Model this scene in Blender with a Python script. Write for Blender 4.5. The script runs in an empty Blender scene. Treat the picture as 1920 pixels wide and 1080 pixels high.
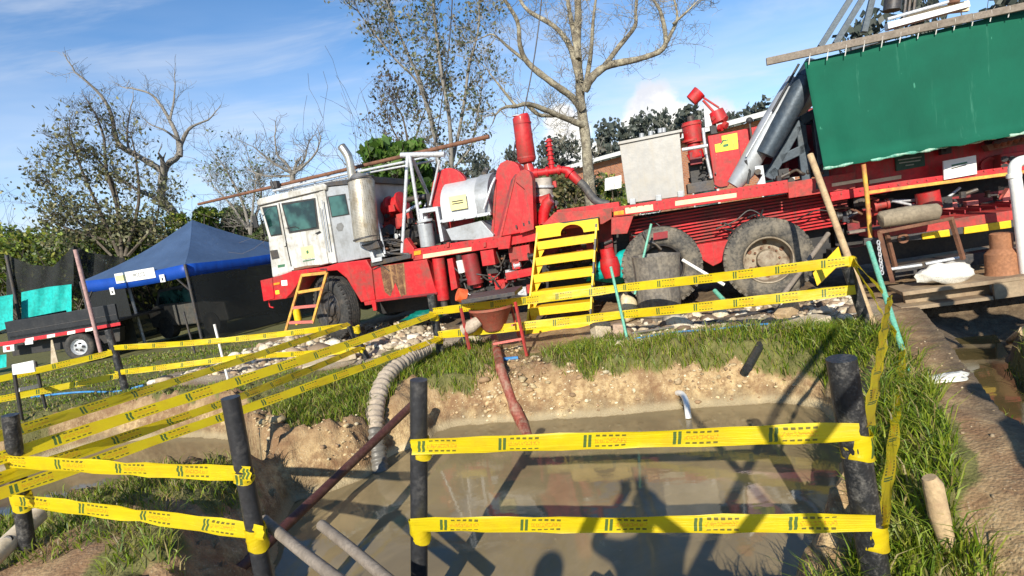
import bpy, math, random
import numpy as np
from mathutils import Vector, Matrix
from mathutils import noise as mnoise
rad = math.radians
S = bpy.context.scene
COL = S.collection
random.seed(7)
RS = np.random.RandomState(11)

# ------------------------------------------------------------------ camera, sky, sun, exposure
FPX, ROLL, EYE = 1000.0, rad(8.8), 1.6
PITCH = math.atan(0.12 * math.cos(ROLL))
CAM = Vector((0, 0, EYE))
_R = Vector((1, 0, 0)); _U = Vector((0, math.sin(PITCH), math.cos(PITCH))); _F = Vector((0, math.cos(PITCH), -math.sin(PITCH)))
cd = bpy.data.cameras.new('camera'); cam = bpy.data.objects.new('camera', cd); COL.objects.link(cam)
cd.sensor_width = 36; cd.lens = 36 * FPX / 1920; cd.clip_start = 0.05; cd.clip_end = 3000
Xc = _R * math.cos(ROLL) - _U * math.sin(ROLL); Yc = _R * math.sin(ROLL) + _U * math.cos(ROLL)
mw = Matrix((Xc, Yc, -_F)).transposed().to_4x4(); mw.translation = CAM
cam.matrix_world = mw
S.camera = cam
SUN_AZ, SUN_EL = rad(194), rad(28)
sl = bpy.data.lights.new('sun', 'SUN'); sl.energy = 5.0; sl.angle = rad(0.5); sl.color = (1.0, 0.93, 0.80)
sun = bpy.data.objects.new('sun', sl); COL.objects.link(sun)
to_sun = Vector((math.sin(SUN_AZ) * math.cos(SUN_EL), math.cos(SUN_AZ) * math.cos(SUN_EL), math.sin(SUN_EL)))
sun.rotation_euler = to_sun.to_track_quat('Z', 'Y').to_euler(); sun.location = to_sun * 40
vs = S.view_settings; vs.view_transform = 'Standard'; vs.look = 'None'; vs.gamma = 1; vs.exposure = 0.40
S.cycles.max_bounces = 6; S.cycles.transparent_max_bounces = 16
try: S.cycles.use_denoising = True
except Exception: pass

def ray(px, py):
    dx, dy = (px - 960) / FPX, (540 - py) / FPX
    return _F + Xc * dx + Yc * dy
def at_z(px, py, z=0.0):
    d = ray(px, py); t = (z - EYE) / d.z
    return CAM + d * t
def at_y(px, py, y):
    d = ray(px, py); return CAM + d * (y / d.y)

# ------------------------------------------------------------------ node helpers
class E:
    """a shader socket with arithmetic"""
    def __init__(s, nt, sock): s.nt = nt; s.k = sock
    def _m(s, op, *a):
        n = s.nt.nodes.new('ShaderNodeMath'); n.operation = op
        for i, v in enumerate(a):
            if isinstance(v, E): s.nt.links.new(v.k, n.inputs[i])
            else: n.inputs[i].default_value = v
        return E(s.nt, n.outputs[0])
    def __add__(s, o): return s._m('ADD', s, o)
    def __radd__(s, o): return s._m('ADD', o, s)
    def __sub__(s, o): return s._m('SUBTRACT', s, o)
    def __rsub__(s, o): return s._m('SUBTRACT', o, s)
    def __mul__(s, o): return s._m('MULTIPLY', s, o)
    __rmul__ = __mul__
    def __truediv__(s, o): return s._m('DIVIDE', s, o)
    def gt(s, o): return s._m('GREATER_THAN', s, o)
    def lt(s, o): return s._m('LESS_THAN', s, o)
    def frac(s): return s._m('FRACT', s)
    def abs(s): return s._m('ABSOLUTE', s)
    def mx(s, o): return s._m('MAXIMUM', s, o)
    def pw(s, o): return s._m('POWER', s, o)
    def step(s, a, b):
        n = s.nt.nodes.new('ShaderNodeMapRange'); n.interpolation_type = 'SMOOTHSTEP'
        s.nt.links.new(s.k, n.inputs[0])
        n.inputs[1].default_value = a; n.inputs[2].default_value = b
        if a > b:
            n.inputs[1].default_value = b; n.inputs[2].default_value = a; n.inputs[3].default_value = 1; n.inputs[4].default_value = 0
        return E(s.nt, n.outputs[0])
def nd(nt, t, **kw):
    n = nt.nodes.new(t)
    for k, v in kw.items(): setattr(n, k, v)
    return n
def noise(nt, vec, scale, detail=4, rough=0.6, dist=0.0):
    n = nd(nt, 'ShaderNodeTexNoise'); n.inputs['Scale'].default_value = scale; n.inputs['Detail'].default_value = detail
    n.inputs['Roughness'].default_value = rough; n.inputs['Distortion'].default_value = dist
    if vec is not None: nt.links.new(vec, n.inputs['Vector'])
    return E(nt, n.outputs[0])
def mixc(nt, fac, a, b):
    n = nd(nt, 'ShaderNodeMix'); n.data_type = 'RGBA'
    for i, v in ((6, a), (7, b)):
        if isinstance(v, tuple): n.inputs[i].default_value = (v[0], v[1], v[2], 1)
        else: nt.links.new(v, n.inputs[i])
    if isinstance(fac, E): nt.links.new(fac.k, n.inputs[0])
    else: n.inputs[0].default_value = fac
    return n.outputs[2]
def scaled(nt, vec, sx, sy, sz):
    n = nd(nt, 'ShaderNodeMapping'); nt.links.new(vec, n.inputs[0]); n.inputs['Scale'].default_value = (sx, sy, sz); return n.outputs[0]
def newmat(name):
    m = bpy.data.materials.new(name); m.use_nodes = True; nt = m.node_tree
    return m, nt, nt.nodes['Principled BSDF']
def bump(nt, p, h, strength=0.3, dist=0.01):
    b = nd(nt, 'ShaderNodeBump'); b.inputs['Strength'].default_value = strength; b.inputs['Distance'].default_value = dist
    nt.links.new(h.k, b.inputs['Height']); nt.links.new(b.outputs[0], p.inputs['Normal'])
def surf(name, col, rough=0.5, metal=0.0, dirt=(0.12, 0.08, 0.05), amt=0.35, scale=3.0, var=0.25, bmp=0.15, bscale=30, streak=0.0, coat=0.0, chips=None):
    """painted / metal / cloth surface with colour drift, blotchy dirt and optional drip streaks"""
    m, nt, p = newmat(name)
    tc = nd(nt, 'ShaderNodeTexCoord').outputs['Object']
    n1 = noise(nt, tc, scale, 5, 0.65); n2 = noise(nt, tc, scale * 6, 3, 0.6)
    dark = tuple(c * (1 - var) for c in col); lite = tuple(min(1, c * (1 + var * 0.6)) for c in col)
    c = mixc(nt, n2.step(0.3, 0.7), dark, lite)
    f = (n1 * 0.7 + n2 * 0.3).step(0.62 - amt * 0.35, 0.80 - amt * 0.2) * min(1, amt * 1.6)
    c = mixc(nt, f, c, dirt)
    if streak > 0:
        s = noise(nt, scaled(nt, tc, 14, 14, 0.7), 1.0, 4, 0.7).step(0.5, 0.72) * streak
        c = mixc(nt, s, c, dirt)
    if chips:
        ch_ = noise(nt, tc, 21, 5, 0.75).step(0.66, 0.70) * noise(nt, tc, 2.7, 2, 0.5).step(0.45, 0.6)
        c = mixc(nt, ch_, c, chips)
        c = mixc(nt, noise(nt, tc, 1.1, 5, 0.7).step(0.5, 0.75) * 0.12, c, (0.30, 0.20, 0.13))
    nt.links.new(c, p.inputs['Base Color'])
    r = n1 * 0.35 + (rough - 0.15); nt.links.new(r.k, p.inputs['Roughness'])
    p.inputs['Metallic'].default_value = metal
    if coat: p.inputs['Coat Weight'].default_value = coat; p.inputs['Coat Roughness'].default_value = 0.15
    if bmp: bump(nt, p, noise(nt, tc, bscale, 3, 0.6), bmp, 0.01)
    return m

# ------------------------------------------------------------------ world
W = bpy.data.worlds.new('World'); S.world = W; W.use_nodes = True
def build_world():
    nt = W.node_tree; bg = nt.nodes['Background']
    sky = nd(nt, 'ShaderNodeTexSky'); sky.sky_type = 'NISHITA'; sky.sun_disc = False
    sky.sun_elevation = SUN_EL; sky.sun_rotation = SUN_AZ; sky.altitude = 2600; sky.air_density = 1.0; sky.dust_density = 0.6; sky.ozone_density = 2.0
    g = nd(nt, 'ShaderNodeTexCoord').outputs['Generated']
    sep = nd(nt, 'ShaderNodeSeparateXYZ'); nt.links.new(g, sep.inputs[0])
    X, Y, Z = (E(nt, sep.outputs[i]) for i in range(3))
    hs = nd(nt, 'ShaderNodeHueSaturation'); hs.inputs['Saturation'].default_value = 1.28; hs.inputs['Value'].default_value = 1.0
    nt.links.new(sky.outputs[0], hs.inputs['Color'])
    # wisps: noise on a flat layer overhead
    den = Z.mx(0.02) + 0.22
    cb = nd(nt, 'ShaderNodeCombineXYZ'); nt.links.new((X / den).k, cb.inputs[0]); nt.links.new((Y / den).k, cb.inputs[1])
    w1 = noise(nt, scaled(nt, cb.outputs[0], 0.55, 1.5, 1), 1.7, 6, 0.62, 0.6)
    wis = w1.step(0.46, 0.78) * 0.62
    low = Z.step(0.54, -0.02).pw(1.2) * (0.55 + 0.45 * noise(nt, scaled(nt, g, 1.2, 1.2, 6), 1.8, 4, 0.6).step(0.3, 0.7))
    tn = nd(nt, 'ShaderNodeMix'); tn.data_type = 'RGBA'; tn.blend_type = 'MULTIPLY'; tn.inputs[0].default_value = 1; tn.inputs[7].default_value = (1.02, 1.34, 1.36, 1); nt.links.new(hs.outputs[0], tn.inputs[6])
    c = mixc(nt, wis.mx(0.0), tn.outputs[2], (5.6, 6.1, 6.9))
    c = mixc(nt, low * 0.95, c, (6.4, 6.9, 7.7))
    # cumulus banks near the hills
    nz = noise(nt, g, 13.0, 6, 0.62); cum = None
    for (px, py, R) in ((1228, 222, .050), (1268, 225, .036), (1070, 262, .050), (1050, 225, .030), (1110, 300, .05), (1195, 240, .035), (1330, 250, .05)):
        d = ray(px, py).normalized()
        vm = nd(nt, 'ShaderNodeVectorMath', operation='DISTANCE'); nt.links.new(g, vm.inputs[0]); vm.inputs[1].default_value = d
        k = (E(nt, vm.outputs['Value']) / R + (nz - 0.5) * 1.9).step(1.15, 0.75)
        cum = k if cum is None else cum.mx(k)
    shade = mixc(nt, nz.step(0.35, 0.62), (6.2, 6.3, 6.8), (9.4, 9.0, 8.2))
    c = mixc(nt, cum * 0.92, c, shade)
    nt.links.new(c, bg.inputs['Color']); bg.inputs['Strength'].default_value = 0.106
build_world()

# ------------------------------------------------------------------ mesh builder
class MB:
    def __init__(s): s.v = []; s.f = []; s.uv = {}
    def add(s, vs, fs):
        o = len(s.v); s.v += [tuple(v) for v in vs]; s.f += [tuple(i + o for i in f) for f in fs]; return s
    def box(s, x0, x1, y0, y1, z0, z1):
        return s.add([(x0, y0, z0), (x1, y0, z0), (x1, y1, z0), (x0, y1, z0), (x0, y0, z1), (x1, y0, z1), (x1, y1, z1), (x0, y1, z1)],
                     [(3, 2, 1, 0), (4, 5, 6, 7), (0, 1, 5, 4), (1, 2, 6, 5), (2, 3, 7, 6), (3, 0, 4, 7)])
    def prism(s, pts, y0, y1):
        """outline of (x, z) pairs extruded from y0 to y1"""
        n = len(pts); a = sum(pts[i][0] * pts[(i + 1) % n][1] - pts[(i + 1) % n][0] * pts[i][1] for i in range(n))
        if a < 0: pts = pts[::-1]
        vs = [(x, y0, z) for x, z in pts] + [(x, y1, z) for x, z in pts]
        return s.add(vs, [tuple(range(n)), tuple(range(2 * n - 1, n - 1, -1))] + [(i, i + n, (i + 1) % n + n, (i + 1) % n) for i in range(n)])
    def tube(s, path, r, n=8, cap=True, prof=None):
        P = [Vector(p) for p in path]; m = len(P)
        rr = list(r) if isinstance(r, (list, tuple)) else [r] * m
        o = len(s.v); up = None
        for i, p in enumerate(P):
            t = (P[min(i + 1, m - 1)] - P[max(i - 1, 0)])
            if t.length < 1e-9: t = Vector((0, 0, 1))
            t.normalize()
            if up is None: up = t.orthogonal().normalized()
            up = up - t * up.dot(t)
            if up.length < 1e-6: up = t.orthogonal()
            up.normalize(); q = t.cross(up)
            for k in range(n):
                a = 2 * math.pi * k / n
                s.v.append(tuple(p + (up * math.cos(a) + q * math.sin(a)) * rr[i]))
        for i in range(m - 1):
            for k in range(n):
                a, b = o + i * n + k, o + i * n + (k + 1) % n
                s.f.append((a, b, b + n, a + n))
        if cap:
            s.f.append(tuple(o + k for k in range(n - 1, -1, -1))); s.f.append(tuple(o + (m - 1) * n + k for k in range(n)))
        return s
    def lathe(s, prof, base, axis, n=32):
        """prof of (radius, distance along axis)"""
        ax = Vector(axis).normalized(); up = ax.orthogonal().normalized(); q = ax.cross(up); b = Vector(base); o = len(s.v); m = len(prof)
        for r, h in prof:
            for k in range(n):
                a = 2 * math.pi * k / n; s.v.append(tuple(b + ax * h + (up * math.cos(a) + q * math.sin(a)) * max(r, 1e-4)))
        for i in range(m - 1):
            for k in range(n):
                a, c = o + i * n + k, o + i * n + (k + 1) % n
                s.f.append((a, c, c + n, a + n))
        return s
    def ellipsoid(s, c, r, n=10, m=7, jit=0.0):
        o = len(s.v); c = Vector(c)
        for i in range(m + 1):
            th = math.pi * i / m
            for k in range(n):
                a = 2 * math.pi * k / n; j = 1 + random.uniform(-jit, jit)
                s.v.append((c[0] + r[0] * math.sin(th) * math.cos(a) * j, c[1] + r[1] * math.sin(th) * math.sin(a) * j, c[2] + r[2] * math.cos(th) * j))
        for i in range(m):
            for k in range(n):
                a, b = o + i * n + k, o + i * n + (k + 1) % n; s.f.append((a, a + n, b + n, b))
        return s
    def bar(s, a, b, w, h=None):
        """square bar from a to b"""
        a, b = Vector(a), Vector(b); h = h or w; t = (b - a).normalized()
        up = Vector((0, 0, 1)); up = (up - t * up.dot(t))
        if up.length < 1e-3: up = Vector((0, 1, 0)); up = up - t * up.dot(t)
        up.normalize(); q = t.cross(up)
        vs = [p + q * (w / 2 * i) + up * (h / 2 * j) for p in (a, b) for i, j in ((-1, -1), (1, -1), (1, 1), (-1, 1))]
        return s.add(vs, [(3, 2, 1, 0), (4, 5, 6, 7), (0, 1, 5, 4), (1, 2, 6, 5), (2, 3, 7, 6), (3, 0, 4, 7)])
    def grid(s, rows):
        o = len(s.v); n = len(rows[0])
        for r in rows: s.v += [tuple(p) for p in r]
        for i in range(len(rows) - 1):
            for k in range(n - 1):
                a = o + i * n + k; s.f.append((a, a + 1, a + n + 1, a + n))
        return s
    def build(s, name, m, parent=None, smooth=None, bev=0.0, solid=0.0, sub=0):
        me = bpy.data.meshes.new(name); V = [Vector(v) for v in s.v]; loc = Vector((0, 0, 0))
        if parent is None and V:
            lo = [min(v[i] for v in V) for i in range(3)]; hi = [max(v[i] for v in V) for i in range(3)]
            loc = Vector(((lo[0] + hi[0]) / 2, (lo[1] + hi[1]) / 2, lo[2])); V = [v - loc for v in V]
        me.from_pydata([tuple(v) for v in V], [], s.f); me.materials.append(m)
        o = bpy.data.objects.new(name, me); COL.objects.link(o); o.location = loc
        if parent is not None: o.parent = parent
        me.validate()
        if smooth is not None:
            me.polygons.foreach_set('use_smooth', [True] * len(me.polygons))
            try: me.set_sharp_from_angle(angle=rad(smooth))
            except Exception: pass
        if bev: b = o.modifiers.new('bevel', 'BEVEL'); b.width = bev; b.segments = 2; b.limit_method = 'ANGLE'; b.angle_limit = rad(40)
        if solid: b = o.modifiers.new('solid', 'SOLIDIFY'); b.thickness = solid; b.offset = 0
        if sub: b = o.modifiers.new('sub', 'SUBSURF'); b.levels = sub; b.render_levels = sub
        return o
def tag(o, label=None, cat=None, group=None, kind=None):
    if label: o['label'] = label
    if cat: o['category'] = cat
    if group: o['group'] = group
    if kind: o['kind'] = kind
    return o
def empty(name, loc, rz, label, cat, group=None):
    o = bpy.data.objects.new(name, None); COL.objects.link(o); o.location = loc; o.rotation_euler = (0, 0, rz); o.empty_display_size = 0.2
    return tag(o, label, cat, group)
def curve_pts(ctrl, k=6):
    """Catmull-Rom through control points"""
    P = [Vector(c) for c in ctrl]; P = [P[0] * 2 - P[1]] + P + [P[-1] * 2 - P[-2]]; out = []
    for i in range(1, len(P) - 2):
        for j in range(k):
            t = j / k; a, b, c, d = P[i - 1], P[i], P[i + 1], P[i + 2]
            out.append(0.5 * ((2 * b) + (c - a) * t + (2 * a - 5 * b + 4 * c - d) * t * t + (3 * b - a - 3 * c + d) * t ** 3))
    out.append(P[-2]); return out
class Frame:
    """a vertical working plane: local x along it to the right, local y away from the camera, z up"""
    def __init__(s, origin, yaw):
        s.O = Vector((origin[0], origin[1], origin[2] if len(origin) > 2 else 0)); s.yaw = yaw
        s.u = Vector((math.cos(yaw), math.sin(yaw), 0)); s.w = Vector((-math.sin(yaw), math.cos(yaw), 0))
    def __call__(s, px, py, w=0.0):
        d = ray(px, py); t = (w - (CAM - s.O).dot(s.w)) / d.dot(s.w); p = CAM + d * t - s.O
        return Vector((p.dot(s.u), w, p.z))
    def xz(s, pts, w=0.0): return [(q.x, q.z) for q in (s(x, y, w) for x, y in pts)]
    def world(s, l): return s.O + s.u * l[0] + s.w * l[1] + Vector((0, 0, l[2]))
    def local(s, p): q = Vector(p) - s.O; return Vector((q.dot(s.u), q.dot(s.w), q.z))
    def empty(s, name, label, cat, group=None): return empty(name, s.O, s.yaw, label, cat, group)
def lettering(txt, size, loc, parent, m, name='lettering', extr=0.002, lean=0.0):
    """text standing in the parent's x-z plane, facing -y"""
    cu = bpy.data.curves.new(name, 'FONT'); cu.body = txt; cu.size = size; cu.extrude = extr; cu.align_x = 'CENTER'; cu.align_y = 'CENTER'
    t = bpy.data.objects.new('tmp', cu); COL.objects.link(t); bpy.context.view_layer.update()
    me = bpy.data.meshes.new_from_object(t.evaluated_get(bpy.context.evaluated_depsgraph_get())); me.name = name
    bpy.data.objects.remove(t); me.materials.clear(); me.materials.append(m)
    o = bpy.data.objects.new(name, me); COL.objects.link(o); o.parent = parent; o.location = loc; o.rotation_euler = (rad(90), lean, 0)
    return o

# ------------------------------------------------------------------ materials
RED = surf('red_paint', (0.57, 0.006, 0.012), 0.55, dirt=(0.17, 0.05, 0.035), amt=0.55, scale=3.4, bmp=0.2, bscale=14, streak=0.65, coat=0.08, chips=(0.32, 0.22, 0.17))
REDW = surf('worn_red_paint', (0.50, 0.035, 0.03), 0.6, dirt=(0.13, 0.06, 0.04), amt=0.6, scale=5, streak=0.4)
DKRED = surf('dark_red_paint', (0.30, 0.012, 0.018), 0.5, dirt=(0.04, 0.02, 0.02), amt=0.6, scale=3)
WHITE = surf('white_cab_paint', (0.60, 0.60, 0.575), 0.5, dirt=(0.30, 0.275, 0.22), amt=0.6, scale=3.2, streak=0.75, var=0.1, chips=(0.28, 0.16, 0.10))
SILVER = surf('silver_grey_paint', (0.42, 0.44, 0.46), 0.42, metal=0.25, dirt=(0.20, 0.20, 0.19), amt=0.5, scale=3, streak=0.3, var=0.12)
STEELT = surf('brushed_tank_steel', (0.36, 0.35, 0.33), 0.5, metal=0.2, dirt=(0.36, 0.33, 0.28), amt=0.5, scale=2, streak=0.7, var=0.1)
CHROME = surf('stained_chrome', (0.62, 0.56, 0.46), 0.32, metal=0.85, dirt=(0.30, 0.20, 0.10), amt=0.45, scale=6, var=0.1)
PIPEW = surf('galvanised_pipe', (0.58, 0.60, 0.62), 0.4, metal=0.3, dirt=(0.30, 0.27, 0.23), amt=0.35, scale=6)
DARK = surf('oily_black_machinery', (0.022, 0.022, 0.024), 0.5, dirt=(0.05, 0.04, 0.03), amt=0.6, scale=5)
IRON = surf('dark_iron', (0.07, 0.07, 0.075), 0.5, metal=0.4, dirt=(0.11, 0.08, 0.05), amt=0.6, scale=5)
BLUEGREY = surf('dark_blue_grey_steel', (0.055, 0.075, 0.095), 0.45, metal=0.3, dirt=(0.10, 0.10, 0.09), amt=0.35, scale=4)
RUST = surf('rusty_steel', (0.22, 0.10, 0.055), 0.8, metal=0.1, dirt=(0.09, 0.045, 0.03), amt=0.6, scale=8, bmp=0.4)
REDRUST = surf('red_brown_rusty_pipe', (0.26, 0.055, 0.035), 0.65, dirt=(0.30, 0.22, 0.15), amt=0.55, scale=7, bmp=0.3)
BROWNPIPE = surf('brown_painted_pipe', (0.085, 0.03, 0.022), 0.5, dirt=(0.15, 0.09, 0.06), amt=0.4, scale=6)
BEIGEST = surf('muddy_beige_steel', (0.36, 0.27, 0.17), 0.75, dirt=(0.16, 0.10, 0.06), amt=0.6, scale=3, bmp=0.3)
YEL = surf('yellow_paint', (0.80, 0.50, 0.008), 0.45, dirt=(0.35, 0.20, 0.05), amt=0.35, scale=5, var=0.12)
YELO = surf('worn_orange_yellow_paint', (0.70, 0.42, 0.06), 0.6, dirt=(0.38, 0.12, 0.06), amt=0.65, scale=8)
CREAM = surf('cream_reflective_strip', (0.72, 0.58, 0.36), 0.4, dirt=(0.42, 0.25, 0.13), amt=0.4, scale=8, var=0.1)
ORANGE = surf('orange_marker_lens', (0.85, 0.30, 0.02), 0.3, amt=0.1)
RUBBER = surf('dusty_tyre_rubber', (0.06, 0.057, 0.052), 0.85, dirt=(0.21, 0.18, 0.135), amt=0.7, scale=5, bmp=0.3, bscale=60)
RUBBERD = surf('dark_tyre_rubber', (0.035, 0.035, 0.034), 0.8, dirt=(0.12, 0.10, 0.08), amt=0.5, scale=5)
RIM = surf('muddy_pale_rim', (0.36, 0.30, 0.215), 0.7, dirt=(0.12, 0.07, 0.04), amt=0.6, scale=8)
WOODL = surf('bleached_wood', (0.50, 0.36, 0.20), 0.8, dirt=(0.24, 0.15, 0.09), amt=0.5, scale=8, bmp=0.4)
WOODG = surf('grey_weathered_wood', (0.24, 0.20, 0.16), 0.85, dirt=(0.09, 0.07, 0.05), amt=0.5, scale=8, bmp=0.4)
GREENP = surf('mint_green_pipe', (0.14, 0.42, 0.30), 0.5, dirt=(0.30, 0.28, 0.2), amt=0.35, scale=10)
BLACKP = surf('black_plastic_post', (0.028, 0.029, 0.032), 0.38, dirt=(0.13, 0.12, 0.11), amt=0.32, scale=7, bmp=0.1)
BLACKPW = surf('scuffed_black_pipe', (0.022, 0.023, 0.025), 0.4, dirt=(0.22, 0.205, 0.18), amt=0.42, scale=16, bmp=0.5, bscale=25)
PVC = surf('white_pvc', (0.80, 0.79, 0.74), 0.35, dirt=(0.5, 0.45, 0.36), amt=0.2, var=0.05)
TEAL = surf('turquoise_tarp_cloth', (0.0, 0.42, 0.38), 0.6, dirt=(0.0, 0.25, 0.24), amt=0.3, scale=2, bmp=0.2, bscale=8)
BLACKPAINT = surf('black_trailer_paint', (0.012, 0.014, 0.018), 0.4, dirt=(0.05, 0.045, 0.04), amt=0.3)
BAGM = surf('dirty_white_sack', (0.80, 0.78, 0.70), 0.6, dirt=(0.30, 0.27, 0.20), amt=0.35, scale=14, bmp=0.3, bscale=18)
CONC = surf('pale_concrete', (0.52, 0.44, 0.32), 0.9, dirt=(0.30, 0.22, 0.14), amt=0.5, scale=6, bmp=0.6, bscale=18)
HOSE = surf('muddy_hose_canvas', (0.45, 0.37, 0.28), 0.85, dirt=(0.24, 0.19, 0.14), amt=0.5, scale=6, bmp=0.3)
HOSEW = surf('wet_grey_hose', (0.16, 0.15, 0.13), 0.4, dirt=(0.06, 0.055, 0.05), amt=0.5, scale=6)
ORRUST = surf('orange_rusty_hopper', (0.36, 0.08, 0.045), 0.75, dirt=(0.25, 0.10, 0.06), amt=0.65, scale=10, bmp=0.5)
PINKR = surf('faded_pink_red_paint', (0.62, 0.16, 0.13), 0.6, dirt=(0.35, 0.12, 0.08), amt=0.5, scale=9)
STICK = surf('pale_yellow_sticker', (0.72, 0.66, 0.30), 0.5, amt=0.1, var=0.05)
STICKY = surf('bright_yellow_sticker', (0.80, 0.74, 0.04), 0.5, amt=0.1, var=0.05)
SIGNW = surf('white_sign_board', (0.78, 0.78, 0.74), 0.5, amt=0.15, dirt=(0.5, 0.48, 0.4), var=0.04)
SIGNG = surf('dark_green_sign_board', (0.012, 0.07, 0.04), 0.5, amt=0.2)
INK = surf('dark_printing', (0.03, 0.03, 0.03), 0.6, amt=0.0)
INKG = surf('green_printing', (0.05, 0.16, 0.08), 0.6, amt=0.0)
PALEINK = surf('pale_printing', (0.35, 0.42, 0.36), 0.6, amt=0.0)
GREYC = surf('grey_old_bin_plastic', (0.13, 0.115, 0.10), 0.75, dirt=(0.30, 0.26, 0.20), amt=0.5, scale=4, bmp=0.4, bscale=14, streak=0.6)
BLUEC = surf('blue_rope', (0.04, 0.22, 0.50), 0.6, dirt=(0.3, 0.35, 0.4), amt=0.3)
def glass_mat():
    m, nt, p = newmat('tinted_cab_glass'); p.inputs['Base Color'].default_value = (0.012, 0.045, 0.042, 1); p.inputs['Roughness'].default_value = 0.06
    p.inputs['Specular IOR Level'].default_value = 0.8
    tc = nd(nt, 'ShaderNodeTexCoord').outputs['Object']; bump(nt, p, noise(nt, tc, 2.0, 2), 0.15, 0.08)
    c = mixc(nt, noise(nt, tc, 2.2, 3).step(0.42, 0.62), (0.006, 0.022, 0.022), (0.04, 0.12, 0.105)); nt.links.new(c, p.inputs['Base Color']); return m  # teal and near-black patches in the colour imitate reflections
GLASS = glass_mat()
def perf_mat():
    m, nt, p = newmat('perforated_muffler_guard'); uv = nd(nt, 'ShaderNodeUVMap').outputs[0]
    tc = nd(nt, 'ShaderNodeTexCoord').outputs['Object']
    v = nd(nt, 'ShaderNodeTexVoronoi'); v.inputs['Scale'].default_value = 42; v.inputs['Randomness'].default_value = 0.12; nt.links.new(tc, v.inputs['Vector'])
    k = E(nt, v.outputs['Distance']).step(0.34, 0.24)
    c = mixc(nt, noise(nt, tc, 5, 4).step(0.35, 0.7), (0.50, 0.46, 0.38), (0.33, 0.27, 0.18)); c = mixc(nt, k * 0.85, c, (0.05, 0.045, 0.04))
    nt.links.new(c, p.inputs['Base Color']); p.inputs['Metallic'].default_value = 0.5; p.inputs['Roughness'].default_value = 0.42
    bump(nt, p, 1 - k, 0.4, 0.004); return m
PERF = perf_mat()
def net_mat():
    m, nt, p = newmat('black_shade_net'); p.inputs['Base Color'].default_value = (0.012, 0.014, 0.014, 1); p.inputs['Roughness'].default_value = 0.9
    tr = nd(nt, 'ShaderNodeBsdfTransparent'); mx = nd(nt, 'ShaderNodeMixShader'); tc = nd(nt, 'ShaderNodeTexCoord').outputs['Object']
    f = noise(nt, tc, 1.1, 3) * 0.25 + 0.76
    nt.links.new(f.k, mx.inputs[0]); nt.links.new(tr.outputs[0], mx.inputs[1]); nt.links.new(p.outputs[0], mx.inputs[2])
    nt.links.new(mx.outputs[0], nt.nodes['Material Output'].inputs[0]); return m
NET = net_mat()
def cloth_mat(name, col, dirt, streaks, transl=0.25, rough=0.5, fold=0.3):
    m, nt, p = newmat(name); tc = nd(nt, 'ShaderNodeTexCoord').outputs['Object']
    a = noise(nt, tc, 1.6, 4); s = noise(nt, scaled(nt, tc, 9, 9, 0.5), 1.0, 5, 0.75)
    c = mixc(nt, a.step(0.3, 0.7), tuple(x * 0.8 for x in col), col); c = mixc(nt, s.step(0.60, 0.74) * streaks, c, dirt)
    sp = noise(nt, scaled(nt, tc, 12, 12, 5), 1.0, 2, 0.5).step(0.72, 0.76) * streaks
    c = mixc(nt, sp, c, tuple(min(1, x * 1.6) for x in dirt))
    nt.links.new(c, p.inputs['Base Color']); p.inputs['Roughness'].default_value = rough
    t = nd(nt, 'ShaderNodeBsdfTranslucent'); nt.links.new(c, t.inputs[0]); mx = nd(nt, 'ShaderNodeMixShader'); mx.inputs[0].default_value = transl
    nt.links.new(p.outputs[0], mx.inputs[1]); nt.links.new(t.outputs[0], mx.inputs[2]); nt.links.new(mx.outputs[0], nt.nodes['Material Output'].inputs[0])
    bump(nt, p, noise(nt, scaled(nt, tc, 3, 3, 0.8), 2.0, 4), fold, 0.05); return m
TARP = cloth_mat('green_tarp_cloth', (0.0, 0.115, 0.065), (0.06, 0.24, 0.16), 0.55, 0.10, rough=0.9, fold=0.2)
TENTB = cloth_mat('faded_blue_roof_cloth', (0.085, 0.145, 0.27), (0.18, 0.195, 0.24), 0.5, 0.25)
TENTV = cloth_mat('bright_blue_valance_cloth', (0.01, 0.085, 0.48), (0.05, 0.12, 0.4), 0.2, 0.25)
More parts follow.
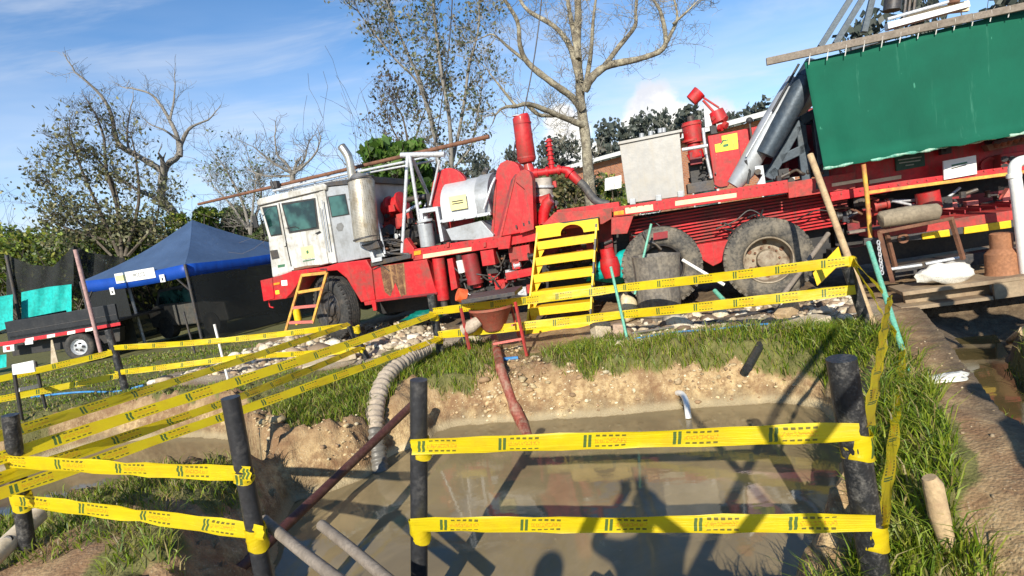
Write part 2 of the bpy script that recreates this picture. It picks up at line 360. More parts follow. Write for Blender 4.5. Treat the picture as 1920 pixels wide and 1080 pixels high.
def tape_mat():
    m, nt, p = newmat('printed_yellow_barrier_tape'); uv = nd(nt, 'ShaderNodeUVMap').outputs[0]
    sp = nd(nt, 'ShaderNodeSeparateXYZ'); nt.links.new(uv, sp.inputs[0]); U, V = E(nt, sp.outputs[0]), E(nt, sp.outputs[1])
    q = (U / 0.42).frac() * 0.42 + (V - 0.5) * -0.012
    rg = q.gt(0.085) * q.lt(0.24)
    dash = ((q / 0.031).frac()).lt(0.64) * rg * ((V - 0.80).abs().lt(0.055)).mx((V - 0.20).abs().lt(0.05))
    bars = (V - 0.5).abs().lt(0.36) * (q.gt(0.035) * q.lt(0.050)).mx(q.gt(0.058) * q.lt(0.073))
    txt = noise(nt, scaled(nt, uv, 130, 9, 1), 1.0, 1, 0.5).gt(0.52) * rg * (V - 0.5).abs().lt(0.13)
    tc = nd(nt, 'ShaderNodeTexCoord').outputs['Object']
    c = mixc(nt, noise(nt, tc, 7, 4).step(0.35, 0.75), (0.86, 0.68, 0.012), (0.78, 0.56, 0.02))
    c = mixc(nt, txt * 0.55, c, (0.80, 0.22, 0.03)); c = mixc(nt, dash * 0.9, c, (0.12, 0.11, 0.03)); c = mixc(nt, bars * 0.9, c, (0.03, 0.13, 0.05))
    nt.links.new(c, p.inputs['Base Color']); p.inputs['Roughness'].default_value = 0.38
    t = nd(nt, 'ShaderNodeBsdfTranslucent'); nt.links.new(c, t.inputs[0]); mx = nd(nt, 'ShaderNodeMixShader'); mx.inputs[0].default_value = 0.38
    nt.links.new(p.outputs[0], mx.inputs[1]); nt.links.new(t.outputs[0], mx.inputs[2]); nt.links.new(mx.outputs[0], nt.nodes['Material Output'].inputs[0])
    bump(nt, p, noise(nt, scaled(nt, uv, 3, 14, 1), 1.0, 3), 0.35, 0.01); return m
TAPE = tape_mat()
def hazard_mat():
    m, nt, p = newmat('black_yellow_hazard_paint'); tc = nd(nt, 'ShaderNodeTexCoord').outputs['Object']
    sp = nd(nt, 'ShaderNodeSeparateXYZ'); nt.links.new(tc, sp.inputs[0]); k = ((E(nt, sp.outputs[2]) + E(nt, sp.outputs[0]) * 0.3 + E(nt, sp.outputs[1]) * 0.9) / 0.42).frac().lt(0.5)
    c = mixc(nt, k, (0.02, 0.02, 0.02), (0.80, 0.55, 0.01)); nt.links.new(c, p.inputs['Base Color']); p.inputs['Roughness'].default_value = 0.5; return m
HAZ = hazard_mat()
# ------------------------------------------------------------------ ground
ZW = -0.5
def PZ(pts, z): return np.array([[p.x, p.y] for p in (at_z(x, y, z) for x, y in pts)])
POND = PZ([(480, 1300), (505, 1085), (515, 1000), (547, 938), (618, 920), (689, 893), (702, 884), (733, 867), (764, 849), (800, 825), (820, 808), (853, 799), (920, 792), (987, 788), (1069, 783),
           (1166, 776), (1263, 766), (1392, 757), (1470, 754), (1540, 764), (1570, 790), (1585, 850), (1575, 940), (1540, 1010), (1500, 1090), (1440, 1300)], ZW)
POND2 = PZ([(-200, 900), (0, 885), (120, 850), (200, 832), (287, 822), (370, 818), (440, 824), (458, 845), (433, 874), (350, 892), (300, 903), (247, 915), (200, 936)], ZW)
_n = [(at_z(x, y, 0).x, at_z(x, y, 0).y + .42) for x, y in ((452, 868), (433, 880), (350, 894), (300, 900), (247, 910), (200, 936), (133, 955), (67, 960), (33, 978), (-10, 1000), (-250, 1080))]
POND2 = np.array([p for p in POND2[:8]] + _n)
DZ = -0.24
DITCH = PZ([(1765, 655), (1873, 645), (1897, 690), (1930, 735), (2100, 850), (2300, 1000), (2150, 1050), (1925, 858), (1890, 835), (1862, 795), (1822, 745), (1790, 690)], DZ)
PIT = PZ([(1720, 595), (1960, 575), (2050, 650), (1900, 668), (1790, 668)], -0.2)
def sdist(poly, x, y):
    """signed distance, negative inside"""
    d = np.full(x.shape, 1e9); ins = np.zeros(x.shape, bool); n = len(poly)
    for i in range(n):
        ax, ay = poly[i]; bx, by = poly[(i + 1) % n]; ex, ey = bx - ax, by - ay
        t = np.clip(((x - ax) * ex + (y - ay) * ey) / (ex * ex + ey * ey + 1e-12), 0, 1)
        d = np.minimum(d, np.hypot(x - ax - t * ex, y - ay - t * ey))
        c = ((ay > y) != (by > y)); 
        with np.errstate(divide='ignore', invalid='ignore'): xi = (bx - ax) * (y - ay) / (by - ay + 1e-15) + ax
        ins ^= (c & (x < xi))
    return np.where(ins, -d, d)
def sst(a, b, v): t = np.clip((v - a) / (b - a), 0, 1); return t * t * (3 - 2 * t)
_perm = RS.permutation(512)
def vn(x, y, s, o=0):
    """cheap value noise in numpy, -1..1"""
    x = x * s + 37.1 * (o + 1); y = y * s + 11.7 * (o + 1); xi = np.floor(x).astype(int); yi = np.floor(y).astype(int); fx = x - xi; fy = y - yi
    fx = fx * fx * (3 - 2 * fx); fy = fy * fy * (3 - 2 * fy)
    def h(a, b): return _perm[(_perm[(a + o * 17) % 512] + b) % 512] / 255.5 - 1
    return (h(xi, yi) * (1 - fx) + h(xi + 1, yi) * fx) * (1 - fy) + (h(xi, yi + 1) * (1 - fx) + h(xi + 1, yi + 1) * fx) * fy
def fbm(x, y, s, o=0, k=3): return sum(vn(x, y, s * 2 ** i, o + i) * 0.5 ** i for i in range(k))
def height(x, y):
    x = np.asarray(x, float); y = np.asarray(y, float)
    near = sst(30, 12, np.hypot(x, y))
    b = -0.035 * np.clip(y - 7.5, 0, 10) * sst(-1.5, -4.5, x) + 0.035 * fbm(x, y, 0.8, 1) + 0.02 * near * fbm(x, y, 4, 5)
    b = b - 0.46 * np.exp(-((x - 1.5) ** 2) / 0.30 - ((y - 2.1) ** 2) / 0.8)
    b = b + 0.10 * np.exp(-((x + 2.6) ** 2 + (y - 3.1) ** 2) / 0.5)
    wob = 0.10 * fbm(x, y, 1.7, 3) + 0.035 * fbm(x, y, 7, 8)
    for poly, zw, wd, dep in ((POND, ZW, 0.62, 0.5), (POND2, ZW, 0.36, 0.5), (DITCH, DZ, 0.14, 0.3), (PIT, -0.2, 0.25, 0.16)):
        d = sdist(poly, x, y) 
        w = wd * (1 + 0.45 * fbm(x, y, 0.9, 77)) + wob * (1.2 if poly is not PIT else 0.3)
        up = zw + (0.02 - zw + 0.5) * np.power(np.clip(d / np.maximum(w, 0.12), 0, 3), 0.75)
        dn = zw - dep * sst(0, 0.5, -d)
        b = np.where(d < 0, np.minimum(b, dn), np.minimum(b, up))
    b = b - 0.42 * np.exp(-((x + 1.42) ** 2 + (y - 5.12) ** 2) / 0.05)
    # rough crumbly bank faces
    dm = np.minimum(sdist(POND, x, y), sdist(POND2, x, y)); face = sst(-0.05, 0.03, dm) * sst(0.75, 0.4, dm)
    return b + face * (0.045 * fbm(x, y, 9, 2) + 0.05 * np.abs(fbm(x, y, 21, 4)) + 0.05 * np.abs(fbm(x, y, 4.5, 14)))
def hz(x, y): return float(height(np.array([x]), np.array([y]))[0])
def at_g(px, py):
    z = 0.0
    for _ in range(14):
        p = at_z(px, py, z); z = 0.5 * z + 0.5 * hz(p.x, p.y)
    p = at_z(px, py, z); p.z = hz(p.x, p.y); return p

GRASS = [PZ(q, 0) for q in (
    [(470, 800), (560, 745), (640, 705), (720, 690), (730, 740), (660, 800), (560, 830), (460, 830)],
    [(-300, 760), (0, 705), (200, 660), (400, 645), (470, 640), (440, 665), (330, 690), (240, 740), (400, 720), (520, 690), (610, 700), (660, 690), (740, 660), (760, 690), (700, 740), (560, 800), (470, 815), (300, 800), (100, 840), (-300, 900)],
    [(700, 700), (760, 660), (860, 650), (920, 650), (935, 700), (850, 745), (800, 735), (740, 790), (700, 740)],
    [(1000, 660), (1100, 645), (1250, 640), (1440, 620), (1530, 612), (1530, 700), (1440, 705), (1330, 680), (1180, 710), (1040, 690)],
    [(1480, 625), (1600, 605), (1640, 640), (1700, 700), (1745, 800), (1770, 900), (1800, 1000), (1830, 1200), (1380, 1200), (1500, 1040), (1600, 950), (1600, 780), (1560, 690)],
    [(180, 930), (300, 890), (440, 880), (470, 905), (420, 960), (300, 975), (230, 990)],
    [(-30, 985), (150, 940), (230, 960), (220, 1040), (120, 1030), (60, 1090), (-60, 1090)], [(230, 1000), (330, 1010), (350, 1090), (240, 1090)], [(400, 1050), (500, 1075), (510, 1200), (380, 1200)],
    [(1890, 640), (1960, 640), (2100, 760), (1960, 750), (1900, 690)],
    [(1990, 640), (1995, 650), (1996, 740)],
    [(-400, 700), (-100, 620), (480, 525), (480, 640), (0, 700), (-400, 800)])]
GRAVEL = [PZ(q, 0) for q in ([(480, 640), (600, 610), (830, 610), (870, 640), (760, 680), (560, 700), (260, 730), (330, 690)], [(1100, 620), (1560, 560), (1640, 560), (1640, 620), (1480, 625), (1200, 650), (1100, 650)])]
def zmask(polys, x, y, soft=0.25, o=0):
    m = np.zeros(x.shape)
    for p in polys: m = np.maximum(m, sst(soft, -soft, sdist(p, x, y) + 0.22 * fbm(x, y, 2.6, 20 + o)))
    return m
def grass_mask(x, y):
    m = zmask(GRASS, x, y, 0.22); m = np.maximum(m, sst(11.5, 14, y + 0.9 * fbm(x, y, 0.5, 31)))
    d = np.minimum(sdist(POND, x, y), sdist(POND2, x, y)); return m * sst(0.10, 0.34, d + 0.16 * fbm(x, y, 2.3, 40))
def axis(lo, hi, fine_lo, fine_hi, step):
    a = list(np.arange(fine_lo, fine_hi, step)); s = step; v = fine_hi
    while v < hi: a.append(v); s *= 1.12; v += s
    a.append(hi); s = step; v = fine_lo
    b = []
    while v > lo: s *= 1.12; v -= s; b.append(max(v, lo))
    return np.array(b[::-1] + a)
def build_ground():
    xs = axis(-1500, 1500, -5.5, 5.5, 0.035); ys = axis(-600, 2500, 1.4, 8.6, 0.035)
    X, Y = np.meshgrid(xs, ys); Z = height(X, Y); nx, ny = len(xs), len(ys)
    me = bpy.data.meshes.new('ground'); n = nx * ny
    me.vertices.add(n); me.vertices.foreach_set('co', np.stack([X, Y, Z], -1).reshape(-1).astype(np.float32))
    i = np.arange(ny - 1)[:, None] * nx + np.arange(nx - 1)[None]; q = np.stack([i, i + 1, i + nx + 1, i + nx], -1).reshape(-1, 4)
    me.loops.add(q.size); me.loops.foreach_set('vertex_index', q.reshape(-1).astype(np.int32))
    me.polygons.add(len(q)); me.polygons.foreach_set('loop_start', np.arange(0, q.size, 4).astype(np.int32)); me.polygons.foreach_set('loop_total', np.full(len(q), 4, np.int32))
    me.polygons.foreach_set('use_smooth', np.ones(len(q), bool)); me.update(calc_edges=True)
    g = grass_mask(X, Y); gr = zmask(GRAVEL, X, Y, 0.3, 3)
    dm = np.minimum(sdist(POND, X, Y), sdist(POND2, X, Y)); dd = np.minimum(dm, sdist(DITCH, X, Y))
    wet = sst(0.05, 0.0, dm + 0.02 * fbm(X, Y, 8, 50)); mud = np.maximum(sst(0.3, 0.0, sdist(PIT, X, Y)), sst(0.25, 0.05, sdist(DITCH, X, Y)))  # ditch mud is real; the pit is darkened for the beam's shade
    mud = np.maximum(mud, 0.8 * sst(0.5, 0.0, sdist(PZ([(620, 640), (860, 610), (1000, 600), (1100, 560), (1560, 560), (1700, 480), (700, 480), (480, 560)], 0), X, Y)))
    at = me.color_attributes.new('zone', 'FLOAT_COLOR', 'POINT')
    at.data.foreach_set('color', np.stack([g, gr, mud, wet], -1).reshape(-1).astype(np.float32))
    o = bpy.data.objects.new('ground', me); COL.objects.link(o); tag(o, kind='structure')
    m, nt, p = newmat('soil_and_turf'); tc = nd(nt, 'ShaderNodeTexCoord').outputs['Object']
    a = nd(nt, 'ShaderNodeAttribute'); a.attribute_name = 'zone'; sp = nd(nt, 'ShaderNodeSeparateColor'); nt.links.new(a.outputs['Color'], sp.inputs[0])
    Gm, Rv, Mu = (E(nt, sp.outputs[i]) for i in range(3)); Wt = E(nt, a.outputs['Alpha'])
    n1 = noise(nt, tc, 2.2, 6, 0.7); n2 = noise(nt, tc, 14, 5, 0.7); n3 = noise(nt, tc, 60, 3, 0.7)
    v = nd(nt, 'ShaderNodeTexVoronoi'); v.inputs['Scale'].default_value = 26; nt.links.new(tc, v.inputs['Vector']); vr = nd(nt, 'ShaderNodeTexVoronoi'); vr.inputs['Scale'].default_value = 55; nt.links.new(tc, vr.inputs['Vector'])
    soil = mixc(nt, n2.step(0.3, 0.7), (0.25, 0.155, 0.075), (0.56, 0.41, 0.21)); soil = mixc(nt, n1.step(0.42, 0.62) * 0.75, soil, (0.17, 0.085, 0.04))
    soil = mixc(nt, n1.step(0.62, 0.75) * 0.6, soil, (0.52, 0.40, 0.22))
    soil = mixc(nt, E(nt, vr.outputs['Distance']).step(0.33, 0.22) * n2.step(0.45, 0.6) * 0.7, soil, (0.56, 0.46, 0.30))
    soil = mixc(nt, n3.step(0.62, 0.72) * 0.5, soil, (0.08, 0.05, 0.03))
    pz_ = nd(nt, 'ShaderNodeSeparateXYZ'); nt.links.new(tc, pz_.inputs[0]); zz = E(nt, pz_.outputs[2])
    top = (zz + (n2 - 0.5) * 0.5).step(-0.22, 0.02); soil = mixc(nt, top * 0.5, soil, (0.20, 0.115, 0.06))
    rim = (zz + (n2 - 0.5) * 0.06).step(-0.40, -0.47) * (zz + 0.0).step(-0.505, -0.49); soil = mixc(nt, rim * 0.7, soil, (0.66, 0.55, 0.34))
    grav = mixc(nt, n3.step(0.3, 0.7), (0.20, 0.15, 0.10), (0.48, 0.41, 0.30)); c = mixc(nt, Rv, soil, grav)
    mud = mixc(nt, n2.step(0.3, 0.7), (0.055, 0.04, 0.025), (0.13, 0.095, 0.06)); c = mixc(nt, Mu * 0.85, c, mud)
    gc = mixc(nt, n2.step(0.3, 0.7), (0.085, 0.085, 0.022), (0.17, 0.16, 0.05)); gc = mixc(nt, n1.step(0.55, 0.75) * 0.7, gc, (0.17, 0.13, 0.05))
    c = mixc(nt, (Gm * 1.4 + (n2 - 0.5) * 0.9).step(0.35, 0.75), c, gc)
    c = mixc(nt, Wt * 0.6, c, (0.12, 0.09, 0.04)); nt.links.new(c, p.inputs['Base Color'])
    nt.links.new((0.92 - Wt * 0.3).k, p.inputs['Roughness']); bump(nt, p, n2 * 0.6 + n3 * 0.4 + E(nt, vr.outputs['Distance']) * -0.5, 0.55, 0.02)
    me.materials.append(m); return o
build_ground()

def water_sheet(name, poly, z, col, label_kind='structure', grow=0.35):
    c = poly.mean(0); pts = [c + (p - c) * (1 + grow / max(0.5, np.hypot(*(p - c)))) for p in poly]
    mb = MB(); mb.add([(p[0], p[1], z) for p in pts], [tuple(range(len(pts)))])
    m, nt, p = newmat(name + '_surface'); tc = nd(nt, 'ShaderNodeTexCoord').outputs['Object']
    n1 = noise(nt, tc, 1.3, 5, 0.6, 0.5); c = mixc(nt, n1.step(0.3, 0.75), tuple(x * 0.7 for x in col), tuple(x * 1.15 for x in col))
    fm = noise(nt, scaled(nt, tc, 1, 1, 1), 5.0, 6, 0.75, 1.2).step(0.60, 0.66) * noise(nt, tc, 0.9, 3).step(0.5, 0.6); c = mixc(nt, fm * 0.5, c, tuple(x * 1.6 for x in col))
    nt.links.new(c, p.inputs['Base Color']); p.inputs['Roughness'].default_value = 0.045; p.inputs['IOR'].default_value = 1.38
    bump(nt, p, noise(nt, scaled(nt, tc, 1, 2.2, 1), 3.0, 3, 0.5), 0.05, 0.02)
    o = mb.build(name, m); tag(o, kind=label_kind)
    if len(o.data.polygons) and o.data.polygons[0].normal.z < 0: o.data.flip_normals()
    return o
water_sheet('pond_water', POND, ZW, (0.28, 0.215, 0.115)); water_sheet('puddle_water', POND2, ZW, (0.23, 0.175, 0.095)); water_sheet('ditch_water', DITCH, DZ, (0.11, 0.085, 0.035))

# ------------------------------------------------------------------ grass blades and rubble (uncountable)
def blades(name, polys, dens, hgt, wid, lean, cols, seed, region=None, cap=60000, dirt=0.3, label=None):
    rs = np.random.RandomState(seed); P = []
    for k, poly in enumerate(polys):
        lo, hi = poly.min(0), poly.max(0); lo = np.maximum(lo, [-14, 0.8]); hi = np.minimum(hi, [9, 13])
        if (hi <= lo).any(): continue
        n = int((hi - lo).prod() * dens); p = lo + rs.rand(n, 2) * (hi - lo)
        x, y = p[:, 0], p[:, 1]; dist = np.hypot(x, y)
        m = (sdist(poly, x, y) + 0.12 * fbm(x, y, 3, 60 + k) < 0.05) & (rs.rand(n) < np.clip(6 / dist, 0.25, 1)) & (fbm(x, y, 2.2, 70) + rs.rand(n) * 1.4 > -0.1)
        dd = np.minimum(sdist(POND, x, y), sdist(POND2, x, y)); m &= dd + 0.14 * fbm(x, y, 2.3, 40) > 0.17
        m &= ~((y < 2.30) & (x > 1.28) & (x < 1.66)); m &= (sdist(PZ([(1745, 960), (1775, 950), (1815, 1100), (1765, 1110)], 0), x, y) > 0)
        P.append(p[m])
    P = np.concatenate(P)[:cap]; n = len(P); x, y = P.T; z = height(x, y) - 0.01
    clump = 0.6 + 0.5 * (fbm(x, y, 1.8, 80) + 1) / 2; H = hgt * clump * (0.5 + rs.rand(n)); far = np.clip(np.hypot(x, y) / 5, 1, 3); Wd = wid * (0.6 + 0.8 * rs.rand(n)) * far
    a = rs.rand(n) * 6.283; b = rs.rand(n) * 6.283; L = lean * (0.3 + rs.rand(n)) * H
    sx, sy = np.cos(a) * Wd, np.sin(a) * Wd; lx, ly = np.cos(b) * L, np.sin(b) * L
    V = np.zeros((n, 5, 3), np.float32)
    V[:, 0] = np.stack([x - sx, y - sy, z], -1); V[:, 1] = np.stack([x + sx, y + sy, z], -1)
    V[:, 2] = np.stack([x - sx * .8 + lx * .35, y - sy * .8 + ly * .35, z + H * .6], -1); V[:, 3] = np.stack([x + sx * .8 + lx * .35, y + sy * .8 + ly * .35, z + H * .6], -1)
    V[:, 4] = np.stack([x + lx, y + ly, z + H * (1 - 0.25 * lean)], -1)
    base = np.arange(n)[:, None] * 5; q = (base + np.array([0, 1, 3, 2])).reshape(-1); t = (base + np.array([2, 3, 4])).reshape(-1)
    me = bpy.data.meshes.new(name); me.vertices.add(n * 5); me.vertices.foreach_set('co', V.reshape(-1))
    me.loops.add(len(q) + len(t)); me.loops.foreach_set('vertex_index', np.concatenate([q, t]).astype(np.int32)); me.polygons.add(2 * n)
    me.polygons.foreach_set('loop_start', np.concatenate([np.arange(n) * 4, 4 * n + np.arange(n) * 3]).astype(np.int32)); me.polygons.foreach_set('loop_total', np.concatenate([np.full(n, 4), np.full(n, 3)]).astype(np.int32))
    me.update(calc_edges=True)
    c = np.array(cols)[rs.randint(0, len(cols), n)] * (0.7 + 0.6 * rs.rand(n, 1)); dry = (rs.rand(n) < dirt * (0.5 + 0.5 * fbm(x, y, 1.1, 90) + 0.5))[:, None]
    c = np.where(dry, np.array([[0.30, 0.24, 0.09]]) * (0.6 + 0.6 * rs.rand(n, 1)), c)
    C = np.ones((n, 5, 4), np.float32); C[:, :, :3] = c[:, None, :]
    at = me.color_attributes.new('tint', 'FLOAT_COLOR', 'POINT'); at.data.foreach_set('color', C.reshape(-1))
    me.materials.append(LEAFM); o = bpy.data.objects.new(name, me); COL.objects.link(o); tag(o, label, 'grass', kind='stuff'); return o
def leaf_mat():
    m, nt, p = newmat('foliage_blades'); a = nd(nt, 'ShaderNodeAttribute'); a.attribute_name = 'tint'; nt.links.new(a.outputs['Color'], p.inputs['Base Color']); p.inputs['Roughness'].default_value = 0.5
    t = nd(nt, 'ShaderNodeBsdfTranslucent'); nt.links.new(a.outputs['Color'], t.inputs[0]); mx = nd(nt, 'ShaderNodeMixShader'); mx.inputs[0].default_value = 0.35
    nt.links.new(p.outputs[0], mx.inputs[1]); nt.links.new(t.outputs[0], mx.inputs[2]); nt.links.new(mx.outputs[0], nt.nodes['Material Output'].inputs[0]); return m
LEAFM = leaf_mat()
GC = [(0.15, 0.235, 0.012), (0.22, 0.29, 0.018), (0.09, 0.16, 0.012), (0.28, 0.31, 0.035)]
blades('short_grass', [GRASS[1], GRASS[11]], 900, 0.055, 0.0035, 0.5, GC, 1, dirt=0.3, cap=80000, label='short green grass covering the field on the left')
blades('bank_grass', [GRASS[0], GRASS[2], GRASS[3]], 2800, 0.15, 0.0035, 0.7, GC, 2, dirt=0.25, label='bright green grass tufts along the top of the far bank')
blades('tall_grass', [GRASS[4]], 3800, 0.20, 0.0038, 0.8, GC, 3, dirt=0.12, label='tall lush green grass on the right bank of the pond')
blades('mound_grass', [GRASS[5], GRASS[6], GRASS[7], GRASS[8], GRASS[9]], 1800, 0.11, 0.0035, 0.8, GC, 4, dirt=0.3, label='green grass tufts on the near mounds by the ponds')
DRYB = PZ([(860, 760), (960, 690), (1200, 720), (1450, 700), (1520, 740), (1300, 765), (1000, 780)], -0.3)
blades('dry_straw', [DRYB, PZ([(480, 830), (600, 780), (700, 760), (690, 850), (560, 900)], -0.2)], 900, 0.06, 0.003, 1.3, [(0.36, 0.28, 0.14), (0.28, 0.2, 0.09)], 5, dirt=0.5, label='dry straw strewn down the sandy pond bank')

def rocks(name, polys, dens, size, cols, seed, label, near=0.0, cap=9000, flat=0.65, lo_d=0.0):
    rs = np.random.RandomState(seed); g = (1 + 5 ** .5) / 2
    B = np.array([(-1, g, 0), (1, g, 0), (-1, -g, 0), (1, -g, 0), (0, -1, g), (0, 1, g), (0, -1, -g), (0, 1, -g), (g, 0, -1), (g, 0, 1), (-g, 0, -1), (-g, 0, 1)]) / np.hypot(1, g)
    Fc = np.array([(0, 11, 5), (0, 5, 1), (0, 1, 7), (0, 7, 10), (0, 10, 11), (1, 5, 9), (5, 11, 4), (11, 10, 2), (10, 7, 6), (7, 1, 8), (3, 9, 4), (3, 4, 2), (3, 2, 6), (3, 6, 8), (3, 8, 9), (4, 9, 5), (2, 4, 11), (6, 2, 10), (8, 6, 7), (9, 8, 1)])
    P = []
    for poly in polys:
        lo, hi = poly.min(0), poly.max(0); n = int((hi - lo).prod() * dens); p = lo + rs.rand(n, 2) * (hi - lo)
        m = (sdist(poly, p[:, 0], p[:, 1]) < 0) & (fbm(p[:, 0], p[:, 1], 2.0, 110 + seed) + rs.rand(n) > 0.1) & (sdist(POND, p[:, 0], p[:, 1]) > lo_d)
        if seed == 23: m &= grass_mask(p[:, 0], p[:, 1]) < .35
        P.append(p[m])
    P = np.concatenate(P)[:cap]; n = len(P); s = size * np.exp(rs.randn(n) * 0.5); z = height(P[:, 0], P[:, 1]) + s * 0.15
    sc = s[:, None, None] * (0.6 + 0.7 * rs.rand(n, 1, 3)) * np.array([1, 1, flat]); V = B[None] * (0.75 + 0.5 * rs.rand(n, 12, 1)) * sc
    th = rs.rand(n) * 6.283; c, sn = np.cos(th)[:, None], np.sin(th)[:, None]; x = V[..., 0] * c - V[..., 1] * sn; y = V[..., 0] * sn + V[..., 1] * c
    V = np.stack([x + P[:, 0:1], y + P[:, 1:2], V[..., 2] + z[:, None]], -1); F = (np.arange(n)[:, None, None] * 12 + Fc[None]).reshape(-1, 3)
    me = bpy.data.meshes.new(name); me.vertices.add(n * 12); me.vertices.foreach_set('co', V.reshape(-1).astype(np.float32)); me.loops.add(F.size); me.loops.foreach_set('vertex_index', F.reshape(-1).astype(np.int32))
    me.polygons.add(len(F)); me.polygons.foreach_set('loop_start', np.arange(0, F.size, 3).astype(np.int32)); me.polygons.foreach_set('loop_total', np.full(len(F), 3, np.int32)); me.update(calc_edges=True)
    C = np.ones((n, 12, 4), np.float32); C[:, :, :3] = (np.array(cols)[rs.randint(0, len(cols), n)] * (0.7 + 0.5 * rs.rand(n, 1)))[:, None]
    at = me.color_attributes.new('tint', 'FLOAT_COLOR', 'POINT'); at.data.foreach_set('color', C.reshape(-1)); me.materials.append(ROCKM)
    o = bpy.data.objects.new(name, me); COL.objects.link(o); tag(o, label, 'rubble', kind='stuff'); return o
def rock_mat():
    m, nt, p = newmat('pale_stone'); a = nd(nt, 'ShaderNodeAttribute'); a.attribute_name = 'tint'; tc = nd(nt, 'ShaderNodeTexCoord').outputs['Object']
    n = noise(nt, tc, 25, 4, 0.7); c = mixc(nt, n.step(0.45, 0.7) * 0.6, a.outputs['Color'], (0.20, 0.14, 0.08)); nt.links.new(c, p.inputs['Base Color']); p.inputs['Roughness'].default_value = 0.9; bump(nt, p, n, 0.5, 0.02); return m
ROCKM = rock_mat()
SC = [(0.62, 0.53, 0.38), (0.50, 0.40, 0.27), (0.70, 0.63, 0.50), (0.36, 0.26, 0.17)]
rocks('pale_rubble', [PZ([(500, 635), (600, 605), (830, 605), (850, 640), (720, 665), (600, 690), (420, 700), (270, 725), (380, 680)], 0), PZ([(1480, 600), (1560, 540), (1620, 560), (1625, 610)], 0)], 230, 0.034, SC, 21, 'broken pale limestone rubble in front of the truck wheels', cap=5000)
rocks('yard_rubble', [PZ([(1120, 620), (1500, 560), (1620, 545), (1620, 615), (1500, 618), (1200, 655), (1120, 650)], 0)], 220, 0.033, SC + [(0.15, 0.10, 0.07)], 22, 'rubble and stones spread behind the far tape beside the rear wheels')
rocks('bank_pebbles', [DRYB, PZ([(480, 840), (640, 770), (740, 800), (690, 890), (540, 930)], -0.35), PZ([(830, 720), (1500, 690), (1500, 760), (850, 800)], -.35)], 800, 0.013, [(0.56, 0.44, 0.25), (0.66, 0.56, 0.37), (0.34, 0.22, 0.12), (0.5, 0.36, 0.2)], 23, 'small pebbles and clods on the sandy pond banks', cap=16000)
rocks('path_clods', [PZ([(1650, 640), (1760, 620), (1850, 750), (1960, 900), (1960, 1100), (1820, 1100), (1740, 800)], 0)], 90, 0.007, [(0.34, 0.25, 0.15), (0.45, 0.36, 0.24)], 24, 'crumbs of dry mud on the footpath at right', cap=3500)
# ------------------------------------------------------------------ the drilling truck
_p = at_y(1443, 565, 7.2)
T = Frame((_p.x, _p.y, 0), rad(-18))
truck = T.empty('drilling_truck', 'long red drilling rig truck with white cab parked on the rubble pad behind the ponds', 'drilling truck')
def pr(name, m, pts, w0, w1, parent=None, bev=0.006, **k):
    return MB().prism(T.xz(pts, w0), w0, w1).build(name, m, parent or truck, bev=bev, **k)
def tb(name, m, pts, w, r, parent=None, n=10, sm=50, **k):
    """tube through pixels; w one depth or one per point"""
    ws = w if isinstance(w, (list, tuple)) else [w] * len(pts)
    return MB().tube([T(x, y, q) for (x, y), q in zip(pts, ws)], r, n, **k).build(name, m, parent or truck, smooth=sm)
def bx(name, m, x0, y0, x1, y1, w0, w1, parent=None, bev=0.006):
    """upright box: opposite corners in pixels taken on plane w0"""
    a, b = T(x0, y0, w0), T(x1, y1, w0)
    return MB().box(min(a.x, b.x), max(a.x, b.x), w0, w1, min(a.z, b.z), max(a.z, b.z)).build(name, m, parent or truck, bev=bev)
def seg(px0, px1, t): return (px0[0] + (px1[0] - px0[0]) * t, px0[1] + (px1[1] - px0[1]) * t)

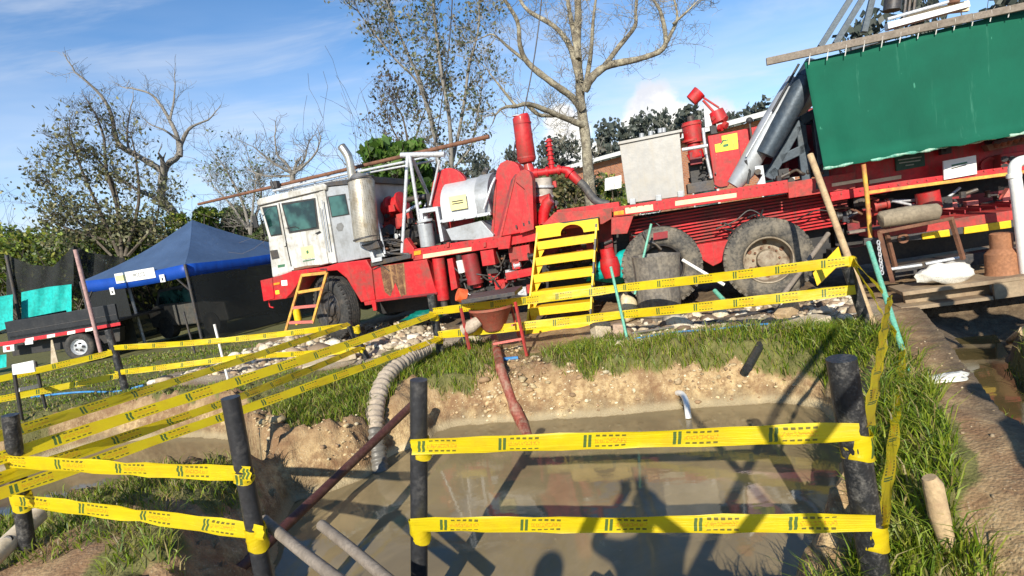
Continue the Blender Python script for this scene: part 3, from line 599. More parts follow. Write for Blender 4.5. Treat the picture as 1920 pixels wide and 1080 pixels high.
# --- wheels
def wheel(c, R, wd, steer=0.0, dual=False, tyre=RUBBER, rimm=RIM, side=1):
    """c = hub centre on the outer face in truck space; side 1 faces the camera"""
    o = bpy.data.objects.new('wheel', None); COL.objects.link(o); o.parent = truck; o.location = c; o.rotation_euler = (0, 0, steer + (0 if side > 0 else math.pi))
    k = R / 0.56; ax = (0, 1, 0); tp = [(.315, .03), (.33, .008), (.37, -.008), (.44, -.016), (.50, -.004), (.53, .018), (.546, .04)]
    n = 5; y0 = .05; span = wd - .10
    for i in range(n):
        a = y0 + span * i / n; b = a + span / n * .72; d = y0 + span * (i + 1) / n
        tp += [(.56, a), (.56, b), (.545, b + .002), (.545, d - .002)]
    tp += [(.53, wd - .02), (.50, wd), (.315, wd)]
    mb = MB().lathe([(r * k, y) for r, y in tp], (0, 0, 0), ax, 56)
    for j in range(40):                      # shoulder lugs
        a = 2 * math.pi * j / 40
        for yy in (0.03,):
            cx, cz = math.cos(a), math.sin(a); tx, tz = -cz, cx
            vs = []
            for rr in (.525 * k, .563 * k):
                for yv in (0.012, 0.075):
                    for s_ in (-.022, .022): vs.append((cx * rr + tx * s_, yv, cz * rr + tz * s_))
            mb.add(vs, [(0, 1, 3, 2), (4, 6, 7, 5), (0, 2, 6, 4), (1, 5, 7, 3), (0, 4, 5, 1), (2, 3, 7, 6)])
    mb.build('tyre', tyre, o, smooth=35)
    if dual: rp = [(.318, .012), (.312, .0), (.298, .006), (.292, .05), (.288, .17), (.255, .20), (.20, .205), (.175, .20), (.13, .19), (.125, .09), (.10, .075), (.0, .07)]
    else: rp = [(.318, .012), (.312, .0), (.298, .008), (.285, .05), (.25, .075), (.19, .055), (.15, .04), (.14, .0), (.10, -.03), (.0, -.035)]
    MB().lathe([(r * k, y) for r, y in rp], (0, 0, 0), ax, 40).build('rim', rimm, o, smooth=35)
    hb = MB()
    for j in range(10):
        a = 2 * math.pi * j / 10; q = Vector((math.cos(a), 0, math.sin(a))) * .165 * k; yy = .17 if dual else .03
        hb.tube([q + Vector((0, yy, 0)), q + Vector((0, yy + .04, 0))], .016, 6)
    for j in range(6):
        a = 2 * math.pi * (j + .5) / 6; q = Vector((math.cos(a), 0, math.sin(a))) * .235 * k; yy = .198 if dual else .062
        hb.tube([q + Vector((0, yy - .008, 0)), q + Vector((0, yy + .02, 0))], .03, 10)
    hb.build('hub_bolts', IRON if not dual else RUST, o, smooth=40)
    return o
def hubc(px, py, w): v = T(px, py, w); return v
cR = T(1441, 488, 0.02); cM = T(1240, 500, 0.06); cF = T(618, 578, 0.10)
R_R = 0.57
wheel(cR, R_R, .28, dual=True); wheel(cM, R_R, .28, dual=True, rimm=IRON)
wheel(cF, .57, .30, steer=rad(-24), tyre=RUBBERD, rimm=IRON)
for c in (cR, cM):
    wheel((c.x, .33, c.z), R_R, .28, dual=True, tyre=RUBBERD, rimm=IRON); wheel((c.x, 2.45, c.z), R_R, .3, dual=True, side=-1, tyre=RUBBERD, rimm=IRON)
wheel((cF.x, 2.4, cF.z), .57, .30, side=-1, tyre=RUBBERD, rimm=IRON)
axm = MB()
for c in (cF, cM, cR): axm.tube([(c.x, .3, c.z), (c.x, 2.3, c.z)], .09, 10).ellipsoid((c.x, 1.25, c.z), (.26, .22, .26), 12, 8)
axm.build('axle', DARK, truck, smooth=50)

# --- chassis and deck edge beams
xa, xb = T(700, 500, 0).x, T(1990, 380, 0).x
zdk = T(1300, 385, 0).z                         # bottom of the deck beam
ch = MB()
for y in (.75, 1.55): ch.box(xa - 1.5, xb + .6, y, y + .12, zdk - .42, zdk - .06)
for i in range(9): x = xa + (xb - xa) * i / 8; ch.box(x, x + .12, .87, 1.55, zdk - .36, zdk - .10)
ch.build('chassis_frame', DARK, truck, bev=.005)
db = pr('deck_beam', RED, [(1150, 389), (1477, 337), (1479, 361), (1150, 407)], 0, .10)
pr('reflective_strip', CREAM, [(1266, 377), (1381, 361.5), (1381, 370), (1266, 386)], -.004, .0, db, bev=0)
pr('plate', CREAM, [(1172, 390), (1224, 383), (1225, 394), (1173, 401)], -.004, .0, db, bev=0)
pr('marker_lamp', ORANGE, [(1151, 397), (1170, 394), (1170, 402), (1151, 404)], -.012, .0, db, bev=.003)
dk = MB().prism(T.xz([(1110, 395), (1477, 337), (1477, 345), (1110, 404)], .1), .1, 2.45).build('deck_plate', REDW, truck, bev=.004)
pr('deck_bracket', REDW, [(1146, 408), (1188, 404), (1176, 438), (1146, 440)], .01, .12)
b2 = pr('rear_deck_beam', REDW, [(1477, 342), (1604, 322), (1604, 353), (1479, 372)], .12, .26)
pr('reflective_strip', CREAM, [(1560, 344), (1622, 334), (1622, 340), (1560, 350)], .112, .12, b2, bev=0)
pr('lower_rear_beam', RED, [(1556, 361), (1700, 338), (1990, 299), (1990, 313), (1700, 354), (1559, 378)], .02, .10)
# front deck
fd = pr('deck_beam', RED, [(772, 468), (1009, 430), (1013, 450), (940, 463), (775, 489)], .02, .12)
pr('marker_lamp', ORANGE, [(776, 471), (789, 469), (789, 477), (776, 479)], .0, .02, fd, bev=.003)
pr('reflective_strip', CREAM, [(793, 477), (884, 463), (884, 470), (793, 485)], .014, .02, fd, bev=0)
for q in (837, 906): pr('lug', REDW, [(q, 455), (q + 5, 454), (q + 5, 463), (q, 464)], -.01, .02, fd)
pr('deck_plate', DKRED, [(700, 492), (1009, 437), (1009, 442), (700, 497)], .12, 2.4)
pr('chain_guard_foot', RED, [(932, 446), (958, 441), (955, 466), (934, 468)], -.06, .02)
pr('sloping_beam', RED, [(1043, 394), (1160, 378), (1163, 394), (1121, 402), (1047, 418)], .35, .6)
pr('deck_beam', REDW, [(1009, 430), (1040, 398), (1147, 392), (1147, 410), (1130, 420), (1013, 436)], .06, .16)
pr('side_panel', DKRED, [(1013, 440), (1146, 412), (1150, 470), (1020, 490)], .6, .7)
# louvred skirt over the rear wheels
lv = MB()
for i in range(13):
    t = i / 12; y0 = 408 + t * 72
    a, b = T(1181, y0 + 6, .55), T(1585, y0 - 62, .55)
    lv.bar((a.x, .50 + (i % 2) * .0, a.z), (b.x, .50, b.z), .05, .022)
lv.build('louvre_panel', RED, truck)
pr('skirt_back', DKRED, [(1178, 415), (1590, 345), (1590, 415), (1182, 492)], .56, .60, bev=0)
pr('suspension_gusset', RED, [(1302, 460), (1378, 448), (1352, 492), (1337, 499), (1318, 488)], .28, .60)
pr('mudflap', DKRED, [(1225, 437), (1252, 433), (1252, 446), (1225, 450)], -.01, .0, bev=0)

# --- cab
cab = pr('cab', WHITE, [(484, 384), (607, 352), (629, 493), (615, 495), (596, 500), (550, 508), (530, 516), (510, 521), (502, 446)], 0, 2.3, bev=.03)
pr('roof', WHITE, [(480, 380), (485, 372), (606, 344), (612, 348), (611, 356), (483, 386)], -.03, 2.33, cab, bev=.02)
def window(pts, parent, w=-.004, fr=None):
    cx = sum(p[0] for p in pts) / len(pts); cy = sum(p[1] for p in pts) / len(pts)
    big = [(cx + (x - cx) * 1.12, cy + (y - cy) * 1.10) for x, y in pts]
    f = pr('window_frame', fr or INK, big, w - .004, w + .01, parent, bev=.004)
    return pr('window', GLASS, pts, w - .010, w + .0, parent, bev=.003)
window([(493, 391), (518, 387), (527, 438), (508, 441)], cab)
dr = pr('door', WHITE, [(524, 380), (593, 364), (616, 494), (597, 498), (549, 507), (541, 470)], -.022, .0, cab, bev=.012)
pr('window_frame', INK, [(527, 381), (591, 371), (598, 429), (542, 438)], -.03, -.02, dr, bev=.004)
pr('window', GLASS, [(530, 385), (588, 375), (594, 426), (544, 434)], -.036, -.028, dr, bev=.004)
tb('handle', INK, [(592, 438), (600, 434)], -.05, .012, dr)
tb('handle', SILVER, [(600, 390), (613, 470)], -.06, .012, cab)
pr('sticker', STICK, [(563, 464), (586, 460), (590, 482), (567, 486)], -.026, -.022, dr, bev=0)
pr('sticker_mark', INKG, [(574, 470), (578, 469), (579, 475), (575, 476)], -.028, -.026, dr, bev=0)
pr('sticker_mark', INKG, [(568, 489), (590, 485), (590, 487), (568, 491)], -.028, -.022, dr, bev=0)
pr('number', INKG, [(521, 497), (534, 495), (534, 500), (521, 502)], -.003, .0, cab, bev=0)
tb('windscreen_wiper', INK, [(536, 428), (552, 425), (560, 428)], -.05, .006, cab)
# front wall of the cab: windscreen pane, lights
x0 = T(484, 384, 0).x; zt, zb = T(487, 391, 0).z, T(503, 441, 0).z
MB().box(x0 + .01, x0 + .10, .18, 2.1, zb, zt - .02).build('windscreen', GLASS, cab)
rc = pr('rear_cab', SILVER, [(608, 351), (684, 341), (690, 420), (722, 482), (690, 483), (629, 494)], .03, 1.5, bev=.015)
window([(616, 370), (646, 365), (653, 401), (623, 406)], rc, .026)
pr('door_pillar', WHITE, [(597, 358), (608, 352), (631, 492), (622, 494)], -.015, .03, cab, bev=.006)
pr('roof', IRON, [(605, 350), (608, 343), (688, 330), (690, 342)], .0, 1.5, rc, bev=.004)
pr('soot_stain', surf('grey_burn_stain', (0.22, 0.225, 0.23), 0.6, dirt=(0.13, 0.13, 0.12), amt=.8, scale=8), [(632, 420), (640, 417), (645, 424), (642, 433), (634, 434), (630, 427)], .028, .03, rc, bev=0)
# fender, bumper and red side box
fe = pr('fender', RED, [(488, 526), (510, 521), (550, 508), (611, 500), (631, 494), (687, 487), (697, 505), (703, 562), (677, 567), (650, 522), (632, 507), (582, 511), (569, 516), (547, 549), (536, 560), (494, 565)], -.03, .45, bev=.012)
pr('bumper_end', RED, [(488, 526), (510, 521), (514, 560), (494, 565)], -.045, -.03, fe)
pr('badge', STICKY, [(516, 545), (523, 544), (524, 551), (517, 552)], -.036, -.03, fe, bev=0)
pr('badge', SIGNW, [(527, 526), (538, 525), (539, 535), (528, 536)], -.036, -.03, fe, bev=0)
pr('marker_lamp', ORANGE, [(513, 531), (524, 529), (524, 533), (513, 535)], -.045, -.03, fe, bev=.003)
pr('bumper', RED, [(488, 526), (494, 525), (500, 564), (494, 565)], .0, 2.4, bev=.01)
tb('tow_hook', RED, [(504, 564), (506, 575), (513, 577)], .1, .014)
pr('step_bracket', RED, [(681, 562), (703, 558), (706, 582), (700, 583), (697, 571), (684, 573)], -.02, .02)
sb = pr('side_box', RED, [(697, 504), (703, 500), (795, 487), (799, 486), (820, 549), (803, 556), (703, 564)], .0, .55, bev=.01)
pr('oil_stain', surf('oily_brown_stain', (0.12, 0.055, 0.03), 0.35, dirt=(0.42, 0.24, 0.10), amt=.5, scale=6, streak=.9), [(713, 499), (757, 493), (762, 552), (752, 556), (741, 530), (732, 556), (722, 548), (716, 520)], -.003, .0, sb, bev=0)
pr('edge_flange', RED, [(795, 487), (800, 486), (818, 549), (808, 553)], -.02, .0, sb)
pr('bottom_flange', DKRED, [(703, 562), (820, 548), (820, 552), (703, 567)], -.03, .1, sb)
pr('running_board', IRON, [(694, 490), (770, 476), (770, 484), (696, 500)], -.04, .5)
# exhaust stack
ex = tb('exhaust_muffler', PERF, [(676, 334), (677, 340), (687, 440), (689, 452)], -.10, [.18, .212, .212, .20], n=24)
MB().tube([T(675, 326, -.1), T(676, 334, -.1)], [.13, .18], 20).build('muffler_cap', CHROME, ex, smooth=50)
for yy in (336, 446): q = T(676 + (yy - 336) * .1, yy, -.1); MB().lathe([(.212, -.012), (.221, -.012), (.221, .012), (.212, .012)], q, (.10, 0, -1), 24).build('clamp_band', IRON, ex, smooth=40)
stk = MB().tube(curve_pts([T(667, 345, -.1), T(661, 335, -.1), T(656, 305, -.1), T(651, 290, -.1), T(640, 274, -.1)], 5), .066, 16, cap=False); stk.build('exhaust_pipe', CHROME, ex, smooth=60, solid=.006)
q = T(641, 275.5, -.1); MB().lathe([(0, 0), (.062, 0), (.062, .004), (0, .004)], q, (-.35, 0, .6), 16).build('dark_pipe_mouth', DARK, ex)  # black disc stands in for the shaded inside of the open pipe
tb('muffler_bracket', PIPEW, [(690, 335), (704, 400), (722, 476)], .0, .022); tb('muffler_bracket', PIPEW, [(652, 372), (690, 366)], .0, .012)
pr('muffler_shelf', IRON, [(676, 460), (708, 452), (712, 464), (690, 470)], -.15, .3)
pr('shelf_bracket', PIPEW, [(692, 470), (697, 470), (702, 484), (715, 481), (716, 489), (697, 493)], -.08, -.05)
# roof rack
rk = tb('roof_rack', PIPEW, [(512, 358), (640, 328), (758, 304)], .0, .022)
tb('rail', PIPEW, [(524, 360), (700, 322), (814, 301)], .5, .02, rk); tb('rail', PIPEW, [(520, 352), (700, 316), (812, 292)], 1.1, .02, rk)
for x, y in ((516, 357), (548, 349), (590, 340)): tb('rack_foot', PIPEW, [(x, y), (x + 2, y + 12)], .05, .014, rk)
for x in (512, 560, 610, 660): tb('cross_rail', PIPEW, [(x, 358 - (x - 512) * .23), (x + 10, 348 - (x - 512) * .23)], [.0, 1.1], .016, rk)
bx('roof_bracket', IRON, 505, 341, 520, 352, .2, .3, rk); tb('roof_bracket', IRON, [(508, 338), (514, 352)], .2, .018, rk)
# engine bay between cab and drum
en = MB()
a, b = T(700, 470, .5), T(860, 345, .5)
en.box(T(704, 470, .7).x, T(800, 440, .7).x, .7, 1.9, T(740, 470, .7).z, T(740, 425, .7).z)
for i in range(14):
    c = T(random.uniform(705, 800), random.uniform(418, 468), random.uniform(.3, .8)); r = random.uniform(.06, .14); en.tube([c, c + Vector((random.uniform(-.2, .2), random.uniform(.1, .3), random.uniform(-.15, .15)))], r, 10)
en.build('engine', DARK, truck, smooth=40)
hs = MB()
for i in range(16):
    c = [T(random.uniform(700, 770), random.uniform(448, 478), random.uniform(.0, .45)) for _ in range(4)]; hs.tube(curve_pts(c, 5), random.uniform(.01, .022), 6)
hs.build('oily_hoses', IRON, truck, smooth=60)
g = MB(); c = T(722, 392, .6)
g.lathe([(0, 0), (.14, 0), (.14, .10), (.19, .11), (.19, .16), (.15, .18), (.15, .34), (.20, .36), (.20, .40), (0, .42)], c, (.9, -.1, .12), 20)
rg = g.build('red_gear_housing', RED, truck, smooth=35)
bx('housing_base', DKRED, 716, 395, 752, 428, .55, .9, rg); bx('housing_flange', RED, 724, 386, 741, 396, .35, .55, rg)
pr('housing_plate', REDW, [(742, 402), (757, 399), (760, 424), (745, 426)], .45, .5, rg)
tb('drive_shaft', IRON, [(757, 376), (800, 368)], .7, .05); bx('coupling', DARK, 796, 364, 810, 388, .6, .8)
# A-frame over the engine
af = tb('a_frame', PIPEW, [(752, 291), (834, 289)], .25, .045)
for p0, p1, w0, w1 in (((764, 293), (754, 474), .2, .05), ((768, 293), (789, 430), .2, .25), ((772, 295), (820, 405), .3, 1.2), ((824, 300), (806, 385), .3, .35), ((820, 296), (838, 360), .9, 1.0), ((790, 400), (828, 330), .6, .9), ((757, 400), (790, 380), .3, .5)):
    tb('brace', PIPEW, [p0, p1], [w0, w1], .03 if p0[0] < 780 else .02, af)
tb('ladder_rung', IRON, [(812, 345), (840, 338)], .9, .014, af)
pr('a_frame_foot', RED, [(757, 450), (762, 446), (776, 466), (776, 485), (755, 487)], .0, .12)
# oil filter in its cradle
fl = tb('filter_canister', SILVER, [(797, 420), (803, 462)], .12, .125, n=20)
MB().lathe([(0, -.05), (.05, -.05), (.06, 0), (.13, 0), (.135, .02), (.13, .04)], T(797, 412, .12), (.05, 0, -1), 20).build('canister_lid', PIPEW, fl, smooth=35)
pr('cradle', PIPEW, [(785, 392), (820, 387), (832, 452), (826, 454), (816, 396), (792, 400), (800, 460), (794, 462)], .02, .30, fl)
# drawworks: red disc, drum cover, chain guards
c = T(848, 372, .45)
dsk = MB().prism([(c.x + .36 * math.cos(a) * 1.0, c.z + .50 * math.sin(a)) for a in [math.pi * i / 14 for i in range(15)]] + [(c.x - .36, c.z - .55), (c.x + .3, c.z - .55)], .40, .52).build('drum_end_guard', RED, truck, bev=.01)
c0 = T(843, 381, .15)
dl, dr_ = T(833, 380, .2), T(905, 370, .2); cz = T(870, 385, .2).z
cov = MB(); R = .46; cx = (dl.x + dr_.x) / 2
n = 18; arc = [math.pi * (0.02 + .96 * i / n) for i in range(n + 1)]
prof = [(math.cos(a) * R * 1.05, math.sin(a) * R) for a in arc] + [(-R * 1.05, -.16), (R * 1.05, -.16)]
# drum axis runs across the truck slightly turned: build as a prism along y then a cover band along x
drum = MB()
xl, xr = T(832, 400, .15).x, T(921, 400, .15).x
arcx = [(.62 + .55 * -math.cos(a), cz + .0 + .44 * math.sin(a)) for a in arc]
rows = [[(x, y, z) for y, z in [(.06, cz - .19)] + arcx + [(1.18, cz - .19)]] for x in (xl, xl + .03, (xl + xr) / 2 - .03, (xl + xr) / 2, (xl + xr) / 2 + .03, xr - .22, xr - .2)]
drum.grid(rows)
for x in (xl, xr - .2): drum.add([(x, y, z) for y, z in [(.06, cz - .19)] + arcx + [(1.18, cz - .19)]], [tuple(range(len(arcx) + 2))])
dcv = drum.build('drum_cover', surf('light_grey_drum_cover', (.50, .51, .52), .45, metal=.15, dirt=(.30, .30, .29), amt=.35, scale=3, var=.08), truck, smooth=40)
q = MB().grid([[(x, y, z) for y, z in [(.10, cz - .19)] + [(.62 + (y2 - .62) * 1.05, cz + (z2 - cz) * 1.06) for y2, z2 in arcx] + [(1.2, cz - .19)]] for x in (xr - .2, xr + .02)]); q.build('brake_band_cover', SILVER, dcv, smooth=40)
MB().add([(xr + .02, y, z) for y, z in [(.10, cz - .19)] + [(.62 + (y2 - .62) * 1.05, cz + (z2 - cz) * 1.06) for y2, z2 in arcx] + [(1.2, cz - .19)]], [tuple(range(len(arcx) + 2))]).build('brake_side_plate', SILVER, dcv)
def onc(px, py): v = T(px, py, .055); return v
MB().box(onc(846, 390).x, onc(878, 390).x, .02, .035, cz - .06, cz + .16).build('warning_plate', STICK, dcv)
for dz in (.075, .04): MB().box(onc(851, 390).x, onc(872, 390).x, .016, .02, cz + dz - .008, cz + dz + .008).build('printed_line', INK, dcv)
bb = MB().bar((xl - .03, .02, cz - .20), (xr + .04, .02, cz - .20), .06, .05)
for i in range(5): x = xl + (xr - xl) * i / 4; bb.tube([(x, -.03, cz - .2), (x, .05, cz - .2)], .022, 6)
bb.build('bolted_rail', PIPEW, dcv)
MB().tube([(xr - .06, .0, cz - .12), (xr + .12, .02, cz + .22), (xr + .17, .1, cz + .33)], .02, 8).build('brake_lever', PIPEW, dcv, smooth=50)
pr('drum_cover_bottom', SILVER, [(836, 430), (902, 414), (925, 440), (925, 448), (846, 451)], .05, .9, dcv)
# chain guards
g1 = pr('chain_guard', RED, [(920, 447), (927, 345), (931, 318), (938, 306), (950, 300), (963, 303), (972, 310), (979, 330), (982, 350), (974, 444)], .14, .42, bev=.012)
pr('shade_gap_strip', DKRED, [(930, 446), (958, 338), (966, 326), (990, 330), (1000, 436)], .13, .16, g1, bev=0)  # dark red strip stands in for the shaded recess between the guards
for p_ in ([(936, 444), (940, 444), (966, 333), (963, 333)], [(921, 446), (925, 446), (931, 345), (928, 345)]): pr('guard_flange', REDW, p_, -.075 if p_[0][0] > 930 else .125, .15, g1, bev=0)
g2 = pr('chain_guard', RED, [(937, 444), (964, 335), (972, 321), (984, 317), (993, 322), (998, 335), (1002, 432)], -.06, .14, bev=.012)
pr('guard_plate', RED, [(966, 340), (992, 320), (998, 335), (1001, 430), (975, 438), (984, 355)], -.10, -.06, g2, bev=.004)
for x, y in ((966, 422), (980, 418), (990, 414)): pr('slot', DARK, [(x, y), (x + 3, y), (x + 4, y + 6), (x + 1, y + 6)], -.104, -.10, g2, bev=0)
# clutter above the drum
cl = MB()
for i in range(7): c = T(random.uniform(880, 935), random.uniform(316, 328), random.uniform(.5, .9)); cl.tube([c, c + Vector((random.uniform(-.1, .1), 0, random.uniform(-.1, .1)))], random.uniform(.025, .05), 7)
cl.build('drum_fittings', IRON, dcv, smooth=50)
# tall red air cleaner and swivel piping
ac = tb('air_cleaner', RED, [(976, 218), (977, 221), (988, 300), (989, 305)], .55, [.130, .138, .148, .12], n=24)
tb('air_cleaner_rim', SIGNW, [(976, 217.4), (976, 218.4)], .55, .131, ac, n=24); tb('neck', RED, [(989, 305), (994, 326)], .55, [.07, .10], ac, n=16)
for yy, xx in ((232, 979), (296, 987)): tb('band', RED, [(xx, yy - 1.5), (xx + .4, yy + 1.5)], .55, .153 if yy > 250 else .146, ac, n=24)
pp = tb('pump_pipe', RED, [(994, 326), (1010, 324), (1054, 318)], .5, .055, n=14)
tb('riser', RED, [(1035, 318), (1033, 300), (1029, 260)], .5, [.045, .04, .035], pp)
for i in range(6): x, y = seg((1034, 308), (1029, 266), i / 5); tb('flange', RED, [(x, y), (x - .3, y - 2.5)], .5, .058, pp, n=12)
for x, y in ((1004, 325), (1024, 322), (1046, 319)): tb('flange', RED, [(x, y), (x + 5, y - .6)], .5, .078, pp, n=14)
tb('elbow', RED, [(1054, 318), (1064, 320), (1074, 330), (1086, 341)], .5, [.055, .07, .075, .07], pp, n=14)
tb('flange', RED, [(1066, 323), (1070, 326.5)], .5, .098, pp, n=14)
MB().tube(curve_pts([T(1086, 341, .5), T(1096, 350, .5), T(1108, 367, .5), T(1120, 378, .5), T(1142, 384, .5)], 6), .062, 12).build('black_hose', surf('grey_rubber_hose', (.07, .07, .07), .6, dirt=(.2, .17, .13), amt=.5), truck, smooth=60)
tb('gearbox', surf('pale_grey_gearbox', (.42, .38, .33), .6, dirt=(.2, .16, .12), amt=.5), [(1018, 334), (1021, 392)], .5, [.14, .15], n=16)
for yy in (348, 366, 376): tb('gearbox_flange', PIPEW, [(1018, yy), (1018, yy + 4)], .5, .18, n=16)
tb('pump_elbow', RED, [(1018, 420), (1020, 398), (1026, 380), (1033, 374)], .15, [.075, .085, .09, .08], n=16)
bx('pump_block', RED, 1000, 398, 1018, 432, .25, .6); tb('pump_head', REDW, [(1016, 380), (1034, 374)], [.2, .2], .10, n=16)
tb('lift_cable', IRON, [(984, 232), (965, 268), (963, 287)], .45, .006, n=5)
# machinery below the front deck
j1 = tb('outrigger_jack', RED, [(822, 484), (829, 540), (832, 562)], .08, [.105, .105, .10], n=20)
tb('jack_rod', IRON, [(832, 562), (836, 590)], .08, .06, j1); pr('jack_clamp', RED, [(838, 486), (848, 484), (858, 540), (846, 545)], .05, .2, j1)
tb('hydraulic_cylinder', surf('dull_dark_red_paint', (.33, .02, .025), .45, dirt=(.12, .04, .03), amt=.6), [(880, 476), (892, 532)], .15, .135, n=20)
tb('white_filter', PVC, [(862, 488), (867, 511)], .1, .062, n=16); tb('filter_head', DARK, [(861, 478), (862, 490)], .1, .055, n=12)
bx('valve_box', RED, 900, 471, 929, 496, .02, .25); bx('valve_block', RED, 952, 464, 996, 487, .1, .35); bx('valve_block', RED, 958, 486, 975, 504, .1, .3)
pr('control_bar', RED, [(947, 512), (998, 502), (1000, 516), (949, 526)], .0, .12)
for i in range(7): q = 953 + i * 6.5; tb('valve_lever', REDW, [(q, 466 - i), (q + 1, 458 - i)], .12, .012, n=6)
hm = MB()
for pts in ([(926, 498), (936, 500), (944, 488), (947, 478)], [(876, 511), (900, 515), (922, 520), (935, 538)], [(850, 500), (866, 520), (858, 540)], [(930, 470), (940, 505), (920, 525), (905, 518)], [(840, 560), (836, 580), (846, 596)], [(990, 480), (1000, 500), (985, 520)], [(870, 530), (880, 550), (900, 545)]):
    MB().tube(curve_pts([T(x, y, random.uniform(.0, .25)) for x, y in pts], 6), .014, 7).build('hose', IRON, truck, smooth=60)
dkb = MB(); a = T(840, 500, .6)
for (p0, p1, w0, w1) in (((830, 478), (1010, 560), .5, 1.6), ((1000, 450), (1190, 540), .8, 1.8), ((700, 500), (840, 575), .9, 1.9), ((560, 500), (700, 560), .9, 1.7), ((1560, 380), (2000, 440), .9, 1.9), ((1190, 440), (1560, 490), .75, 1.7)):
    v0, v1 = T(p0[0], p0[1], w0), T(p1[0], p1[1], w0); dkb.box(v0.x, v1.x, w0, w1, min(v0.z, v1.z), max(v0.z, v1.z) + (.2))  # black boxes added as machinery bulk to keep the underside dark
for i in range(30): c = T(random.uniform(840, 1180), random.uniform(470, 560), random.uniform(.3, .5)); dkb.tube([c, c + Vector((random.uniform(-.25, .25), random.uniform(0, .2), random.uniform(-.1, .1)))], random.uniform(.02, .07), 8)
dkb .build('dark_machinery_fill', DARK, truck)
# hoses, lines and fittings crowding the deck and the space below it
HC = [IRON, DARK, IRON, RUST]
def hoses(region, w0, w1, n, r0, r1, seed, span=70):
    random.seed(seed)
    for i in range(n):
        x, y = random.uniform(region[0], region[2]), random.uniform(region[1], region[3]); pts = [T(x, y, random.uniform(w0, w1))]
        for k in range(3): x += random.uniform(-.5, 1) * span / 3; y += random.uniform(-.5, .7) * span / 3.4 - span * .04; pts.append(T(x, min(max(y, region[1] - 6), region[3] + 12), random.uniform(w0, w1)))
        MB().tube(curve_pts(pts, 6), random.uniform(r0, r1), 7).build('hose', random.choice(HC), truck, smooth=60)
def fittings(region, w0, w1, n, seed, mats, s0=.03, s1=.09):
    random.seed(seed)
    for i in range(n):
        c = T(random.uniform(region[0], region[2]), random.uniform(region[1], region[3]), random.uniform(w0, w1)); s = random.uniform(s0, s1); m = random.choice(mats); k = random.random(); mb = MB()
        if k < .4: mb.box(c.x - s, c.x + s, c.y, c.y + s * 1.5, c.z - s * random.uniform(.5, 1.3), c.z + s * .8); mb.tube([(c.x, c.y - .02, c.z), (c.x, c.y + .01, c.z)], s * .35, 8)
        elif k < .75: mb.lathe([(0, 0), (s * .9, 0), (s * .9, s * .3), (s * .6, s * .4), (s * .6, s * 1.6), (s * .8, s * 1.7), (s * .8, s * 2), (0, s * 2)], c, random.choice([(0, 0, 1), (1, 0, .1), (0, 1, 0)]), 12)
        else: mb.tube([c, c + Vector((s * 2, 0, random.uniform(-s, s)))], s * .35, 8); mb.tube([c + Vector((0, 0, -s * .5)), c + Vector((0, 0, s * .5))], s * .5, 8)
        mb.build('fitting', m, truck, bev=0, smooth=35)
hoses((845, 490, 990, 555), .05, .35, 16, .010, .022, 101); hoses((700, 440, 775, 480), .0, .4, 10, .010, .02, 102, 45); hoses((1160, 400, 1500, 430), .2, .4, 7, .008, .016, 103, 120); hoses((1560, 370, 1900, 420), .2, .6, 14, .010, .02, 104, 110)
hoses((1435, 290, 1540, 345), .1, .5, 10, .012, .022, 105, 60); hoses((1288, 290, 1345, 350), .2, .45, 6, .008, .014, 106, 40); hoses((1010, 440, 1140, 500), .3, .7, 8, .012, .02, 107, 60); hoses((845, 320, 940, 345), .4, .8, 5, .008, .012, 108, 50)
fittings((845, 480, 1000, 550), .05, .4, 26, 111, [REDW, IRON, DARK, RED, PIPEW]); fittings((1560, 365, 1910, 415), .15, .6, 30, 112, [PINKR, IRON, DARK, REDW, RUST]); fittings((700, 400, 800, 475), .3, .8, 22, 113, [IRON, DARK, REDW, PIPEW])
fittings((1288, 300, 1345, 355), .3, .8, 12, 114, [IRON, DARK, REDW], .03, .06); fittings((1440, 310, 1545, 350), .1, .6, 16, 115, [IRON, DARK, DKRED, BLUEGREY]); fittings((1000, 345, 1045, 420), .3, .7, 12, 116, [RED, REDW, PIPEW, IRON], .03, .07)
fittings((1565, 240, 1910, 300), .1, .3, 16, 117, [DARK, IRON, DKRED]); fittings((1010, 450, 1145, 510), .3, .8, 16, 118, [DKRED, DARK, IRON, REDW]); fittings((1180, 455, 1300, 500), .6, .9, 8, 119, [DARK, IRON])
bl = MB()
for (xa_, ya_, xb_, yb_, n_) in ((1156, 393, 1470, 343, 26), (780, 471, 1004, 435, 18), (1560, 366, 1900, 312, 20)):
    for i in range(n_): q = T(xa_ + (xb_ - xa_) * i / (n_ - 1), ya_ + (yb_ - ya_) * i / (n_ - 1), -.012 if xa_ == 1156 else .008); MB().tube([q, q + Vector((0, .03, 0))], .011, 6).build('bolt', REDW, truck)
for (pts, w) in (([(700, 505), (716, 498), (730, 508)], -.01), ([(600, 505), (611, 504), (616, 516)], -.04)): tb('bracket', IRON, pts, w, .01, n=6)
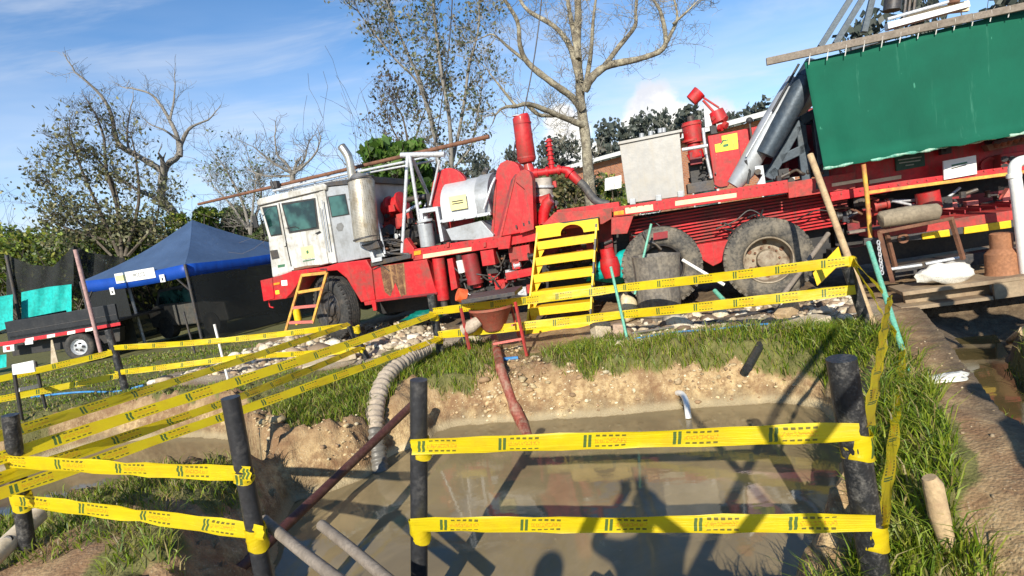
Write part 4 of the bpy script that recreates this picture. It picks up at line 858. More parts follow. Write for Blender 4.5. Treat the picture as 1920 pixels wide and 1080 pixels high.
# extra cab fittings: hinges, mirror arm, drip rail, rubber seal, lamps, seat
for (x, y) in ((530, 455), (545, 500)): pr('hinge', WHITE, [(x, y), (x + 5, y - 1), (x + 6, y + 6), (x + 1, y + 7)], -.034, -.02, cab, bev=.003)
tb('drip_rail', IRON, [(484, 386), (545, 371), (606, 356)], -.02, .010, cab, n=6)
tb('grab_rail', PIPEW, [(603, 375), (618, 470)], -.075, .011, cab, n=8); tb('grab_rail', INK, [(487, 400), (500, 450)], -.05, .010, cab, n=8)
tb('mirror_arm', INK, [(487, 392), (478, 400), (480, 420)], -.14, .010, cab, n=6); MB().box(T(474, 404, -.16).x, T(482, 404, -.16).x, -.20, -.16, T(478, 428, -.16).z, T(478, 404, -.16).z).build('mirror', INK, cab, bev=.01)
pr('rust_patch', RUST, [(550, 503), (575, 498), (600, 496), (598, 499), (575, 502), (551, 508)], -.024, -.02, cab, bev=0); pr('vent_louvre', IRON, [(506, 470), (520, 468), (524, 484), (510, 487)], -.004, 0, cab, bev=0)
pr('door_seam', INK, [(522, 381), (524, 381), (541, 472), (549, 508), (547, 508), (539, 472)], -.003, .0, cab, bev=0)

j2 = tb('jack_cone', RED, [(1137, 466), (1141, 484)], .05, [.10, .11], n=16)
tb('cone', RED, [(1141, 484), (1144, 500), (1148, 519)], .05, [.13, .15, .12], j2, n=18); tb('hose_coil', IRON, [(1206, 436), (1212, 450), (1230, 458), (1240, 468)], .0, .02)
# silver tank
tk = pr('tank', STEELT, [(1161, 268), (1274, 247), (1284, 367), (1177, 381)], .04, .72, bev=.004)
pr('tank_lid', STEELT, [(1158, 266), (1279, 242), (1279, 247), (1159, 271)], .01, .78, tk, bev=.002)
for x, y, w in ((1203, 254, .3), (1220, 250, .35), (1238, 245, .3), (1244, 244, .5)): tb('filler_cap', SILVER, [(x, y + 4), (x, y - 4)], w, .035, tk)
for (x, y) in ((1186, 381), (1235, 374), (1276, 367)): pr('tank_foot', SILVER, [(x - 6, y - 8), (x + 5, y - 9), (x + 6, y + 2), (x - 5, y + 3)], -.01, .04, tk)
# motor, pipes and red hose reel behind the tank
mo = tb('red_motor', RED, [(1296, 229), (1301, 268)], .45, .13, n=20)
for yy in (232, 262): tb('motor_ring', REDW, [(1296, yy), (1296.5, yy + 4)], .45, .142, mo, n=20)
tb('motor_shaft', IRON, [(1294, 218), (1296, 230)], .45, .05, mo); bx('motor_foot', DKRED, 1292, 286, 1318, 306, .35, .6, mo); tb('elbow', RED, [(1300, 268), (1306, 292), (1292, 300)], .45, [.09, .12, .08], mo, n=14)
tb('grey_tube', PIPEW, [(1279, 281), (1327, 273)], .05, .026); tb('grey_post', PIPEW, [(1318, 240), (1324, 290), (1338, 352)], .3, .022)
bx('dark_cabinet', DARK, 1292, 306, 1332, 355, .5, 1.0); bx('cabinet_base', IRON, 1288, 345, 1340, 356, .1, .9)
rbx = pr('engine_cover', RED, [(1327, 255), (1386, 244), (1437, 233), (1452, 228), (1420, 270), (1400, 300), (1363, 351), (1341, 354)], .30, .9, bev=.008)
pr('cover_seam', DKRED, [(1384, 262), (1386, 262), (1390, 296), (1388, 297)], .296, .30, rbx, bev=0)
pr('cover_seam', DKRED, [(1413, 238), (1414, 238), (1417, 275), (1415, 275)], .296, .30, rbx, bev=0)
stk_ = pr('warning_sticker', STICKY, [(1353, 255), (1382, 249), (1384, 273), (1384, 279), (1342, 286), (1340, 271), (1354, 268)], .292, .30, rbx, bev=0)
for q in ([(1354, 263), (1366, 261), (1366, 263), (1354, 265)], [(1350, 271), (1356, 262), (1358, 263), (1352, 272)], [(1356, 271), (1366, 269), (1366, 274), (1356, 276)], [(1358, 255), (1359, 255), (1361, 268), (1360, 268)], [(1373, 253), (1374, 253), (1376, 276), (1375, 276)]):
    pr('sticker_mark', INKG, q, .288, .292, rbx, bev=0)
tb('dipstick', IRON, [(1405, 227), (1408, 250), (1417, 300)], .2, .014); MB().ellipsoid(T(1405, 226, .2), (.045, .045, .045)).build('dipstick_knob', INK, truck, smooth=60)
# lamp arm
la = tb('lamp_arm', REDW, [(1316, 181), (1348, 202)], .5, .014); tb('arm_rod', REDW, [(1318, 188), (1340, 212), (1345, 222)], .5, .018, la)
tb('lamp_head', RED, [(1312, 172), (1296, 189)], .5, [.10, .09], la, n=18); pr('bracket_plate', PIPEW, [(1319, 195), (1334, 212), (1336, 236), (1322, 240)], .48, .5, la)
md = MB().tube([T(1342, 208, .5), T(1350, 228, .5)], [.10, .12], 14); md.build('winch_motor', RED, la, smooth=40)
for i in range(7): c = T(random.uniform(1336, 1357), random.uniform(208, 244), .45); MB().tube([c, c + Vector((.04, -.03, random.uniform(-.05, .08)))], random.uniform(.03, .055), 9).build('winch_fitting', RED if i % 3 else REDW, la, smooth=40)
pr('winch_foot', INK, [(1331, 236), (1343, 232), (1346, 250), (1333, 252)], .46, .56, la)
# boom cylinders and dark support frame
bm = tb('raising_cylinder', SILVER, [(1376, 348), (1400, 316), (1440, 245), (1480, 180), (1496, 150)], .12, [.10, .14, .15, .15, .13], n=20)
tb('dark_sleeve', BLUEGREY, [(1434, 290), (1462, 240), (1512, 148)], .0, [.12, .135, .135], bm, n=20)
tb('dark_sleeve', BLUEGREY, [(1512, 148), (1530, 118)], .0, [.135, .13], bm, n=20)
tb('upper_cylinder', CREAM, [(1488, 210), (1530, 165)], .5, .13, bm, n=18); tb('cylinder_clamp', IRON, [(1455, 211), (1480, 222)], .0, .03, bm)
tb('hydraulic_line', PIPEW, [(1399, 294), (1440, 222), (1490, 132)], -.02, .012, bm); tb('hydraulic_line', INK, [(1398, 300), (1406, 322), (1402, 345)], .0, .018, bm); tb('hydraulic_line', INK, [(1449, 208), (1498, 120)], -.05, .015, bm)
pr('cylinder_pivot', PIPEW, [(1415, 312), (1431, 310), (1436, 345), (1419, 346), (1430, 328), (1417, 324)], .0, .08, bm); tb('pivot_pin', IRON, [(1421, 322), (1421, 322)], [-.02, .1], .04, bm)
sf = MB()
for p0, p1 in (((1440, 335), (1500, 228)), ((1500, 228), (1540, 205)), ((1500, 236), (1512, 350)), ((1530, 210), (1545, 345)), ((1445, 318), (1470, 345)), ((1462, 300), (1515, 275))): sf.bar(T(*p0, .25), T(*p1, .25), .13, .12)
for p0, p1 in (((1545, 200), (1560, 340)), ((1600, 200), (1610, 335)), ((1470, 235), (1640, 190))): sf.bar(T(*p0, .6), T(*p1, .6), .16, .16)
sf.build('support_frame', BLUEGREY, truck, bev=.01)
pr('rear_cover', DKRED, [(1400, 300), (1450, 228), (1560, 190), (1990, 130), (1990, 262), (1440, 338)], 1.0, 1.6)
rp = pr('rear_panel', RED, [(1545, 340), (1560, 270), (1990, 200), (1990, 300), (1630, 356)], .32, .40)
gs = pr('safety_sign', SIGNG, [(1679, 292), (1733, 282), (1735, 311), (1681, 321)], .28, .32, rp, bev=0)
for (a, b, y) in ((1684, 1728, 300), (1686, 1726, 306), (1698, 1714, 312)): pr('sign_line', PALEINK, [(a, y - (a - 1679) * .14), (b, y - (b - 1679) * .14), (b, y + 2 - (b - 1679) * .14), (a, y + 2 - (a - 1679) * .14)], .276, .28, gs, bev=0)
wsn = pr('notice_sign', SIGNW, [(1769, 302), (1830, 291), (1832, 326), (1770, 337)], -.01, .015, rp, bev=0)
pr('sign_mark', INKG, [(1784, 309), (1813, 303), (1814, 306), (1785, 312)], -.014, -.01, wsn, bev=0); pr('sign_mark', INK, [(1784, 315), (1812, 308), (1812, 310), (1784, 317)], -.014, -.01, wsn, bev=0)
pr('grey_plate', CREAM, [(1630, 338), (1690, 328), (1690, 335), (1630, 345)], .30, .32, rp, bev=0)
MB().lathe([(.07, 0), (.10, 0), (.10, .03), (.07, .03)], T(1857, 310, .28), (0, 1, 0), 20).build('round_gauge', REDW, rp, smooth=40)
mfd = bx('control_manifold', REDW, 1876, 290, 1930, 326, .15, .35); 
for i in range(6): tb('gauge', DARK, [(1884 + i % 3 * 14, 298 + i // 3 * 14), (1884 + i % 3 * 14, 298 + i // 3 * 14)], [.10, .16], .035, mfd)
for i in range(5): tb('brass_valve', RUST, [(1868 + i * 12, 274 - i * 3), (1871 + i * 12, 266 - i * 3)], [.1, .05], .035, mfd)
pr('valve_bar', RUST, [(1848, 272), (1930, 255), (1930, 268), (1855, 283)], .08, .2, mfd)
rj = tb('rear_jack', RED, [(1738, 360), (1744, 392)], .2, .13, n=18)
for p in ([(1760, 384), (1795, 379), (1797, 396), (1762, 401)], [(1812, 378), (1835, 375), (1836, 390), (1814, 394)], [(1880, 372), (1893, 352), (1898, 385), (1882, 388)]): pr('rear_bracket', PINKR, p, .2, .3)
for p in ([(1660, 377), (1722, 375)], [(1670, 376), (1722, 387)], [(1770, 376), (1800, 352)]): tb('control_rod', PIPEW, p, [.3, .35], .018)
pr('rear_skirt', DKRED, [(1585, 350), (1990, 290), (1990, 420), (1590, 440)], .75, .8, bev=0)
# rear walkway platform of the truck
wk = pr('walkway', REDW, [(1640, 432), (1915, 392), (1990, 384), (1990, 402), (1915, 412), (1640, 448)], -.45, .15)
for i in range(9): q = T(1740 + i * 28, 400, -.3); MB().box(q.x, q.x + .012, -.455, .15, T(1740 + i * 28, 418 - i * 3.6, -.45).z + .055, T(1740 + i * 28, 418 - i * 3.6, -.45).z + .095).build('deck_seam', DKRED, wk)
pr('kick_board', YEL, [(1729, 438), (1760, 433), (1780, 430), (1782, 443), (1730, 449)], -.475, -.45, wk); pr('kick_board', YEL, [(1808, 426), (1896, 413), (1897, 427), (1808, 439)], -.475, -.45, wk)
pr('edge_channel', IRON, [(1620, 447), (1729, 435), (1990, 398), (1990, 414), (1729, 449), (1620, 460)], -.45, -.40, wk)
MB().lathe([(.03, 0), (.06, 0), (.06, .02), (.03, .02)], T(1694, 447, -.47), (0, 1, 0), 16).build('lifting_eye', RUST, wk, smooth=40)
yr = pr('hand_rail', YELO, [(1628, 358), (1990, 310), (1990, 316), (1628, 364)], -.42, -.39, bev=.003); tb('rail_post', YELO, [(1619, 308), (1626, 370), (1632, 446)], -.42, .025, yr)
# mast legs above the tarp, plank frame
ml = MB()
for p0, p1, w in (((1538, 88), (1606, -20), .2), ((1566, 82), (1634, -30), .4), ((1595, 90), (1700, 60), .3), ((1620, 60), (1640, -20), .9)): ml.bar(T(*p0, w), T(*p1, w), .07, .07)
ml.build('mast_leg', BLUEGREY, truck)
ct = tb('mast_cylinder', IRON, [(1672, 20), (1680, -40)], .6, .10, n=16)
for x in (1694, 1702, 1711): tb('mast_cable', IRON, [(x, 40), (x + 8, -30)], .5, .02, ct, n=6)
wf = pr('mast_ledge', SIGNW, [(1664, 42), (1818, 2), (1820, 12), (1666, 54)], -.02, .10, bev=.004); tb('ledge_bar', PIPEW, [(1664, 36), (1812, -6)], .1, .02, wf)
pr('ledge_plate', CREAM, [(1700, 24), (1818, 0), (1818, 20), (1700, 34)], .15, .2, wf); tb('rusty_stub', RUST, [(1788, 6), (1790, -12)], .1, .06, wf)
# front access step ladder (part of the truck)
st = empty('cab_step', (0, 0, 0), 0, None, None); st.parent = truck
for k_ in ('label', 'category'):
    if k_ in st: del st[k_]
def stepbar(p0, p1, m, r=.02): MB().bar(T(*p0, -.25), T(*p1, -.25), r * 1.6, r * 2).build('rail' if abs(p0[1] - p1[1]) > 40 else 'rung', m, st)
stepbar((567, 514), (533, 630), YELO); stepbar((613, 511), (586, 606), YELO)
for a, b in (((567, 516), (613, 511)), ((560, 548), (603, 541)), ((550, 577), (594, 573)), ((543, 605), (588, 603))): stepbar(a, b, YELO if a[1] < 560 else PINKR, .024)
tb('yellow_jack', YEL, [(555, 579), (561, 608)], .05, .065, n=16)
tb('dangling_strap', INK, [(615, 512), (616, 560), (614, 625)], -.12, .010, n=5)

# --- things on and round the truck
tarp = MB(); A, B_, C_, D_ = (1508, 116), (2100, -25), (2100, 218), (1545, 317)
rows = []
for j in range(15):
    v = j / 14; row = []
    for i in range(60):
        u = i / 59; tx, ty = A[0] + (B_[0] - A[0]) * u, A[1] + (B_[1] - A[1]) * u; bx_, by_ = D_[0] + (C_[0] - D_[0]) * u, D_[1] + (C_[1] - D_[1]) * u
        x, y = tx + (bx_ - tx) * v, ty + (by_ - ty) * v
        w = -.35 + .05 * v * math.sin(u * 23 + 2 * math.sin(u * 7)) + .035 * math.sin(u * 9 + 1) * v + .02 * math.sin(v * 4 + u * 11) + .008 * math.sin(u * 47 + v * 1.5) * (.3 + .7 * abs(math.sin(u * 5))) - (.06 if j == 14 else 0)
        y += (1.2 * math.sin(u * 31) + 1 * math.sin(u * 57)) * (v > .97) + 1.0 * math.sin(u * 13) * v
        q = T(x, y, w); row.append(T.world(q))
    rows.append(row)
tag(tarp.grid(rows).build('green_tarp', TARP, smooth=80, solid=.006), 'large green tarpaulin hanging along the rear side of the rig floor', 'tarpaulin')
hem = MB(); hr = [T.world(T(D_[0] + (C_[0] - D_[0]) * i / 59, D_[1] + (C_[1] - D_[1]) * i / 59 + 1.0 * math.sin(i * .7) - 1, -.40 + .03 * math.sin(i * 1.1))) for i in range(60)]
o = hem.tube(hr, [.017 + .007 * math.sin(i * 1.9) for i in range(60)], 6).build('rolled_hem', surf('pale_green_worn_hem', (.10, .36, .26), .5, dirt=(.55, .62, .5), amt=.6, scale=6), smooth=60)
tp_ = bpy.data.objects['green_tarp']; o.location = o.location - tp_.location; o.parent = tp_
for i in range(13):
    x = 1516 + i * 34; q0, q1 = T.world(T(x, 114 - (x - 1508) * .238 + 4, -.40)), T.world(T(x + 3, 114 - (x - 1508) * .238 - 12, -.44))
    rp_ = MB().tube([q0 - Vector((0, 0, .03)), q0.lerp(q1, .5) + T.w * -.02, q1], .006, 5).build('tie_rope', SIGNW, smooth=60); rp_.location = rp_.location - tp_.location; rp_.parent = tp_
pk = MB(); pk.bar(T.world(T(1437, 116, -.42)), T.world(T(1822, 33, -.42)), .05, .085); pk.bar(T.world(T(1822, 33, -.42)), T.world(T(2050, -16, -.42)), .05, .075)
tag(pk.build('scaffold_plank', WOODG, bev=.004), 'long weathered grey plank lying along the top edge of the green tarpaulin', 'plank')
rod = MB(); rod.tube([T.world(T(372, 383, .35)), T.world(T(700, 306, .35)), T.world(T(917, 256, .35))], [.026, .034, .036], 10)
tag(rod.build('drill_rod', RUST, smooth=50), 'long rusty drill rod lying on the roof rack above the white cab', 'drill rod')
for x, y in ((512, 345), (560, 335), (752, 292)): pass
# guy cables rising to the mast
for k, (p0, p1, w0, w1) in enumerate((((815, 275), (850, -40), .6, .4), ((962, 290), (1018, -30), .5, .5))):
    pts = [T.world(T(p0[0] + (p1[0] - p0[0]) * t + (6 if k == 0 else 8) * math.sin(t * 3.1), p0[1] + (p1[1] - p0[1]) * t, w0 + (w1 - w0) * t)) for t in [i / 12 for i in range(13)]]
    tag(MB().tube(pts, .010, 6).build('guy_cable', IRON, smooth=60), ('thin dark cable hanging from above in front of the slender leafy tree', 'thin dark cable rising from the red air cleaner past the big bare tree')[k], 'cable')

# yellow stair
sx = Frame(T.world((0, 0, 0)), rad(-14)); 
s0 = T.world(T(1055, 600, -.55))
ST = Frame((s0.x, s0.y, 0), rad(-15)); sta = ST.empty('yellow_stair', 'yellow steel step ladder with five treads leaning on the truck deck', 'stair')
def stp(x, y, w): return ST(x, y, w)
L0, L1, R0_, R1 = stp(984, 629, 0), stp(1006, 426, .42), stp(1107, 618, 0), stp(1121, 415, .42)
zb_, zt_ = (L0.z + R0_.z) / 2, (L1.z + R1.z) / 2; xl0, xr0 = L0.x, R0_.x; xr1, xl1 = (L1.x + (R1.x - L1.x)), L1.x
def on(t, side): # t 0 bottom 1 top
    x = (L0.x + (L1.x - L0.x) * t) if side < 0 else (R0_.x + (R1.x - R0_.x) * t); z = zb_ + (zt_ - zb_) * t; return Vector((x, .42 * t, z))
for sd in (-1, 1):
    a, b = on(0, sd), on(1, sd); off = Vector((0.02 * sd, 0, 0))
    vs = []
    for p in (a, b):
        for dx in (0, .03 * -sd):
            for dy in (-.02, .32): vs.append((p.x + dx, p.y + dy, p.z))
    MB().add(vs, [(0, 1, 3, 2), (4, 6, 7, 5), (0, 4, 5, 1), (2, 3, 7, 6), (0, 2, 6, 4), (1, 5, 7, 3)]).build('stringer', YEL if sd < 0 else HAZ, sta, bev=.004)
for i in range(6):
    t = (0.10, .25, .40, .56, .72, .87)[i]; a, b = on(t, -1), on(t, 1)
    if i == 0:
        MB().box(a.x - .01, b.x + .01, a.y - .03, a.y + .02, a.z - .16, a.z + .01).build('toe_board', YEL, sta, bev=.003); continue
    MB().box(a.x + .03, b.x - .03, a.y - .015, a.y + .25, a.z - .03, a.z).build('tread', YEL, sta, bev=.003)
    MB().box(a.x + .03, b.x - .03, a.y - .035, a.y - .015, a.z - .115, a.z + .005).build('tread_nosing', YEL, sta, bev=.003)
    for sd in (-1, 1):
        e = on(t, sd); x0_ = e.x + (.03 if sd < 0 else -.03); x1_ = e.x + (.15 if sd < 0 else -.08)
        MB().add([(x0_, e.y, e.z - .085), (x1_, e.y, e.z - .085), (x0_, e.y, e.z - .26), (x0_, e.y + .012, e.z - .085), (x1_, e.y + .012, e.z - .085), (x0_, e.y + .012, e.z - .26)], [(0, 2, 1), (3, 4, 5), (0, 1, 4, 3), (1, 2, 5, 4), (2, 0, 3, 5)]).build('corner_gusset', YEL, sta)
a, b = on(.90, -1), on(.995, 1)
hd = MB(); W_ = b.x - a.x; cx_ = (a.x + b.x) / 2 + .08
arc_ = [(cx_ - .17 * math.cos(math.pi * i / 10), a.z + .02 + .12 * math.sin(math.pi * i / 10)) for i in range(11)]
pl = [(a.x, a.z), (arc_[0][0], a.z)] + arc_ + [(arc_[-1][0], a.z), (b.x, a.z), (b.x + .01, on(1, 1).z + .02), (on(1, -1).x, on(1, -1).z + .02)]
hd.prism(pl, .385, .41).build('head_plate', YEL, sta)
MB().box(on(1, -1).x - .01, on(1, 1).x + .02, .39, .72, on(1, 1).z + .015, on(1, 1).z + .04).build('head_landing', HAZ, sta, bev=.003)
for p in (on(0, -1), on(0, 1)): MB().box(p.x - .02, p.x + .04, -.02, .3, p.z - .16, p.z).build('foot', YEL, sta)
# ------------------------------------------------------------------ posts and barrier tape
def pole(name, label, cat, top, bot, D, r, m, ext=0.0, group=None, D2=None, parts=None, n=16, r2=None):
    a = at_y(top[0], top[1], D); b = at_y(bot[0], bot[1], D2 or D)
    if ext: b = b + (b - a).normalized() * ext
    o = MB().tube([a, a + (b - a) * .3, a + (b - a) * .7, b], [r, r, r2 or r, r2 or r], n).build(name, m, smooth=40); tag(o, label, cat, group); return o, a, b
NEARG = 'posts of the near tape fence'
pole('plastic_post', 'smooth black plastic post standing upright at left end of the two pond tapes', 'post', (785, 712), (786, 1080), 2.7, .046, BLACKP, .75, NEARG)
pole('plastic_post', 'thick scuffed black pipe post in the tall grass at right', 'post', (1577, 672), (1642, 1080), 2.3, .062, BLACKPW, .5, NEARG)
pole('plastic_post', 'leaning black plastic post in the lower left, holding the right ends of two short tapes', 'post', (432, 745), (494, 1080), 2.7, .046, BLACKP, .5, NEARG)
pole('plastic_post', 'scratched black post at the far left edge, nearest the corner', 'post', (19, 778), (46, 985), 3.1, .041, BLACKPW, .35, NEARG)
gE, gH, gF, gG = at_g(828, 672), at_g(688, 672), at_g(236, 733), at_g(1628, 618)
DE, DH, DF, DG = gE.y, gH.y, gF.y, gG.y
FARG = 'posts of the far tape fence'
pole('plastic_post', 'scratched black post at the pond corner in front of the red side box', 'post', (808, 552), (828, 672), DE, .055, BLACKPW, .2, FARG)
pole('plastic_post', 'short black post tilted beside the front wheel of the truck', 'post', (652, 605), (688, 672), DH, .050, BLACKPW, .2, FARG)
pole('plastic_post', 'tilted black post on the grass in front of the blue tent', 'post', (203, 618), (236, 733), DF, .050, BLACKPW, .2, FARG)
pole('plastic_post', 'dark pipe post at the right end of the far tapes beside the long wooden pole', 'post', (1588, 500), (1628, 618), DG, .050, BLACKPW, .2, FARG)
gS = at_g(428, 712)
pole('thin_stake', 'thin white stake standing on the grass left of the short black post', 'stake', (402, 608), (428, 714), gS.y, .018, PVC, .1)
gS2 = at_g(367, 665)
pole('thin_rod', 'thin dark rod with a bent pale top standing before the tent opening', 'rod', (344, 584), (367, 667), gS2.y, .022, IRON, .1)
gP = at_y(1694, 662, 4.05)
pole('wooden_pole', 'long pale wooden pole leaning against the rear beam of the truck', 'pole', (1519, 290), (1644, 628), 6.1, .034, WOODL, 0, None, D2=DG - .1)
pole('green_pole', 'slanted mint green pipe holding the tape ends beside the footpath', 'pole', (1628, 455), (1694, 662), 4.9, .021, GREENP, .2, None, D2=gP.y)
WIDTH = 0.10
def tape(name_label, pts, wid=WIDTH, sag=0.03, twist=0.0, tw0=0.0, u0=0.0, knots=(), flip=False, face=None, group=None):
    """pts: (px, py, D) of the ribbon centre; printed ribbon with real width"""
    P = [at_y(x, y, d) for x, y, d in pts]; path = []
    for i in range(len(P) - 1):
        L = (P[i + 1] - P[i]).length; n = max(6, int(L / .12))
        for j in range(n + (i == len(P) - 2)):
            t = j / n; q = P[i].lerp(P[i + 1], t); q.z -= sag * 4 * t * (1 - t) * (L / 3); path.append((q, t, i))
    mb = MB(); rows = []; U = []; u = u0; prev = None
    for k, (q, t, i) in enumerate(path):
        if prev is not None: u += (q - prev).length
        prev = q; a = path[min(k + 1, len(path) - 1)][0] - path[max(k - 1, 0)][0]; a.normalize()
        up = Vector((0, 0, 1)) - a * a.z; up.normalize(); side = a.cross(up)
        endn = min(t, 1 - t); w = wid * (0.86 + .14 * min(1, endn * 12)); an = tw0 + twist * math.sin(t * 3.1) + .13 * math.sin(u * 2.1 + u0) + .05 * math.sin(u * 6)
        v = up * math.cos(an) + side * math.sin(an)
        row = []
        for s_ in (-.5, -.25, 0, .25, .5): row.append(q + v * (w * s_) + side * (.006 * math.sin(u * 17 + s_ * 9) + .004 * math.cos(s_ * 12 + u * 5)))
        rows.append(row); U.append(u)
    mb.grid(rows); o = mb.build('barrier_tape', TAPE, smooth=80); me = o.data; uv = me.uv_layers.new(name='UVMap'); n5 = 5
    for lp in me.loops: k, s_ = divmod(lp.vertex_index, n5); uv.data[lp.index].uv = (U[k] if not flip else -U[k], s_ / 4)
    tag(o, name_label, 'barrier tape', group)
    for (x, y, d, r, h) in knots:
        c = at_y(x, y, d) - o.location; kb = MB(); rr = []; ax = Vector((math.sin(ROLL) * .0, 0, 1))
        for j in range(7):
            row = []
            for k in range(21):
                a = 2 * math.pi * k / 20; e = r * (1.03 + .05 * math.sin(a * 3 + j * 1.3) * (j % 2) + .03 * math.sin(a * 7 + j)); row.append(c + Vector((math.cos(a) * e, math.sin(a) * e, (j / 6 - .5) * h + .010 * math.sin(a * 2 + j))))
            rr.append(row)
        kb.grid(rr); kk = kb.build('tape_wrap', TAPE, o, smooth=80); uv = kk.data.uv_layers.new(name='UVMap')
        for lp in kk.data.loops: j, k = divmod(lp.vertex_index, 21); uv.data[lp.index].uv = (k / 20 * 2 * math.pi * r + .2 + x, j / 6)
    return o
dB = 2.5
tape('upper of the two yellow printed tapes stretched across the pond between black posts', [(771, 838, 2.62), (1200, 824, 2.43), (1612, 810, 2.225)], .091, .0, knots=((789, 840, 2.7, .050, .10), (1606, 832, 2.3, .065, .12)), group='tapes across the pond')
tape('lower of the two yellow printed tapes stretched across the pond between black posts', [(771, 984, 2.62), (1200, 984, 2.43), (1642, 980, 2.225)], .088, .0, u0=.3, knots=((787, 992, 2.7, .050, .13), (1634, 1000, 2.3, .065, .12)), group='tapes across the pond')
tape('upper yellow tape between the two black posts at lower left', [(12, 865, 3.04), (240, 879, 2.85), (470, 889, 2.64)], .088, .0, u0=.1, knots=((31, 868, 3.1, .05, .09), (457, 892, 2.7, .05, .06)), group='short tapes at the lower left')
tape('lower yellow tape between the two black posts at lower left', [(24, 938, 3.04), (260, 966, 2.85), (494, 1000, 2.64)], .090, .0, u0=.4, knots=((42, 940, 3.1, .05, .10), (482, 1008, 2.7, .052, .12)), group='short tapes at the lower left')
WL = .078
LG = 'long tapes running back from the lower left'
tape('topmost long yellow tape running from the left edge back to the front wheel', [(-60, 836, 3.0), (655, 607, DH - .06)], WL, .012, u0=.2, tw0=-.65, group=LG, knots=((668, 618, DH, .052, .10),))
tape('wide second long yellow tape running from the left edge back to the pond corner', [(-60, 878, 2.9), (815, 589, DE - .06)], .092, .012, u0=.9, tw0=-.65, group=LG, knots=((814, 592, DE, .058, .12),))
tape('third long yellow tape, crossing just under the wide second one at left', [(-60, 917, 2.8), (440, 748, 4.6), (678, 652, DH - .06)], WL, .010, u0=.5, tw0=-.65, group=LG, knots=((679, 655, DH, .052, .09),))
tape('lowest long yellow tape running over the left puddle back to the pond corner post', [(-60, 946, 2.75), (825, 634, DE - .06)], WL, .012, u0=.7, tw0=-.65, group=LG, knots=((822, 636, DE, .058, .10),))
FG = 'tapes of the far fence on the left field'
tape('upper far tape from the left edge to the tilted post before the tent', [(-60, 724, DF - .9), (210, 661, DF - .06)], .09, .01, group=FG, knots=((211, 660, DF, .052, .09),))
tape('upper far tape from the tilted post before the tent to the front wheel', [(214, 652, DF - .06), (420, 638, (DF + DH) / 2), (655, 610, DH - .04)], .085, .015, u0=.3, group=FG)
tape('lower far tape from the left edge to the tilted post before the tent', [(-60, 760, DF - .9), (222, 704, DF - .06)], .09, .01, u0=.6, group=FG, knots=((224, 700, DF, .052, .09),))
tape('lower far tape from the tilted post before the tent to the front wheel', [(226, 698, DF - .06), (460, 668, (DF + DH) / 2), (676, 656, DH - .04)], .085, .015, u0=.8, group=FG)
RG = 'tapes strung in front of the truck'
tape('upper yellow tape strung past the yellow stair and the rear wheels', [(812, 584, DE - .06), (1162, 540, 6.45), (1592, 489, DG - .06)], .105, .012, u0=.1, group=RG, knots=((1596, 492, DG, .05, .10),))
tape('lower yellow tape strung past the yellow stair foot and the old bin', [(822, 628, DE - .06), (1166, 590, 6.3), (1604, 543, DG - .06)], .11, .010, u0=.6, group=RG)
SG = 'tapes leading to the slanted green pole'
tape('steep tape from the top of the scuffed post up to the slanted green pole', [(1628, 800, 2.24), (1668, 556, 4.2)], .05, .0, twist=.25, tw0=1.0, u0=.2, group=SG)
tape('steep tape from the lower wrap of the scuffed post up to the green pole foot', [(1657, 985, 2.24), (1692, 658, gP.y - .05)], .055, .0, twist=.25, tw0=1.0, u0=.5, group=SG)
tape('short twisted tape from the dark pipe post down to the green pole', [(1600, 487, DG), (1655, 548, 4.35)], .09, .0, twist=.5, group=SG)
tape('short slack tape from the dark pipe post to the lower part of the green pole', [(1603, 500, DG), (1640, 560, 5.0), (1680, 630, gP.y)], .08, .03, twist=.6, u0=.5, group=SG)

# ------------------------------------------------------------------ pipes and hoses at the pond
def dpt(x, y, d): return at_y(x, y, d)
def over(x, y, d, r):
    'nearest depth at which this point clears the bank'
    for _ in range(60):
        p = at_y(x, y, d)
        if p.z > hz(p.x, p.y) + r: break
        d -= .04
    return p
hz_ = [(800, 652, 6.7), (782, 662, 6.5), (762, 674, 6.25), (730, 700, 5.85), (708, 745, 5.45), (702, 800, 5.15), (709, 858, 4.98), (718, 918, 4.78)]
cp = curve_pts([over(q[0], q[1], q[2], (.06, .06, .06, .06, .05, .05, .05, -.5)[i]) for i, q in enumerate(hz_)], 22); n_ = len(cp)
mb = MB(); cut = int(n_ * .74)
rr = [.084 + .012 * (i // 2 % 2) + .004 * math.sin(i * .9) for i in range(n_)]
ho = mb.tube(cp[:cut], rr[:cut], 14).build('corrugated_hose', HOSE, smooth=70); tag(ho, 'fat muddy ribbed hose bending down the bank into the pond', 'hose')
w_ = MB().tube(cp[cut - 1:], [r * .96 for r in rr[cut - 1:]], 14).build('wet_hose_end', HOSEW, smooth=70); w_.location = w_.location - ho.location; w_.parent = ho
o = MB().tube([dpt(775, 757, 5.2), dpt(600, 925, 4.0), dpt(430, 1085, 3.05)], [.040, .038, .038], 12).build('steel_pipe', BROWNPIPE, smooth=50); tag(o, 'long dark brown pipe lying slantwise over the pond corner', 'pipe')
pa, pb = at_g(930, 650), at_z(992, 818, ZW)
o = MB().tube([pa + Vector((-.02, .25, .08)), pa + Vector((0, 0, .05)), over(938, 690, 6.0, .06), over(952, 730, 5.9, .06), over(960, 752, 5.8, .05), over(966, 766, 5.7, .05), over(978, 792, 5.6, .03), pb + Vector((0, -.05, -.04))], [.05, .055, .055, .05, .05, .065, .065, .05], 14).build('drain_pipe', REDRUST, smooth=50); tag(o, 'rusty red drain pipe running from the hopper down the sandy bank into the pond', 'pipe')
